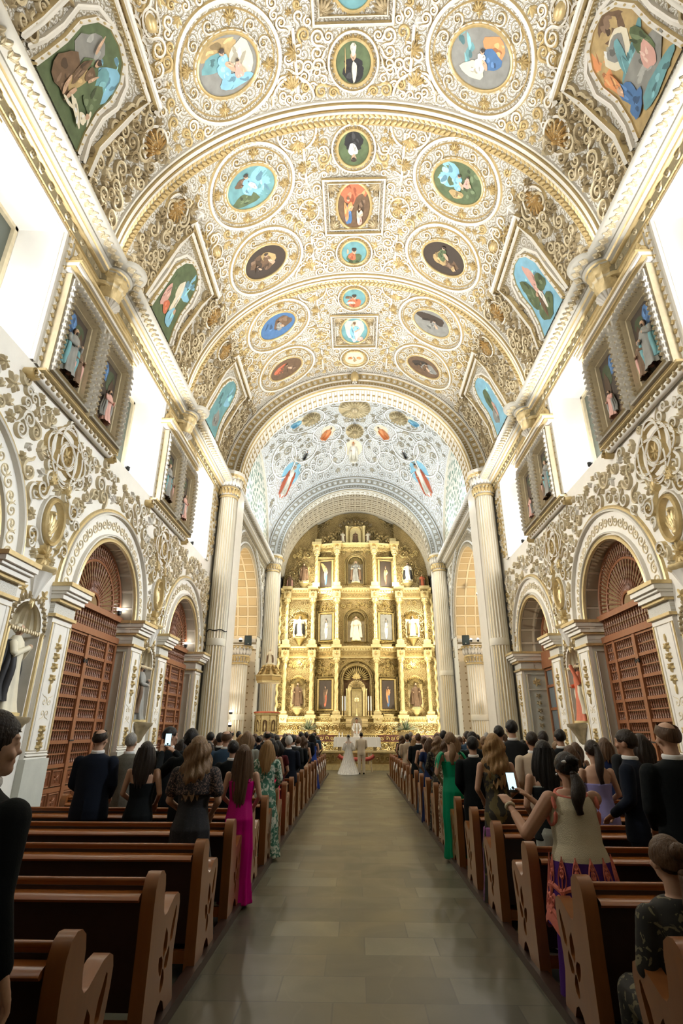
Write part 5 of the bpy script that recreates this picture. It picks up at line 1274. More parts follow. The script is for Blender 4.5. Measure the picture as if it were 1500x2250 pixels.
# ================================================================ WOODEN GATES
def baluster(m, a, b, r, mi=1, n=6):
    a = np.array(a); b = np.array(b); d = b-a; L = np.linalg.norm(d); z = d/L
    x = np.array([1., 0, 0]) if abs(z[0]) < .7 else np.array([0, 1., 0]); y = np.cross(z, x); y /= np.linalg.norm(y); x = np.cross(y, z)
    th = np.linspace(0, 2*PI, n, endpoint=False); P = []
    for t, k in ((0, .9), (.12, .9), (.16, .45), (.3, 1.0), (.44, .4), (.5, .85), (.56, .4), (.72, 1.0), (.84, .45), (.88, .9), (1, .9)):
        P.append(a+d*t+r*k*(np.outer(np.cos(th), x)+np.outer(np.sin(th), y)))
    m.grid(np.array(P), mi, closed=True)
gates = {}
def make_gate(label):
    o = thing('wooden_gate', label, 'gate')
    Wd = 1.68; z4 = 4.6
    m = M()
    for y in (-1.63, -1.12, 0, 1.12, 1.63): m.box((0, y, 2.05), (.13 if y else .16, .12 if y else .14, 4.1), 0)
    for k in range(7): m.box((0, 0, .98+k*.49), (.11, 3.3, .075), 0)
    for z in (.06, .5): m.box((0, 0, z), (.11, 3.3, .09), 0)
    for z, h, d in ((4.02, .16, .2), (4.6, .14, .24)): m.box((0, 0, z), (d, 3.38, h), 0)
    m.obj('rails_and_stiles', [gatew, gated], o, smooth=False)
    for ci, (y0, y1) in enumerate(((-1.6, -1.17), (-1.07, -.06), (.06, 1.07), (1.17, 1.6))):
        m = M(); n = max(3, int((y1-y0)/.1))
        for k in range(6):
            for j in range(n):
                y = y0+(j+.5)*(y1-y0)/n; zc = .98+k*.49
                baluster(m, (0, y, zc+.03), (0, y, zc+.46), .035)
            m.box((0, (y0+y1)/2, .98+k*.49+.245), (.05, y1-y0, .03), 0)
        m.obj('baluster_panel', [gatew, gated], o, ang=60)
        m = M()
        for z in (.28, .74):
            for j in range(1 if y1-y0 < .6 else 2):
                w_ = (y1-y0)/(1 if y1-y0 < .6 else 2); yc = y0+w_*(j+.5)
                m.box((0, yc, z), (.06, w_*.9, .34), 1)
                F = lambda u, v, h=0: np.stack(np.broadcast_arrays(.03+np.asarray(h), u, v), -1)
                m.ribbon(F, [(yc-w_*.4, z-.15), (yc+w_*.4, z-.15), (yc+w_*.4, z+.15), (yc-w_*.4, z+.15)], .05, .03, (0, 0, 0, 0), True); m.fan(F, yc, z, .12, 0, 6, 5.4, .03, 0)
        m.obj('carved_panel', [gatew, gated], o, ang=50)
    m = M()
    for j in range(26): y = -1.56+j*.125; baluster(m, (0, y, 4.1), (0, y, 4.53), .04)
    m.obj('baluster_frieze', [gatew, gated], o, ang=60)
    m = M()
    for j in range(23):
        a = PI*(j+.5)/23; c, s = math.cos(a), math.sin(a); baluster(m, (0, .36*c, 4.67+.36*s), (0, 1.12*c, 4.67+1.12*s), .032)
    for j in range(42):
        a = PI*(j+.5)/42; c, s = math.cos(a), math.sin(a); baluster(m, (0, 1.2*c, 4.67+1.2*s), (0, 1.58*c, 4.67+1.58*s), .032)
    m.obj('fan_of_spindles', [gatew, gated], o, ang=60)
    m = M()
    for r, t in ((.32, .07), (1.16, .06), (1.62, .08)):
        m.tube([(0, r*math.cos(a), 4.67+r*math.sin(a)) for a in np.linspace(0, PI, 30)], t*.6, 6, 0)
    m.obj('arched_rail', [gatew, gated], o)
    m = M()
    for y in (-.06, .06): m.box((.08, y, 3.3), (.03, .05, .1)); 
    m.box((.08, 0, 3.3), (.03, .22, .03)); m.box((.08, 0, 1.5), (.03, .2, .03))
    m.obj('bolt', [black], o)
    return o
g0 = make_gate('reddish wooden baluster gate in the nearest left arch, cut by the edge of view')
g0.location = (-6.78, BAYS[1], 0)
names = {(-1, 2): 'tall reddish wooden gate of turned balusters with fan top, larger on left wall', (-1, 3): 'reddish wooden baluster gate in the farther left arch, next to the crossing column',
         (1, 2): 'tall reddish wooden gate of turned balusters with fan top, on right wall', (1, 1): 'wooden baluster gate in the nearest right arch, at the edge of view'}
for (s, i), lb in names.items(): dup(g0, (s*6.78, BAYS[i], 0), 0 if s < 0 else PI, lb)
# glazed door set deep in the farther right arch
o = thing('glazed_door', 'reddish wooden door with glass panes set deep in the farther right arch', 'door', (7.22, BAYS[3], 0), PI)
m = M()
for y in (-1.6, -.8, 0, .8, 1.6): m.box((0, y, 2.0), (.12, .12, 4.0))
for z in (.1, .9, 1.7, 2.5, 3.3, 3.9): m.box((0, 0, z), (.1, 3.2, .09))
m.box((0, 0, 4.25), (.25, 3.4, .6)); m.box((0, 0, .5), (.05, 3.2, .8))
for r in (.5, 1.1, 1.65): m.tube([(0, r*math.cos(a), 4.6+r*math.sin(a)) for a in np.linspace(0, PI, 24)], .05, 6, 0)
for j in range(9):
    a = PI*(j+.5)/9; m.box((0, 1.05*math.cos(a), 4.6+1.05*math.sin(a)), (.05, .05, .05)); m.tube([(0, .5*math.cos(a), 4.6+.5*math.sin(a)), (0, 1.6*math.cos(a), 4.6+1.6*math.sin(a))], .03, 5, 0)
m.obj('wood_frame', [gatew], o, smooth=False)
m = M(); m.box((0, 0, 2.45), (.02, 3.1, 3.0)); m.obj('glass_panes', [pm('dull_blue_glass', (.16, .19, .20), .15, vary=.2)], o)
# side chapels behind the gates
m = M()
for s in (-1, 1):
    x = s*9.8
    for c in BAYS:
        m.grid([[(x, c-2.6, 0), (x, c-2.6, 7)], [(x, c+2.6, 0), (x, c+2.6, 7)]], 0, uv=[[(c-2.6, 0), (c-2.6, 7)], [(c+2.6, 0), (c+2.6, 7)]])
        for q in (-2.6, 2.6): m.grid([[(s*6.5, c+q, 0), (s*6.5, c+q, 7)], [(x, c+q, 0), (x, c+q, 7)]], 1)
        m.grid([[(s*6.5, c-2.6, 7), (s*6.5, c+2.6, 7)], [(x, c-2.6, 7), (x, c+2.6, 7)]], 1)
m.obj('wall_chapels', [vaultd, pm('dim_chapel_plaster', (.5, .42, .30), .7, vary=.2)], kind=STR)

# ================================================================ NICHE STATUES, CONSOLES
def console(s, y, label):
    m = M(); m.lathe([(.03, -.55), (.1, -.48), (.14, -.38), (.3, -.12), (.36, -.08), (.38, 0), (.02, .02)], (0, 0, 0), 22, 0, 9, .1)
    o = m.obj('statue_console', [golddk, gold], ang=60, label=label, cat='bracket'); o.location = (s*(W-.06), y, 1.93); return o
for s, sd in ((-1, 'left'), (1, 'right')):
    for i, y in enumerate(NICH[1:]):
        console(s, y, 'gilded bowl-shaped bracket under the %s statue niche on the %s wall' % (('nearer', 'farther')[i], sd))
def niche_statue(s, y, H, cols, label, seed, rz, arms, cat='statue'):
    o = robed('niche_statue', H, cols, seed=seed, arms=arms); o.location = (s*(W+.12), y, 2.0); o.rotation_euler = (0, 0, rz); tag(o, None, label, cat)
    return o
niche_statue(-1, NICH[1], 1.62, ('cream', 'black', 'skin', 'cream'), 'life-size friar statue with clasped hands in a pale habit and black cloak, nearer left niche', 2, PI/2+.35, ((.03, .74), (-.02, .72)))
niche_statue(-1, NICH[2], 1.6, ('grey', 'brown', 'skin', 'dark'), 'dark bearded statue with brown cloak in the farther left niche', 5, PI/2+.3, ((.12, .7), (-.1, .6)))
niche_statue(1, NICH[2], 1.6, ('red', 'cream', 'skin', 'dark'), 'statue with raised arm and rust-red patterned skirt in the farther right niche', 7, -PI/2-.2, ((.16, .95), (-.12, .6)))
niche_statue(1, NICH[1], 1.6, ('cream', 'brown', 'skin', 'dark'), 'pale robed statue in the nearer right niche, at the edge of view', 8, -PI/2-.2, ((.1, .7), (-.1, .7)))

# ================================================================ LAMPS
def lamp(x, y, z, label, r=.07, group=None):
    o = thing('spotlight', label, 'lamp', (x, y, z))
    m = M(); m.lathe([(r*.5, -.12), (r*1.1, -.1), (r*1.2, 0), (r*1.15, .01)], n=14, mi=0); m.obj('housing', [black], o)
    m = M(); m.ell((0, 0, .03), (r, r, r), 12, 8, 0); m.obj('bulb', [lampm], o)
for i, y in enumerate(WINS[1:]):
    for s in (-1, 1):
        lamp(s*(W+.05), y-.4, 8.6, 'bright floodlight bulb on the sill of the %s' % SN[(s, i)], .06)
for x, y, z, l in ((-6.75, 14.95, 4.85, 'small bright spotlight on the far end of the transom, larger left gate'), (-6.7, 21.2, 4.85, 'small bright spotlight on the transom of the farther left gate'),
                   (-6.55, 30.6, 6.5, 'bright round lamp on the cornice of the left transept beside the black speaker'), (7.2, 31.4, 9.3, 'bright lamp high on the coffered arch of the right transept'), (6.5, 31.0, 6.55, 'first of two small lamps on the right transept cornice, nearer the altar'), (6.8, 30.6, 6.5, 'second of two small lamps on the right transept cornice, nearer the nave'),
                   (-6.95, 31.3, 2.7, 'upper of the two dazzling lamps low in the left transept'), (-6.95, 31.3, 2.05, 'lower of the two dazzling lamps low in the left transept, just above the heads'), (7.0, 30.2, 4.2, 'upper small lamp on the right transept wall beside the tall column'), (7.2, 30.0, 3.3, 'lower small lamp on the right transept wall beside the tall column')):
    lamp(x, y, z, l, .085 if 'dazzling' in l or 'round' in l else .055)
# speakers
for s, sd in ((-1, 'left'), (1, 'right')):
    o = thing('loudspeaker', 'black loudspeaker standing on the %s short transept column' % sd, 'speaker', (s*6.35, 31.7, 6.36), -s*.3)
    m = M(); m.box((0, 0, .27), (.42, .34, .54), 0, 0, .93); m.obj('cabinet', [black], o)
    m = M(); m.box((0, -.175, .27), (.36, .02, .46), 0); m.obj('grille', [pm('speaker_mesh', (.02, .035, .035), .7, bmp=.6, bscale=300)], o)
    m = M(); m.box((.0, -.19, .08), (.03, .01, .05), 0); m.obj('badge', [white], o)
# gilded picture beside the left column
o = thing('framed_picture', 'narrow gilt-framed picture low on the left transept wall behind the crossing column', 'picture', (-7.3, 30.2, 2.0), .3)
m = M(); m.box((0, 0, .7), (.5, .04, 1.5)); m.obj('canvas', [FIGM['ochre']], o)
m = M(); m.ribbon(S_face(-.02), [(-.27, -.07), (.27, -.07), (.27, 1.47), (-.27, 1.47)], .12, .06, (0, 0, 0, 0), True); m.obj('frame', [gold], o)

# ================================================================ PULPIT
o = thing('pulpit', 'gilded polygonal pulpit with carved saints in arched panels, left of the altar steps', 'pulpit', (-5.25, 33.3, 0))
m = M(); m.lathe([(.25, .5), (.3, .9), (.2, 1.0), (.25, 1.15), (.62, 1.35), (.7, 1.42), (.7, 1.5), (.66, 1.55), (.66, 2.55), (.74, 2.6), (.78, 2.7), (.05, 2.7)], n=8, mi=0, a0=PI/8, a1=2*PI+PI/8); m.obj('body', RM, o, smooth=False)
m = M()
for k in range(8):
    a = 2*PI*k/8
    ca, sa = math.cos(a), math.sin(a)
    F = lambda u, v, h=0: np.stack(np.broadcast_arrays((.61+np.asarray(h))*ca-np.asarray(u)*sa, (.61+np.asarray(h))*sa+np.asarray(u)*ca, v), -1)
    m.poly([(-.12, 1.7), (.12, 1.7), (.12, 2.2)]+arc(0, 2.2, .12, 0, PI, 7), [], lambda u, v: F(u, v, .01), 3)
    m.ribbon(F, [(-.15, 1.7), (-.15, 2.2)]+arc(0, 2.2, .15, PI, 0, 9)+[(.15, 1.7)], .05, .04, (0, 0, 0, 0))
    m.leaf(F, 0, 1.72, .5, PI/2, .13, .06, 0); m.boss(F, 0, 2.2, .035, .08, 0)
    m.lathe([(.035, 1.55), (.03, 2.5), (.05, 2.55)], (.7*math.cos(a+PI/8), .7*math.sin(a+PI/8), 0), 6, 1)
m.obj('carved_panels', RM, o)
m = M(); m.lathe([(.78, 2.68), (.8, 2.7), (.8, 2.76), (.74, 2.78), (.1, 2.78)], n=8, mi=0, a0=PI/8, a1=2*PI+PI/8); m.obj('handrail', [FIGM['red']], o, smooth=False)
o = thing('pulpit_canopy', 'gilded sounding canopy with stepped carved top hanging above the pulpit', 'canopy', (-5.3, 33.6, 4.4))
m = M(); m.lathe([(.1, .02), (.72, .0), (.74, .1), (.78, .14), (.78, .34), (.84, .38), (.84, .44), (.7, .48), (.52, .7), (.4, .86), (.26, 1.0), (.2, 1.06), (.05, 1.08)], n=8, mi=0, a0=PI/8, a1=2*PI+PI/8, mis=[2, 0, 0, 1, 0, 0, 0, 1, 1, 1, 0, 0]); m.obj('dome', RM, o, smooth=False)
m = M(); S8 = lambda k: (lambda u, v, h=0: np.stack(np.broadcast_arrays((.66-np.asarray(v)*.6+np.asarray(h))*math.cos(k)-np.asarray(u)*math.sin(k), (.66-np.asarray(v)*.6+np.asarray(h))*math.sin(k)+np.asarray(u)*math.cos(k), .5+np.asarray(v)), -1))
for k in range(8): 
    for v in (.0, .2, .38): m.fan(S8(2*PI*k/8), 0, v, .2, PI/2, 5, 2.4, .08, 1, .2)
m.obj('carved_leaves', RM, o)
place('madonna_statue', .9, ('cream', 'brown', 'skin', 'brown'), -5.3, 33.6, 5.5, 'small gilded madonna with cherubs on top of the pulpit canopy', 22)

# ================================================================ ALTAR, RAIL, FLOWERS
o = thing('altar_table', 'long altar table behind the rail', 'table', (0, 33.0, .5))
m = M(); m.box((0, 0, .87), (2.5, .8, .08)); m.box((0, 0, .05), (2.2, .6, .1)); m.obj('tabletop', [marble], o)
for x in (-1.0, 0, 1.0):
    m = M(); m.lathe([(.16, .1), (.09, .3), (.12, .5), (.08, .7), (.16, .83)], (x, 0, 0), 12, 0); m.obj('leg', [gold], o)
m = M(); n = 60
P = []
for k, (z, f) in enumerate(((.925, .96), (.925, 1), (.8, 1.01), (.6, 1.02), (.42, 1.03))):
    t = np.linspace(0, 2*PI, n, endpoint=False); sx = np.sign(np.cos(t))*np.abs(np.cos(t))**.12*1.3; sy = np.sign(np.sin(t))*np.abs(np.sin(t))**.12*.45
    P.append(np.c_[sx*f*(1+.008*np.cos(t*22)*(k > 1)), sy*f*(1+.03*np.cos(t*22)*(k > 1)), np.full(n, z-(.12*np.abs(np.cos(t))**6 if k == 4 else 0))])
m.grid(np.array(P), 0, closed=True); m.box((0, 0, .925), (2.5, .86, .01))
c_ = m.obj('altar_cloth', [white], label='white cloth draped over the altar table', cat='tablecloth'); c_.location = (0, 33, .5)
o = thing('altar_rail', 'low gilded altar rail with carved scroll panels across the sanctuary step', 'railing', (0, 28.5, 0))
m = M(); m.box((0, 0, .12), (10.8, .3, .24)); m.box((0, 0, .8), (10.8, .3, .08)); m.obj('rail', [retl], o)
for k in range(9):
    x = -4.8+k*1.2; m = M(); m.box((x, 0, .5), (1.02, .06, .54), 1); F = S_face(-.04)
    m.ribbon(F, [(x-.5, .24), (x+.5, .24), (x+.5, .76), (x-.5, .76)], .07, .06, (0, 0, 0, 0), True)
    for a, b, r, h in ((-.25, .5, .16, 1), (.25, .5, .16, -1), (0, .62, .09, 1), (0, .38, .09, -1)): m.scroll(F, x+a, b, r, 0 if a > 0 else PI, h, 1.5, .05, .06, (0, 1, 1, 0), 1.0)
    m.ring(F, x, .5, .1, .16, .05, .06, (0, 0), 16); m.lathe([(.07, .24), (.05, .4), (.08, .5), (.05, .6), (.07, .76)], (x+.6, -.04, 0), 8, 0)
    m.obj('carved_panel', RM, o)
for s, sd in ((-1, 'left'), (1, 'right')):
    rnd = random.Random(8+s)
    o = thing('flower_arrangement', 'spiky arrangement of long green-white leaves %s of the altar' % sd + (' in a low box' if s > 0 else ''), 'plant', (s*3.0, 35.6, .5))
    m = M(); 
    if s > 0: m.box((0, 0, 1.1), (.9, .3, .22))
    else: m.lathe([(.14, .9), (.2, 1.2), (.18, 1.25)], n=14)
    m.box((0, 0, .5), (.3, .3, 1.0)); m.obj('stand', [gold], o)
    m = M()
    for k in range(90):
        a = rnd.uniform(0, 2*PI); e = rnd.uniform(.15, 1.45); L = rnd.uniform(.55, .95); t = np.linspace(0, 1, 6)
        d = np.array([math.cos(a)*math.cos(e)*(1.2 if s < 0 else 1.5), math.sin(a)*math.cos(e)*.7, math.sin(e)])
        pts = np.array([0, 0, 1.3])+np.outer(t*L, d)-np.c_[t*0, t*0, t**2*.12]
        m.tube(pts, .036*(1-t*.95)+.001, 4, k % 3, flat=.3)
    m.obj('leaves', [pm('leaf_green', (.09, .19, .09), .5, vary=.3), pm('leaf_pale', (.55, .62, .45), .5, vary=.2), pm('leaf_cream', (.78, .78, .62), .5)], o)
# kneeler and tall candles
o = thing('kneeling_bench', 'long kneeling bench upholstered in red brocade behind the couple', 'bench', (-.06, 27.0, .12))
m = M(); P = [np.c_[x, 0, z] for x, z in ()]
t = np.linspace(-1, 1, 21)
m.tube(np.c_[t*.82, t*0, .42+.16*np.abs(t)**6], .12, 10, 0, flat=.75); m.obj('red_seat', [pm('red_brocade', (.40, .05, .03), .7, vary=.5, scale=18, sheen=.3)], o)
for q in (-1, 1):
    m = M(); m.tube([(q*.7, 0, .32), (q*.68, 0, .15), (q*.72, 0, -.1)], .03, 8, 0); m.tube([(q*.7, -.14, .1), (q*.7, .14, .1)], .02, 6, 0); m.obj('leg', [pm('pale_wood', (.6, .5, .33), .5)], o)
for i, (x, z) in enumerate(((-.98, 2.7), (-.8, 2.7), (.98, 2.7), (.8, 2.7))):
    o = thing('tall_candle', 'tall white candle %s of the tabernacle, %s one' % ('left' if x < 0 else 'right', 'outer' if abs(x) > .9 else 'inner'), 'candle', (x, 39.0, z))
    m = M(); m.lathe([(.09, 0), (.03, .05), (.03, .3), (.06, .33)], n=10); m.obj('candlestick', [gold], o)
    m = M(); m.lathe([(.03, .33), (.03, 1.25), (.005, 1.3)], n=10); m.obj('candle', [white], o)
for x, l in ((-1.02, 'left'), (-.85, 'second from left')):
    m = M(); m.lathe([(.03, 0), (.03, .22), (.004, .24)], n=10); c_ = m.obj('altar_candle', [white], label='short white candle on the altar cloth, %s' % l, cat='candle'); c_.location = (x, 33, 1.432)
# priest's chair with carved back
o = thing('carved_chair', 'high-backed carved chair behind the priest', 'chair', (-.02, 35.2, .5))
m = M(); m.prism([(-.33, .4), (.33, .4), (.33, 1.75)]+arc(0, 1.75, .33, 0, PI, 9), lambda u, v: np.c_[u, np.full(len(u), 0.), v], lambda u, v: np.c_[u, np.full(len(u), .08), v], 0); m.fan(S_face(0), 0, 1.55, .3, PI/2, 7, 5, .05, 1); m.obj('backrest', [golddk, FIGM['grey']], o)
m = M(); m.box((0, -.3, .45), (.66, .6, .1)); m.obj('seat', [FIGM['red']], o)
for a, b in ((-.28, 0), (.28, 0), (-.28, -.55), (.28, -.55)):
    m = M(); m.box((a, b, .2), (.06, .06, .4)); m.obj('leg', [golddk], o)
# ================================================================ PEWS
pew = thing('wooden_pew', 'pew', 'pew', (0, 0, 0), 0, 'pews')
oe = [(-.07, 0), (-.07, .5), (-.08, .7), (-.075, .80), (-.05, .86), (-.005, .885), (.045, .88), (.09, .85), (.11, .79), (.115, .70), (.13, .64), (.16, .612), (.20, .615), (.27, .645), (.34, .675), (.41, .682), (.455, .66), (.475, .61), (.47, .54), (.45, .45), (.43, .36), (.435, .27), (.47, .17), (.50, .09), (.50, 0), (.35, 0), (.34, .07), (.30, .13), (.25, .155), (.20, .13), (.16, .07), (.15, 0)]
def petal(cu, cv, a, b, rot): return [tuple(p) for p in ell2(cu, cv, a, b, rot, 10)]
ho = [petal(.37, .51, .030, .10, -.35), petal(.235, .45, .038, .075, 0), petal(.175, .35, .036, .06, .5), petal(.295, .35, .036, .06, -.5), petal(.235, .255, .034, .06, 0)]
HL = 1.4
for q in (-1, 1):
    m = M(); m.prism(oe, lambda u, v: np.c_[np.full(len(u), q*HL-.042), u, v], lambda u, v: np.c_[np.full(len(u), q*HL+.042), u, v], 0, ho)
    o = m.obj('end_panel', [woodend], pew, ang=50)
    b = o.modifiers.new('round', 'BEVEL'); b.width = .026; b.segments = 3; b.angle_limit = math.radians(50)
LX = 2*HL-.06
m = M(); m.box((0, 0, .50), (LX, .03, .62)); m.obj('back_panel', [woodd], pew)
m = M(); m.tube([(-LX/2, .0, .838), (LX/2, .0, .838)], .015, 10); m.box((0, .006, .81), (LX, .03, .05)); m.obj('top_rail', [wood], pew)
m = M(); P = np.array([[(x, y, z) for y, z in ((.01, .79), (-.06, .783), (-.095, .772), (-.108, .755), (-.095, .74), (.01, .745))] for x in (-LX/2+.02, LX/2-.02)]); m.grid(P, 0); m.poly([(.01, .79), (-.06, .783), (-.095, .772), (-.108, .755), (-.095, .74), (.01, .745)], [], lambda u, v: np.c_[np.full(len(u), LX/2-.02), u, v]); m.obj('book_ledge', [wood], pew)
m = M(); m.box((0, .25, .42), (LX, .42, .035)); m.box((0, .40, .36), (LX, .03, .1)); m.obj('seat', [wood], pew)
m = M(); m.box((0, -.30, .16), (LX-.2, .16, .035)); m.box((0, -.04, .12), (LX, .04, .08)); m.obj('kneeler', [wood], pew)
for q in (-1, 1):
    m = M(); m.box((q*1.1, -.3, .07), (.05, .12, .15)); m.obj('kneeler_bracket', [woodd], pew)
ROW = [1.75+1.1*k for k in range(21)]
ordw = 'nearest second third fourth fifth sixth seventh eighth ninth tenth eleventh twelfth thirteenth fourteenth fifteenth sixteenth seventeenth eighteenth nineteenth twentieth frontmost'.split()
for k, y in enumerate(ROW):
    for s, sd in ((-1, 'left'), (1, 'right')):
        lb = 'polished brown wooden pew, %s row from the back of the %s block' % (ordw[k], sd) if k not in (0, 20) else 'polished brown wooden pew, %s row of the %s block' % (ordw[k], sd)
        loc = (s*(1.3+.03+HL), y, .0)
        if k == 0 and s < 0: pew.location = loc; pew['label'] = lb; pew['group'] = 'pews of the left block'
        else: dup(pew, loc, 0, lb, 'pews of the %s block' % sd)
rnd = random.Random(2)
for s, sd in ((-1, 'left'), (1, 'right')):
    for j, k in enumerate((15, 16, 17, 18, 19) if s < 0 else (13, 14, 16, 17)):
        m = M(); m.box((0, 0, 0), (.02, .16, .20)); m.box((0, .06, -.12), (.02, .05, .12))
        o = m.obj('white_ribbon', [white], label='white ribbon tied to the aisle end of the %s pew of the %s block' % (ordw[k], sd), cat='ribbon', group='white ribbons on the front pews')
        o.location = (s*1.262, ROW[k]+.2, .60); o.rotation_euler = (.6 if j % 2 else .9, s*.1, 0)

# ================================================================ PEOPLE
def voxelise(m, name, mat, vox=.011, smooth=2):
    """weld overlapping limbs into one continuous skin"""
    o = m.obj(name+'_src', [mat], ang=180)
    r = o.modifiers.new('r', 'REMESH'); r.mode = 'VOXEL'; r.voxel_size = vox; r.use_smooth_shade = True
    if smooth: s = o.modifiers.new('s', 'SMOOTH'); s.iterations = smooth; s.factor = .5
    dg = bpy.context.evaluated_depsgraph_get(); dg.update()
    me = bpy.data.meshes.new_from_object(o.evaluated_get(dg)); me.name = name
    old = o.data; bpy.data.objects.remove(o); bpy.data.meshes.remove(old)
    me.materials.clear(); me.materials.append(mat)
    return me
def seg(m, a, b, ra, rb, n=10, flat=1.):
    a = np.array(a, float); b = np.array(b, float); t = np.linspace(0, 1, 6)[:, None]
    m.tube(a+(b-a)*t, np.linspace(ra, rb, 6), n, 0, flat=flat); m.ell(a, (ra,)*3, n, 8); m.ell(b, (rb,)*3, n, 8)
def loft(m, rings, n=28, fold=None):
    """rings: (z, rx, ry, cx, cy)"""
    th = np.linspace(0, 2*PI, n, endpoint=False); P = []
    for z, rx, ry, cx, cy in rings:
        k = 1 if fold is None else 1+fold(th, z)
        P.append(np.c_[cx+rx*k*np.cos(th), cy+ry*k*np.sin(th), np.full(n, z)])
    m.grid(np.array(P), 0, closed=True)
    k0 = m.n-len(P)*n; m.f.append(tuple(k0+j for j in range(n))[::-1]); m.mi.append(0); m.f.append(tuple(m.n-n+j for j in range(n))); m.mi.append(0)
def rotz(p, a, c=(0, 0)): x, y = p[0]-c[0], p[1]-c[1]; return (c[0]+x*math.cos(a)-y*math.sin(a), c[1]+x*math.sin(a)+y*math.cos(a), p[2])
def hand(m, w, d, curl=.5, side=1, grip=False):
    """palm and five fingers at wrist w pointing along d"""
    w = np.array(w, float); d = np.array(d, float); d /= np.linalg.norm(d)
    x = np.cross(d, [0, 0, 1.]); 
    if np.linalg.norm(x) < .2: x = np.array([0, 1., 0])
    x /= np.linalg.norm(x); nrm = np.cross(x, d)
    p = w+d*.045
    for k in np.linspace(-1, 1, 4): m.tube(np.array([w+x*k*.018, p+x*k*.024, w+d*.09+x*k*.03]), [.017, .016, .013], 8)
    for i, (off, L) in enumerate(((-.034, .062), (-.012, .075), (.012, .078), (.034, .068))):
        b = w+d*.088+x*off; q = b+d*L*.45-nrm*curl*.012; e = q+d*L*(.55-curl*.4)-nrm*curl*.04
        m.tube(np.array([b, q, e]), [.0105, .0095, .008], 7); m.ell(e, (.008,)*3, 6, 5); m.ell(q, (.0095,)*3, 6, 5)
    b = w+d*.025-x*.022*side; q = b-x*.028*side+d*.025; e = q+d*.03-x*.004*side-nrm*.01; m.tube(np.array([b, q, e]), [.014, .012, .009], 7)
def body(m, fem=0, arms='front', head=0., seated=False, pitch=0.):
    """whole figure 1.75 m tall facing +Y; returns the arm joints"""
    sw = .175 if fem else .2; hw = .10
    loft(m, [(.86, .14, .10, 0, 0), (.95, .155+.015*fem, .115, 0, 0), (1.02, .145, .11, 0, 0), (1.12, .125-.01*fem, .095, 0, 0), (1.25, .145, .105, 0, .005), (1.36, .16-.01*fem, .10, 0, 0), (1.43, .15-.02*fem, .08, 0, 0), (1.47, .09, .06, 0, 0)])
    seg(m, (0, -.005, 1.42), (0, .01, 1.56), .056-.006*fem, .052-.006*fem)
    c = (0, .015)
    def H(p, r, n=14, k=10): m.ell(rotz(p, head, c), r, n, k, R=np.array([[math.cos(head), -math.sin(head), 0], [math.sin(head), math.cos(head), 0], [0, 0, 1]]))
    H((0, .015, 1.655), (.074, .093, .096)); H((0, .045, 1.595), (.056, .062, .07)); H((0, .075, 1.555), (.03, .032, .026))
    H((0, .108, 1.618), (.013, .02, .012), 8, 6); H((0, .1, 1.64), (.009, .016, .026), 8, 6); H((0, .097, 1.582), (.024, .012, .008), 8, 6); H((0, .094, 1.674), (.055, .016, .01), 10, 6)
    for q in (-1, 1): H((q*.076, .012, 1.625), (.009, .02, .032), 8, 8); H((q*.04, .085, 1.61), (.026, .02, .022), 8, 6); H((q*.03, .097, 1.655), (.014, .008, .007), 8, 6)
    J = []
    A = arms if not isinstance(arms, str) else FR
    for q, (el, wr) in zip((-1, 1), A):
        sh = (q*sw, 0, 1.405); e = (q*abs(el[0]), el[1], el[2]) if A[0] is A[1] else el; w_ = (q*abs(wr[0]), wr[1], wr[2]) if A[0] is A[1] else wr
        seg(m, sh, e, .05-.007*fem, .037-.004*fem); seg(m, e, w_, .037-.004*fem, .024)
        hand(m, w_, np.array(w_)-np.array(e), .5, q); J.append((sh, e, w_))
    for q in (-1, 1):
        if seated: seg(m, (q*hw, .0, .9), (q*hw, .42, .92), .08, .058); seg(m, (q*hw, .42, .92), (q*hw, .44, .5), .055, .035); seg(m, (q*hw, .42, .47), (q*hw, .56, .46), .035, .03)
        else:
            seg(m, (q*hw*.9, 0, .9), (q*hw, .01, .5), .085, .055); seg(m, (q*hw, .01, .5), (q*hw, -.01, .09), .055, .036)
            seg(m, (q*hw, -.03, .05), (q*(hw+.02), .12, .035), .036, .03)
    return J
SK = [pm('skin_light', (.50, .30, .20), .5, vary=.1, scale=20), pm('skin_tan', (.40, .215, .13), .5, vary=.1, scale=20)]
def cloth(name, col, vary=.15, rough=.85, sheen=0, scale=6, bmp=.25): return pm(name, col, rough, vary=vary, scale=scale, sheen=sheen, bmp=bmp, bscale=150, spec=.18)
def pat(name, c1, c2, scale, thr=.52, c3=None):
    if name in MATS: return MATS[name]
    m = bpy.data.materials.new(name); t, b = nt(m); c = coord(t, 'Object')
    n = node(t, 'ShaderNodeTexNoise'); n.inputs['Scale'].default_value = scale; n.inputs['Detail'].default_value = 4; n.inputs['Distortion'].default_value = 1.2
    t.links.new(c, n.inputs['Vector']); f = math_(t, 'GREATER_THAN', n.outputs['Fac'], thr); col = mixc(t, f, c1, c2)
    if c3: col = mixc(t, math_(t, 'GREATER_THAN', n.outputs['Fac'], thr+.09), col, c3)
    t.links.new(col, b.inputs['Base Color']); b.inputs['Roughness'].default_value = .75; bump(t, b, f, .4, .004); MATS[name] = m
    return m
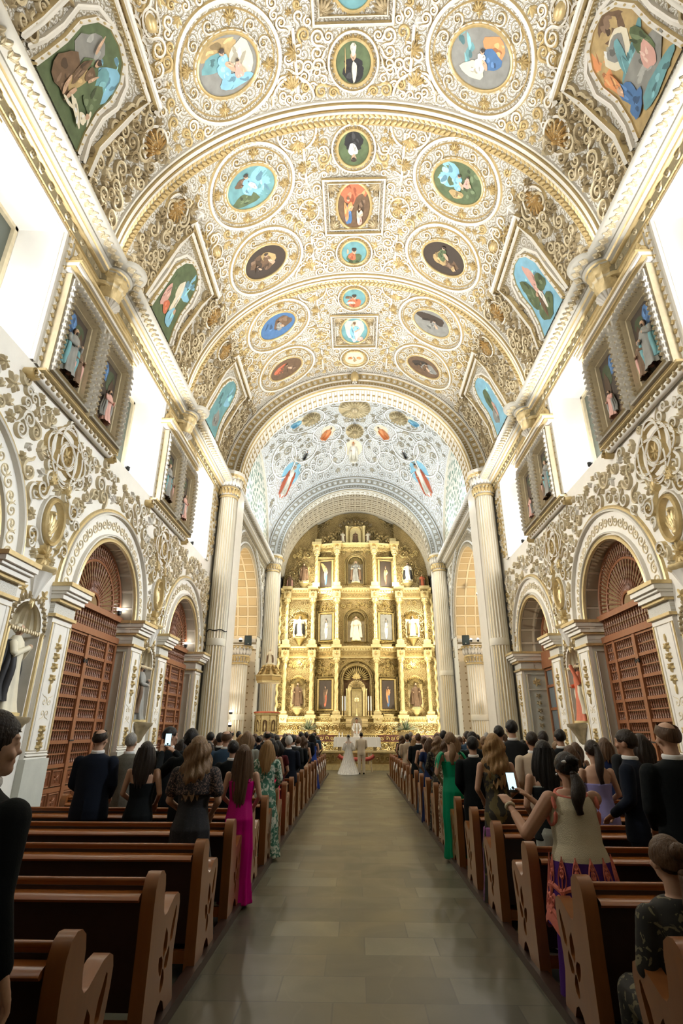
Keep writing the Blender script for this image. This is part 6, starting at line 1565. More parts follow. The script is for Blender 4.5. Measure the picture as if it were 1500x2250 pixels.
CL = dict(navy=cloth('navy_wool', (.006, .010, .020)), black=cloth('black_wool', (.004, .006, .007)), char=cloth('charcoal_wool', (.016, .018, .019)), grey=cloth('grey_brown_tweed', (.13, .125, .10), .3, scale=60), beige=cloth('beige_linen', (.55, .45, .33)),
    bluesuit=cloth('steel_blue_wool', (.03, .06, .10)), tan=cloth('sand_linen', (.66, .58, .46)), pink=cloth('magenta_satin', (.42, .0, .15), .1, .4), hot=cloth('coral_pink_cloth', (.80, .05, .13)), burg=cloth('burgundy_cloth', (.08, .010, .014)),
    green=cloth('emerald_cloth', (.0, .26, .12), .15, .5), lilac=cloth('lilac_cloth', (.27, .25, .50), .1), purple=cloth('purple_cloth', (.07, .02, .16), .2), plum=cloth('mauve_satin', (.22, .08, .2)), vest=cloth('cream_knit', (.62, .56, .40), .12, bmp=.6), dblue=cloth('dark_blue_cloth', (.01, .02, .07)), royal=cloth('royal_blue_cloth', (.02, .05, .25)),
    shirt=cloth('white_shirt', (.8, .8, .78)), silk=cloth('white_silk', (.86, .85, .82), .05, .5), grskirt=cloth('grey_pleated_skirt', (.30, .31, .27), .1), orange=cloth('orange_cloth', (.6, .2, .06)), red=cloth('red_cloth', (.5, .03, .03)),
    floral=pat('green_white_floral', (.06, .20, .14), (.50, .62, .52), 14, .50, (.75, .78, .7)), dfloral=pat('dark_floral', (.012, .012, .01), (.16, .14, .08), 16, .58), shawl=pat('brown_white_pattern', (.16, .09, .05), (.55, .45, .32), 22, .52), olive=pat('dark_olive_gold', (.016, .013, .006), (.10, .075, .02), 5, .56),
    lace=pat('black_lace', (.01, .01, .014), (.20, .13, .10), 60, .55), nude=pat('tan_embroidery', (.5, .33, .2), (.7, .55, .38), 20, .5), seq=pat('black_sequins', (.006, .007, .010), (.02, .02, .026), 90, .6))
def hairm(name, col, k=110): return pm(name, col, .42, vary=.55, scale=k, stretch=(1, 1, .06), bmp=.7, bscale=120, spec=.3)
HM = dict(black=hairm('black_hair', (.006, .005, .0045)), dark=hairm('dark_brown_hair', (.018, .011, .007)), brown=hairm('brown_hair', (.085, .045, .022)), blond=hairm('honey_blond_hair', (.30, .175, .07)), dblond=hairm('dark_blond_hair', (.20, .12, .06)), grey=hairm('grey_hair', (.26, .25, .23)), white=hairm('white_hair', (.62, .61, .57)))
def proto_mesh(fn, name, mat, **k):
    m = M(); fn(m); return voxelise(m, name, mat, **k)
FR = [((-.235, .0, 1.16), (-.13, .2, 1.02)), ((.235, .0, 1.16), (.13, .2, 1.02))]
def suit_top(m, arms=FR, wide=1.):
    loft(m, [(.80, .19*wide, .135*wide, 0, .01), (.90, .188*wide, .14*wide, 0, .005), (1.05, .168*wide, .125*wide, 0, 0), (1.15, .165*wide, .12*wide, 0, 0), (1.28, .185*wide, .125, 0, 0), (1.38, .20, .115, 0, 0), (1.435, .19, .095, 0, -.005), (1.475, .10, .075, 0, -.005), (1.495, .068, .066, 0, 0)])
    for q, (e, w_) in zip((-1, 1), arms):
        seg(m, (q*.195, 0, 1.395), e, .072, .056, 12); d = np.array(w_)-np.array(e); seg(m, e, tuple(np.array(e)+d*.93), .056, .042, 12)
    m.box((0, -.127*wide, .9), (.012, .02, .2))
def trousers(m):
    loft(m, [(.80, .18, .13, 0, 0), (.95, .17, .125, 0, 0), (1.0, .15, .11, 0, 0)])
    for q in (-1, 1): seg(m, (q*.09, 0, .86), (q*.1, .01, .48), .1, .078, 14); seg(m, (q*.1, .01, .48), (q*.1, -.005, .06), .078, .07, 14)
def foldf(a, k): return lambda th, z: a*max(0, 1-z/1.05)**.6*(np.cos(th*k+z*2)+.5*np.cos(th*(k*2-1)-z*3))
def dress(m, bottom=.04, top=1.36, skirt=.27, hip=.185, sleeve=0, waist=.128, bw=1.):
    loft(m, [(bottom, skirt, skirt*.85, 0, 0), (.3, skirt*.87, skirt*.72, 0, 0), (.6, .5*(skirt+hip), .16, 0, 0), (.8, hip*1.0, .145, 0, -.01), (.92, hip*.98, .145, 0, -.02), (1.02, .155, .125, 0, -.01), (1.12, waist+.012, .108, 0, 0)], 56, foldf(.07, 9))
    r = [(1.02, .155*bw, .125, 0, -.01), (1.12, (waist+.012)*bw, .108*bw, 0, 0), (1.25, .158*bw, .12, 0, .005), (min(top, 1.34), .166, .113, 0, 0)]
    if top > 1.36: r += [(1.40, .172, .1, 0, 0), (1.445, .15, .085, 0, 0), (top, .1, .07, 0, 0)]
    loft(m, r)
    if sleeve:
        for q in (-1, 1):
            e = np.array((q*.235, 0, 1.16)); s_ = np.array((q*.172, 0, 1.405)); seg(m, tuple(s_), tuple(s_+(e-s_)*sleeve), .062, .062-.01*sleeve, 12)
            if sleeve > .9: seg(m, tuple(e), (q*.15, .17, 1.04), .05, .042, 12)
BM = {}
m = M(); body(m, 0, FR); BM['m'] = voxelise(m, 'body', SK[0])
m = M(); body(m, 0, FR, -.9); BM['mt'] = voxelise(m, 'body', SK[0], .0095, 1)
m = M(); body(m, 1, FR); BM['w'] = voxelise(m, 'body', SK[0])
GM = {}
GM['jacket'] = proto_mesh(suit_top, 'suit_jacket', CL['navy'], vox=.013)
GM['jacketw'] = proto_mesh(lambda m: suit_top(m, FR, 1.16), 'suit_jacket', CL['navy'], vox=.013)
GM['trousers'] = proto_mesh(trousers, 'trousers', CL['navy'], vox=.014)
def collar(m):
    t = np.linspace(0, 2*PI, 24, endpoint=False); m.tube(np.c_[.064*np.cos(t), .062*np.sin(t)-.0, 1.505+.006*np.sin(t)], .0125, 8, 0, True, flat=1.6)
m = M(); collar(m); o = m.obj('c', [CL['shirt']]); GM['collar'] = o.data; bpy.data.objects.remove(o)
GM['collar'].name = 'shirt_collar'
def shoes(m):
    for q in (-1, 1): seg(m, (q*.1, -.035, .045), (q*.12, .14, .035), .048, .036, 10)
GM['shoes'] = proto_mesh(shoes, 'shoes', CL['black'], vox=.012)
for k, a in dict(tank=dict(top=1.35), short=dict(top=1.47, sleeve=.45), long=dict(top=1.47, sleeve=1.0), slim=dict(top=1.35, skirt=.2, hip=.175), open=dict(top=1.28), full=dict(top=1.47, sleeve=.45, bw=1.18, hip=.21, skirt=.26)).items():
    GM[k] = proto_mesh(lambda m, a=a: dress(m, **a), 'dress', CL['pink'], vox=.012, smooth=1)
def strap(m):
    for q in (-1, 1): m.tube([(q*.10, .08, 1.38), (q*.12, 0, 1.452), (q*.105, -.09, 1.33)], .012, 6)
m = M(); strap(m); o = m.obj('c', [CL['black']]); GM['straps'] = o.data; bpy.data.objects.remove(o); GM['straps'].name = 'shoulder_straps'
# ---- hair: cap over the skull plus a falling mass, seen from behind
def hair(kind, seed=0):
    rnd = random.Random(seed); m = M(); n = 44; th = np.linspace(0, 2*PI, n, endpoint=False); back = (1-np.sin(th))/2    # 1 at the nape (-Y), 0 at the face
    P = []; cz = 1.655
    zs = np.r_[np.linspace(1.772, 1.60, 12)]
    short = kind in ('short', 'curly', 'bald', 'crew')
    low = {'short': .145, 'crew': .12, 'curly': .15, 'bald': .14}.get(kind, .15)
    top = .113 if kind != 'curly' else .13
    for i, f in enumerate(np.linspace(0.02, 1, 14)):
        ph = f*PI*.5*(1+.30*back) if not short else f*(PI*.40+PI*.26*back**1.3)
        k = 1+.025*np.cos(th*7+i*1.3+seed)+(.06*np.cos(th*11+i*2.1) if kind == 'curly' else 0)
        rx, ry, rz = (.087, .106, top) if kind != 'crew' else (.080, .1, .103)
        P.append(np.c_[rx*k*np.sin(ph)*np.cos(th), .008+ry*k*np.sin(ph)*np.sin(th)-.004, cz+rz*np.cos(ph)*1.0])
    if kind == 'bald': P = P[7:]
    m.grid(np.array(P), 0, closed=True)
    if kind != 'bald': m.ell((0, .005, 1.668), (.08, .097, .1), 20, 12)
    if kind in ('long', 'vlong', 'wavy', 'bob', 'curlylong'):
        L = {'long': .40, 'vlong': .58, 'wavy': .46, 'bob': .24, 'curlylong': .36}[kind]
        a = np.linspace(-PI-.35, .35, 40)     # sweep round the back from ear to ear
        P = []; Q = []
        for t in np.linspace(0, 1, 22):
            wv = (.012*np.sin(t*20+a*3)+.01*np.sin(t*13)) if kind in ('wavy', 'curlylong') else .004*np.sin(a*9+seed)
            w_ = .092+.055*math.sin(min(1, t*1.3)*PI*.62)-(.05*t**3)+(.02*t if kind == 'wavy' else 0)
            d = .105+.03*math.sin(t*PI*.6)-.01*t
            z = 1.69-t*L-.0*t
            strands = 1+.05*np.cos(a*17+t*5)+.03*np.cos(a*29)
            zz = z-.03*t*np.cos(a*13+seed)-.04*t*np.cos((a+PI/2)*.8)
            P.append(np.c_[(w_*strands+wv)*np.cos(a), (d*strands+wv)*np.sin(a)*.95+.0-.012*t, zz])
            Q.append(np.c_[(w_*.55)*np.cos(a), (d*.45)*np.sin(a)-.02, zz+.01])
        m.grid(np.array(P), 0); m.grid(np.array(Q), 0)
        m.grid(np.array([P[-1], Q[-1]]), 0); m.grid(np.array([[p[0], q[0]] for p, q in zip(P, Q)]), 0); m.grid(np.array([[p[-1], q[-1]] for p, q in zip(P, Q)]), 0)
    if kind == 'pony' or kind == 'lowpony':
        t = np.linspace(0, 1, 12); z0 = 1.70 if kind == 'pony' else 1.60; L = .42 if kind == 'pony' else .3
        m.tube(np.c_[.015*np.sin(t*6), -.10-.05*np.sin(t*PI*.6), z0-t*L], .022+.028*np.sin(np.clip(t*1.15, 0, 1)*PI)+.004, 12)
        m.ell((0, -.105, z0), (.026, .026, .022))
    if kind == 'bun': m.ell((0, -.105, 1.70), (.05, .042, .045), 14, 10); m.ell((.02, -.12, 1.69), (.03, .03, .035), 10, 8); m.tube([(-.03, -.11, 1.73), (.03, -.14, 1.70), (0, -.12, 1.66)], .02, 8)
    o = m.obj('h', [HM['black']], ang=180); me = o.data; me.name = 'hair'; bpy.data.objects.remove(o)
    return me
HR = {k: hair(k, i) for i, k in enumerate(('short', 'crew', 'curly', 'bald', 'long', 'vlong', 'wavy', 'bob', 'curlylong', 'pony', 'lowpony', 'bun'))}
def part(parent, me, mat, name=None, rz=0, loc=(0, 0, 0), label=None):
    o = bpy.data.objects.new(name or me.name, me); C.objects.link(o); o.parent = parent; o.location = loc; o.rotation_euler = (0, 0, rz)
    if mat: o.material_slots[0].link = 'OBJECT'; o.material_slots[0].material = mat
    if label: o['label'] = label
    return o
GUESTS = []
def man(x, y, top, label, suit='navy', hr='short', hc='black', skin=0, rz=0, wide=0, turn=0, shirt='shirt'):
    o = thing('person', label, 'person', (x, y-.04, 0), rz, 'standing wedding guests', top/1.772); GUESTS.append((x, y))
    part(o, BM['mt' if turn else 'm'], SK[skin], 'body')
    part(o, GM['jacketw' if wide else 'jacket'], CL[suit]); part(o, GM['trousers'], CL[suit]); part(o, GM['collar'], CL[shirt]); part(o, GM['shoes'], CL['black'])
    h = part(o, HR[hr], HM[hc], rz=-.9 if turn else 0)
    if turn: h.location = rotz((0, 0, 0), -.9, (0, .015))
    return o
def woman(x, y, top, label, dr='tank', col='pink', hr='long', hc='dark', skin=0, rz=0, straps=True, sc=1.):
    s = top/1.772
    o = thing('person', label, 'person', (x, y-.04, 0), rz, 'standing wedding guests', (s*sc, s*sc, s)); GUESTS.append((x, y))
    part(o, BM['w'], SK[skin], 'body'); part(o, GM[dr], CL[col]); part(o, HR[hr], HM[hc])
    if dr in ('tank', 'slim') and straps: part(o, GM['straps'], CL[col])
    return o
def make_phone(loc, rz, rx, label):
    o = thing('smartphone', label, 'phone', loc, rz); o.rotation_euler = (rx, 0, rz)
    m = M(); m.box((0, 0, 0), (.076, .009, .158)); q = m.obj('case', [black], o); bv = q.modifiers.new('b', 'BEVEL'); bv.width = .004; bv.segments = 2
    m = M(); m.box((0, -.0052, .006), (.069, .001, .132)); m.obj('screen', [pm('lit_screen', (.50, .72, .82), .3, vary=.45, scale=22, emit=1.6)], o)
    m = M()
    for k in range(3): m.boss(S_face(-.0058), -.02+.02*k, -.055, .006, .0006, 0)
    m.boss(S_face(-.0058), 0, -.045, .012, .0008, 0); m.obj('screen_icons', [black], o)
    return o
# --- left foreground man turned to the right
AD = [((-.225, -.02, 1.15), (-.24, .05, .92)), ((.225, -.02, 1.15), (.24, .05, .92))]
m = M(); suit_top(m, AD); fgj = voxelise(m, 'suit_jacket', CL['black'], .011)
m = M(); body(m, 0, AD, -.65)
fgb = voxelise(m, 'body', SK[0], .0065, 1)
o = thing('person', 'man in black suit turned to the right, close at the left edge of view', 'person', (-1.545, 2.33, 0), -.32, None, 1.0)
part(o, fgb, SK[0], 'body'); part(o, fgj, CL['black']); part(o, GM['trousers'], CL['black']); part(o, GM['collar'], CL['shirt']); part(o, GM['shoes'], CL['black'])
h = part(o, HR['curly'], HM['dark'], rz=-.65); h.location = rotz((0, 0, 0), -.65, (0, .015))
# --- named guests, left block
man(-3.07, 6.8, 1.74, 'man with thinning dark hair in navy suit, alone left of the dark-haired woman', 'navy', 'bald', 'dark', 0, 0, 1)
woman(-2.5, 6.8, 1.60, 'woman with long dark hair in black open-backed dress, beside the navy-suited man', 'open', 'black', 'long', 'dark', 0)
# phone filming guest
PA = [((-.42, .12, 1.22), (-.46, .36, 1.50)), ((-.02, .26, 1.28), (-.30, .36, 1.50))]
m = M(); body(m, 0, PA); b_ = voxelise(m, 'body', SK[0], .008, 1)
m = M(); suit_top(m, PA); j_ = voxelise(m, 'suit_jacket', CL['black'], .013)
o = thing('person', 'guest in black suit holding up a phone with both hands, left block', 'person', (-2.0, 6.8, 0), 0, None, .975)
part(o, b_, SK[1], 'body'); part(o, j_, CL['black']); part(o, GM['trousers'], CL['black']); part(o, GM['collar'], CL['black']); part(o, HR['curly'], HM['black']); part(o, GM['shoes'], CL['black'])
make_phone((-2.40, 7.19, 1.60), .1, -.1, 'lit smartphone held up by the black-suited guest in the left block')
woman(-1.60, 5.72, 1.67, 'woman with long honey-blond hair in black lace and sequin dress, left block', 'short', 'seq', 'wavy', 'dblond', 0, 0, True, 1.06)
m = M(); loft(m, [(1.22, .176, .135, 0, .0), (1.33, .184, .13, 0, 0), (1.40, .19, .115, 0, 0), (1.45, .155, .095, 0, 0), (1.475, .10, .078, 0, 0)])
for q in (-1, 1): seg(m, (q*.172, 0, 1.405), (q*.215, 0, 1.25), .070, .066, 12)
part([o for o in bpy.data.objects if o.get('label', '').startswith('woman with long honey-blond')][0], voxelise(m, 'lace_yoke', CL['lace'], .013), CL['lace'])
woman(-1.35, 6.75, 1.57, 'woman with waist-long brown hair in magenta dress at the aisle, left block', 'slim', 'pink', 'vlong', 'brown', 0)
man(-3.13, 7.9, 1.69, 'grey-haired man in grey-brown tweed jacket, left block', 'grey', 'crew', 'grey')
man(-2.6, 7.9, 1.77, 'dark-haired man with white collar turned right, behind the raised phone', 'black', 'short', 'black', 0, 0, 0, 1)
woman(-1.42, 9.0, 1.59, 'woman with long blond hair in green and white floral dress, left block aisle', 'long', 'floral', 'long', 'blond')
man(-1.72, 7.9, 1.60, 'short man with dark hair in black suit behind the magenta dress', 'black', 'short', 'black')
man(-2.07, 9.0, 1.73, 'man with receding brown hair in steel blue suit, left block', 'bluesuit', 'bald', 'brown')
woman(-1.95, 10.1, 1.72, 'woman with straight grey-blond hair beside the steel blue suit', 'short', 'grskirt', 'bob', 'dblond')
woman(-1.52, 10.1, 1.60, 'woman with black hair, bare back and coral pink skirt, left block aisle', 'slim', 'burg', 'bob', 'black', 1)
m = M(); loft(m, [(.3, .23, .19, 0, 0), (.6, .22, .17, 0, 0), (.8, .195, .155, 0, -.01), (.95, .19, .15, 0, -.02), (1.06, .155, .128, 0, -.01)], 40, foldf(.04, 8))
part([o for o in bpy.data.objects if o.get('label', '').startswith('woman with black hair, bare')][0], voxelise(m, 'skirt', CL['hot'], .014), CL['hot'])
woman(-1.56, 11.2, 1.56, 'dark-haired woman in burgundy short-sleeved dress, left block aisle', 'full', 'burg', 'bob', 'black', 0)
man(-1.48, 12.3, 1.62, 'white-haired man in navy suit, left block aisle', 'navy', 'curly', 'white', 0, 0, 1)
man(-1.52, 13.4, 1.65, 'dark-haired man in charcoal jacket just past the white-haired man', 'char', 'short', 'black')
man(-1.5, 14.5, 1.60, 'man in black suit beside the tan embroidered dress, left block', 'black', 'short', 'brown')
woman(-1.48, 15.6, 1.61, 'woman with light brown hair in tan embroidered dress, left block aisle', 'slim', 'nude', 'wavy', 'brown')
woman(-1.48, 18.9, 1.66, 'woman with long black hair in royal blue, frontmost at the left aisle', 'tank', 'royal', 'vlong', 'black')
woman(-2.1, 16.7, 1.6, 'woman in red dress half hidden in the left block front', 'tank', 'red', 'bob', 'dark')
man(-3.3, 11.2, 1.71, 'white-haired guest deep in the left block near the gates', 'char', 'crew', 'white')
man(-3.15, 12.3, 1.70, 'black-haired man deep in the left block beside the white-haired guest', 'black', 'short', 'black')
woman(-2.75, 9.0, 1.60, 'short dark-haired woman behind the dark man with white collar', 'short', 'black', 'bob', 'dark')
man(-2.1, 11.2, 1.67, 'balding man beyond the grey-blond woman, left block', 'char', 'bald', 'dark')
# --- right block
man(2.36, 4.6, 1.80, 'tall man with thinning brown hair in black suit, large at the right edge', 'black', 'bald', 'brown', 0, 0, 1)
man(2.55, 5.72, 1.74, 'man in dark navy suit turned left, beside the large black-suited man', 'navy', 'short', 'dark', 1, .9, 0, 0)
woman(1.74, 5.72, 1.64, 'woman with long straight black hair, bare shoulders and pale pleated skirt', 'tank', 'grskirt', 'long', 'black', 0, 0, False)
m = M(); loft(m, [(.86, .2, .15, 0, -.01), (1.0, .17, .135, 0, -.01), (1.12, .15, .122, 0, 0), (1.28, .17, .13, 0, 0), (1.33, .165, .12, 0, 0)])
part([o for o in bpy.data.objects if o.get('label', '').startswith('woman with long straight black')][0], voxelise(m, 'black_bodice', CL['black'], .013), CL['black'])
woman(1.52, 6.8, 1.70, 'woman with wavy blond hair in one-shoulder dark olive dress', 'tank', 'olive', 'wavy', 'blond', 0, 0, False)
m = M(); loft(m, [(.05, .26, .2, 0, 0), (.3, .23, .19, 0, 0), (.6, .215, .17, 0, 0), (.78, .2, .16, 0, -.01)], 40, foldf(.06, 8))
bl = [o for o in bpy.data.objects if o.get('label', '').startswith('woman with wavy blond')][0]
part(bl, voxelise(m, 'skirt', CL['plum'], .014), CL['plum'])
m = M(); m.tube([(-.05, .10, 1.33), (-.13, .03, 1.445), (-.12, -.06, 1.42), (-.02, -.12, 1.28)], .03, 8); o2 = m.obj('shoulder_strap', [CL['olive']], bl)
woman(2.64, 6.8, 1.63, 'woman with long dark ponytail in lilac backless dress, right block', 'open', 'lilac', 'pony', 'dark', 0)
woman(3.2, 6.8, 1.70, 'dark-haired woman in rose top between two suited men at right', 'short', 'black', 'bob', 'dark', 1)
man(3.57, 7.9, 1.74, 'dark-haired man mostly hidden behind the guests at far right', 'char', 'short', 'black')
man(2.3, 7.9, 1.72, 'man with cropped hair in beige linen jacket, right block', 'beige', 'crew', 'dark', 1)
man(1.5, 7.9, 1.66, 'black-suited man with white collar beside the wavy blond woman', 'black', 'short', 'black')
man(2.34, 9.0, 1.89, 'tallest dark-haired man in charcoal suit, right block', 'char', 'short', 'black')
man(3.06, 9.0, 1.76, 'dark-haired man with white collar in front of the right statue bracket', 'black', 'short', 'black')
woman(2.80, 7.95, 1.55, 'small brown-haired woman beyond the lilac dress', 'short', 'char', 'bob', 'brown')
woman(1.38, 9.0, 1.71, 'woman with blond ponytail in emerald ruffled dress at the right aisle', 'slim', 'green', 'lowpony', 'dblond')
gw = [o for o in bpy.data.objects if o.get('label', '').startswith('woman with blond ponytail')][0]
for q in (-1, 1):
    m = M()
    t = np.linspace(0, 1, 12); th = np.linspace(-1.2, 4.3, 24)
    P = [np.c_[q*(.14+.10*k)+.0*th, (.09+.04*k)*np.cos(th)*(1+.15*np.sin(th*6)*k), 1.46-.05*k-.12*k*k+(.02+.05*k)*np.sin(th)+.03*k*np.sin(th*5)] for k in np.linspace(0, 1, 7)]
    m.grid(np.array(P), 0)
    m.obj('ruffled_sleeve', [CL['green']], gw)
man(1.95, 10.1, 1.72, 'dark-haired man in profile with white collar, right block middle', 'black', 'short', 'black', 0, 0, 0, 1)
woman(1.5, 10.1, 1.63, 'woman with brown-white patterned shawl and light brown hair, right aisle', 'full', 'shawl', 'wavy', 'brown')
man(2.42, 10.15, 1.82, 'very tall black-haired man in the right block, beyond the wavy blond woman', 'black', 'short', 'black')
woman(2.75, 11.2, 1.70, 'brown-haired woman beyond the tallest man in the right block', 'short', 'char', 'bob', 'brown')
woman(1.5, 11.2, 1.64, 'woman with long curly hair in dark floral dress, right aisle', 'long', 'dfloral', 'curlylong', 'dblond')
woman(1.48, 12.3, 1.60, 'brown-haired woman in dark blue dress, right aisle', 'short', 'dblue', 'bob', 'brown')
woman(2.02, 12.4, 1.62, 'copper-haired woman in blue beside the dark blue dress', 'short', 'bluesuit', 'bob', 'dblond')
woman(1.5, 13.4, 1.62, 'woman with tied brown hair in slate dress, right aisle middle', 'tank', 'bluesuit', 'bun', 'brown')
man(1.95, 13.4, 1.73, 'black-haired man in black suit beyond the blue dresses', 'black', 'curly', 'black')
man(1.48, 14.5, 1.68, 'broad grey-brown haired man in black suit, right aisle front', 'black', 'crew', 'brown', 0, 0, 1)
woman(1.5, 15.6, 1.58, 'woman with blond hair and yellow trimmed dress, right aisle front', 'tank', 'tan', 'long', 'blond')
man(1.5, 17.8, 1.66, 'man in beige suit, foremost visible at the right aisle', 'beige', 'short', 'dark')
man(2.3, 16.7, 1.72, 'bald man near the front of the right block', 'char', 'bald', 'grey')
# --- phone woman in cream vest with coral lace
PW = [((-.35, .06, 1.13), (-.38, .37, 1.32)), ((.02, .30, 1.16), (-.18, .42, 1.36))]
m = M(); body(m, 1, PW)
for a, b_, c_ in zip(((-.17, 0, 1.40), (.17, 0, 1.40)), (PW[0][0], PW[1][0]), (PW[0][1], PW[1][1])): seg(m, a, b_, .062, .052); seg(m, b_, tuple(np.array(b_)+(np.array(c_)-np.array(b_))*.6), .050, .036)
b_ = voxelise(m, 'body', SK[1], .008, 1)
pw = thing('person', 'woman in cream vest with coral lace hem filming with a phone', 'person', (1.56, 4.60, 0), .05, None, (.99, .95, .885))
part(pw, b_, SK[1], 'body')
m = M(); loft(m, [(.90, .222, .178, 0, -.01), (1.0, .20, .16, 0, -.015), (1.08, .175, .145, 0, -.01), (1.2, .18, .14, 0, 0), (1.33, .175, .128, 0, 0), (1.40, .150, .10, 0, 0), (1.43, .12, .085, 0, 0)], 40, foldf(.02, 6))
part(pw, voxelise(m, 'knit_vest', CL['vest'], .011), CL['vest'])
m = M(); loft(m, [(.04, .25, .20, 0, 0), (.3, .23, .18, 0, 0), (.6, .215, .17, 0, 0), (.97, .20, .16, 0, -.01)], 56, foldf(.07, 10)); part(pw, voxelise(m, 'skirt', CL['purple'], .013), CL['purple'])
S_sk = lambda u, v, h=0: np.stack(np.broadcast_arrays((.214+(.9-np.asarray(v))*.16+h)*np.sin(u), -(.172+(.9-np.asarray(v))*.16+h)*np.cos(u)-.01, np.asarray(v)*1.0+.10), -1)
lace = pm('coral_lace', (.60, .17, .12), .8, vary=.2, bmp=.5)
m = M(); R_ = lambda path, w_: m.ribbon(S_sk, path, w_, .008, (0, 0))
m.grid(S_sk(*np.meshgrid(np.linspace(-2.6, 2.6, 50), [.43, .6, .86], indexing='ij'), -.006), 1)
us = np.linspace(-2.6, 2.6, 60); R_(np.c_[us, .44+.05*np.cos(us*4)+.03*us*0], .02*4); R_(np.c_[us, .50+.05*np.cos(us*4)], .05); R_(np.c_[us, .66+.04*np.abs(np.sin(us*3.2))], .04)
for k in range(11):
    u = -2.4+k*.48
    for q in (-1, 1):
        t = np.linspace(0, 1, 26); a = t*2*PI*1.5
        R_(np.c_[u+q*(.10+.10*(1-t)*np.cos(a))*1.2, .58+.055*(1-t)*np.sin(a)], .035); R_(np.c_[u+q*.14*np.sin(t*PI), .62+.26*t], .035)
    m.ring(S_sk, u, .56, .10, .05, .035, .008, (0, 0), 20); R_([(u, .64), (u, .9)], .05)
    for z in (.78, .84): m.ring(S_sk, u, z, .07, .02, .03, .008, (0, 0), 12)
m.obj('lace_hem', [lace, CL['purple']], pw)
m = M()
t = np.linspace(0, 2*PI, 30, endpoint=False); m.tube(np.c_[.115*np.cos(t), .085*np.sin(t), 1.44+.03*np.sin(t)], .013, 6, 0, True)
for q in (-1, 1): m.tube(np.c_[q*(.170+.008*np.cos(t)), .075*np.cos(t), 1.32+.115*np.sin(t)], .016, 6, 0, True)
m.obj('lace_trim', [lace], pw); part(pw, HR['bun'], HM['black'], loc=(0, 0, 0)); part(pw, HR['lowpony'], HM['dark'])
m = M(); m.ell((-.05, -.105, 1.69), (.03, .012, .012)); m.obj('hair_clip', [white], pw)
for q in (-1, 1): m = M(); m.ell((q*.083, .01, 1.585), (.009,)*3); m.obj('pearl_earring', [white], pw)
t = np.linspace(0, 2*PI, 24, endpoint=False); d = np.array(PW[0][1])-np.array(PW[0][0]); d /= np.linalg.norm(d); a = np.cross(d, [1, 0, 0]); a /= np.linalg.norm(a); b_ = np.cross(d, a); c0 = np.array(PW[0][1])-d*.035
m = M(); m.tube(c0+.032*(np.outer(np.cos(t), a)+np.outer(np.sin(t), b_)), .013, 8, 0, True); m.obj('pearl_bracelet', [CL['vest']], pw)
make_phone((1.235, 5.03, 1.315), .1, -.35, 'lit smartphone held by the woman in the cream vest')
# --- seated woman, front right
sb = thing('person', 'seated woman with tied dark-blond hair in black lace, low at the right edge', 'person', (1.53, 3.24, -.42), .1, None, .925)
m = M(); body(m, 1, FR, 0, True); part(sb, voxelise(m, 'body', SK[0], .010), SK[0], 'body')
m = M(); loft(m, [(.84, .2, .17, 0, 0), (.95, .2, .15, 0, 0), (1.1, .165, .13, 0, 0), (1.28, .18, .13, 0, 0), (1.38, .185, .11, 0, 0), (1.45, .14, .09, 0, 0), (1.475, .09, .07, 0, 0)])
for q in (-1, 1): seg(m, (q*.1, 0, .9), (q*.1, .42, .92), .11, .09, 12); seg(m, (q*.1, .42, .92), (q*.1, .44, .6), .09, .09, 12); seg(m, (q*.18, 0, 1.39), (q*.23, 0, 1.17), .06, .055, 12)
part(sb, voxelise(m, 'black_lace_dress', CL['black'], .013), CL['dfloral']); part(sb, HR['lowpony'], HM['brown']); part(sb, HR['bun'], HM['brown'])
# --- the couple and the priest
def gown():
    m = M(); loft(m, [(.0, .50, .42, 0, -.05), (.15, .40, .34, 0, -.03), (.45, .27, .23, 0, -.01), (.8, .19, .16, 0, -.01), (.95, .18, .15, 0, -.01), (1.1, .135, .11, 0, 0)], 60, foldf(.06, 11)); loft(m, [(1.05, .14, .115, 0, 0), (1.25, .16, .118, 0, 0), (1.36, .165, .11, 0, 0)]); return m
br = thing('person', 'bride in white gown with long sheer veil, standing at the altar rail', 'person', (-.40, 25.9, 0), 0, None, .90)
part(br, BM['w'], SK[0], 'body'); part(br, voxelise(gown(), 'wedding_gown', CL['silk'], .014), CL['silk']); part(br, HR['bun'], HM['black'])
m = M()
for q in (-1, 1): seg(m, (q*.18, 0, 1.36), (q*.25, 0, 1.12), .075, .085, 12); seg(m, (q*.25, 0, 1.12), (q*.17, .14, 1.03), .08, .04, 12)
part(br, voxelise(m, 'puffed_sleeves', CL['silk'], .013), CL['silk'])
vm = bpy.data.materials.new('sheer_tulle'); t_, b_ = nt(vm); b_.inputs['Base Color'].default_value = (.9, .9, .88, 1); b_.inputs['Roughness'].default_value = .8
n_ = node(t_, 'ShaderNodeTexNoise'); n_.inputs['Scale'].default_value = 8; t_.links.new(coord(t_, 'Object', (3, 1, .3)), n_.inputs['Vector'])
t_.links.new(math_(t_, 'ADD', math_(t_, 'MULTIPLY', n_.outputs['Fac'], .4), .15), b_.inputs['Alpha'])
m = M(); a = np.linspace(-PI-.15, .15, 50); P = []
for t in np.linspace(0, 1, 26):
    z = 1.76*(1-t)**1.0+.03; w_ = .06+.12*t+.34*t**2.2; d = .09+.12*t+.9*t**4
    P.append(np.c_[w_*(1+.07*np.cos(a*19))*np.cos(a), d*(1+.05*np.cos(a*19))*np.sin(a)-.02, np.full(50, z)])
m.grid(np.array(P), 0); m.obj('veil', [vm], br)
man(.17, 25.9, 1.69, 'groom in sand-coloured suit beside the bride', 'tan', 'short', 'black')
m = M(); m.box((0, 34.4, .59), (3.4, 1.6, .18)); m.obj('trim_12', [pm('sanctuary_stone', (.2, .18, .13))], kind=STR)
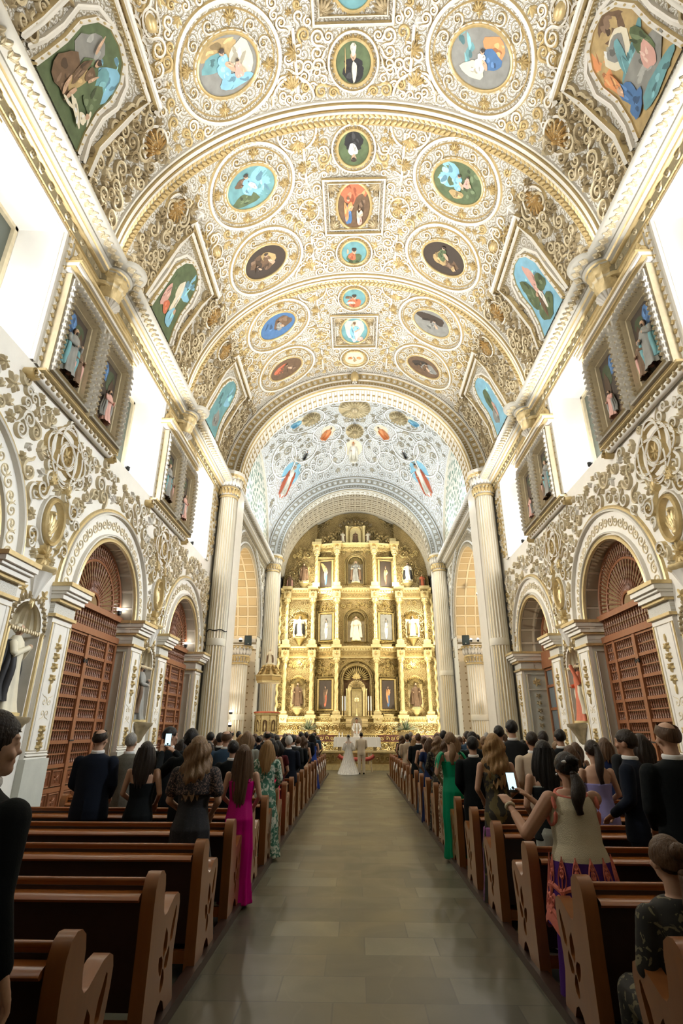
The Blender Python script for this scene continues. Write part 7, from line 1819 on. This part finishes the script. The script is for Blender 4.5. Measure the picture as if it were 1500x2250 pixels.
pr_ = thing('person', 'priest in white vestments facing the couple behind the altar table', 'person', (-.02, 34.0, .68), PI, None, 1.015)
part(pr_, BM['m'], SK[1], 'body'); part(pr_, GM['long'], CL['silk'], 'vestment'); part(pr_, HR['short'], HM['black'])
m = M(); m.tube([(-.08, .12, .9), (-.09, .14, 1.2), (-.07, .1, 1.45)], .03, 6, flat=.3); m.tube([(.08, .12, .9), (.09, .14, 1.2), (.07, .1, 1.45)], .03, 6, flat=.3); m.obj('stole', [golddk], pr_)
# --- the other guests whose heads fill the rows
rnd = random.Random(77)
suits = ['navy', 'black', 'char', 'black', 'navy', 'bluesuit']; hcs = ['black', 'black', 'dark', 'dark', 'brown', 'grey', 'dblond']
used = set(l.get('label') for l in C.objects)
seatw = 'first second third fourth fifth'.split()
for k in range(6, 20):
    for s, sd in ((-1, 'left'), (1, 'right')):
        for j in range(5):
            x = s*(1.62+.52*j+rnd.uniform(-.05, .05)); y = ROW[k]+.65
            if k in (6, 7) and s < 0 and j > 2: continue
            if any(abs(x-a) < .46 and abs(y-b) < .5 for a, b in GUESTS) or rnd.random() < (.12 if k < 14 else .3): continue
            where = '%s seat, %s row, %s block' % (seatw[j], ordw[k], sd)
            if rnd.random() < .5:
                hr = rnd.choice(['short', 'short', 'crew', 'bald', 'curly']); hc = rnd.choice(hcs); su = rnd.choice(suits)
                man(x, y, rnd.uniform(1.62, 1.73), 'man with %s %s hair in %s suit, ' % ({'crew': 'cropped', 'bald': 'thinning', 'curly': 'curly', 'short': 'short'}[hr], {'dblond': 'fair'}.get(hc, hc), {'char': 'charcoal', 'bluesuit': 'blue'}.get(su, su)) + where, su, hr, hc, rnd.randint(0, 1))
            else:
                hr = rnd.choice(['bob', 'long', 'wavy', 'bun', 'lowpony', 'curlylong']); hc = rnd.choice(['black', 'dark', 'brown', 'brown', 'dblond', 'blond'])
                dc = rnd.choice(['black', 'dblue', 'burg', 'char', 'bluesuit', 'dfloral'])
                woman(x, y, rnd.uniform(1.55, 1.66), 'woman with %s %s hair in %s dress, ' % ({'bob': 'chin-length', 'long': 'long', 'wavy': 'wavy', 'bun': 'pinned', 'lowpony': 'tied', 'curlylong': 'curly'}[hr], {'dblond': 'fair'}.get(hc, hc), {'char': 'charcoal', 'bluesuit': 'blue', 'dblue': 'navy', 'burg': 'burgundy', 'dfloral': 'floral'}.get(dc, dc)) + where, rnd.choice(['short', 'tank', 'long']), dc, hr, hc, rnd.randint(0, 1))
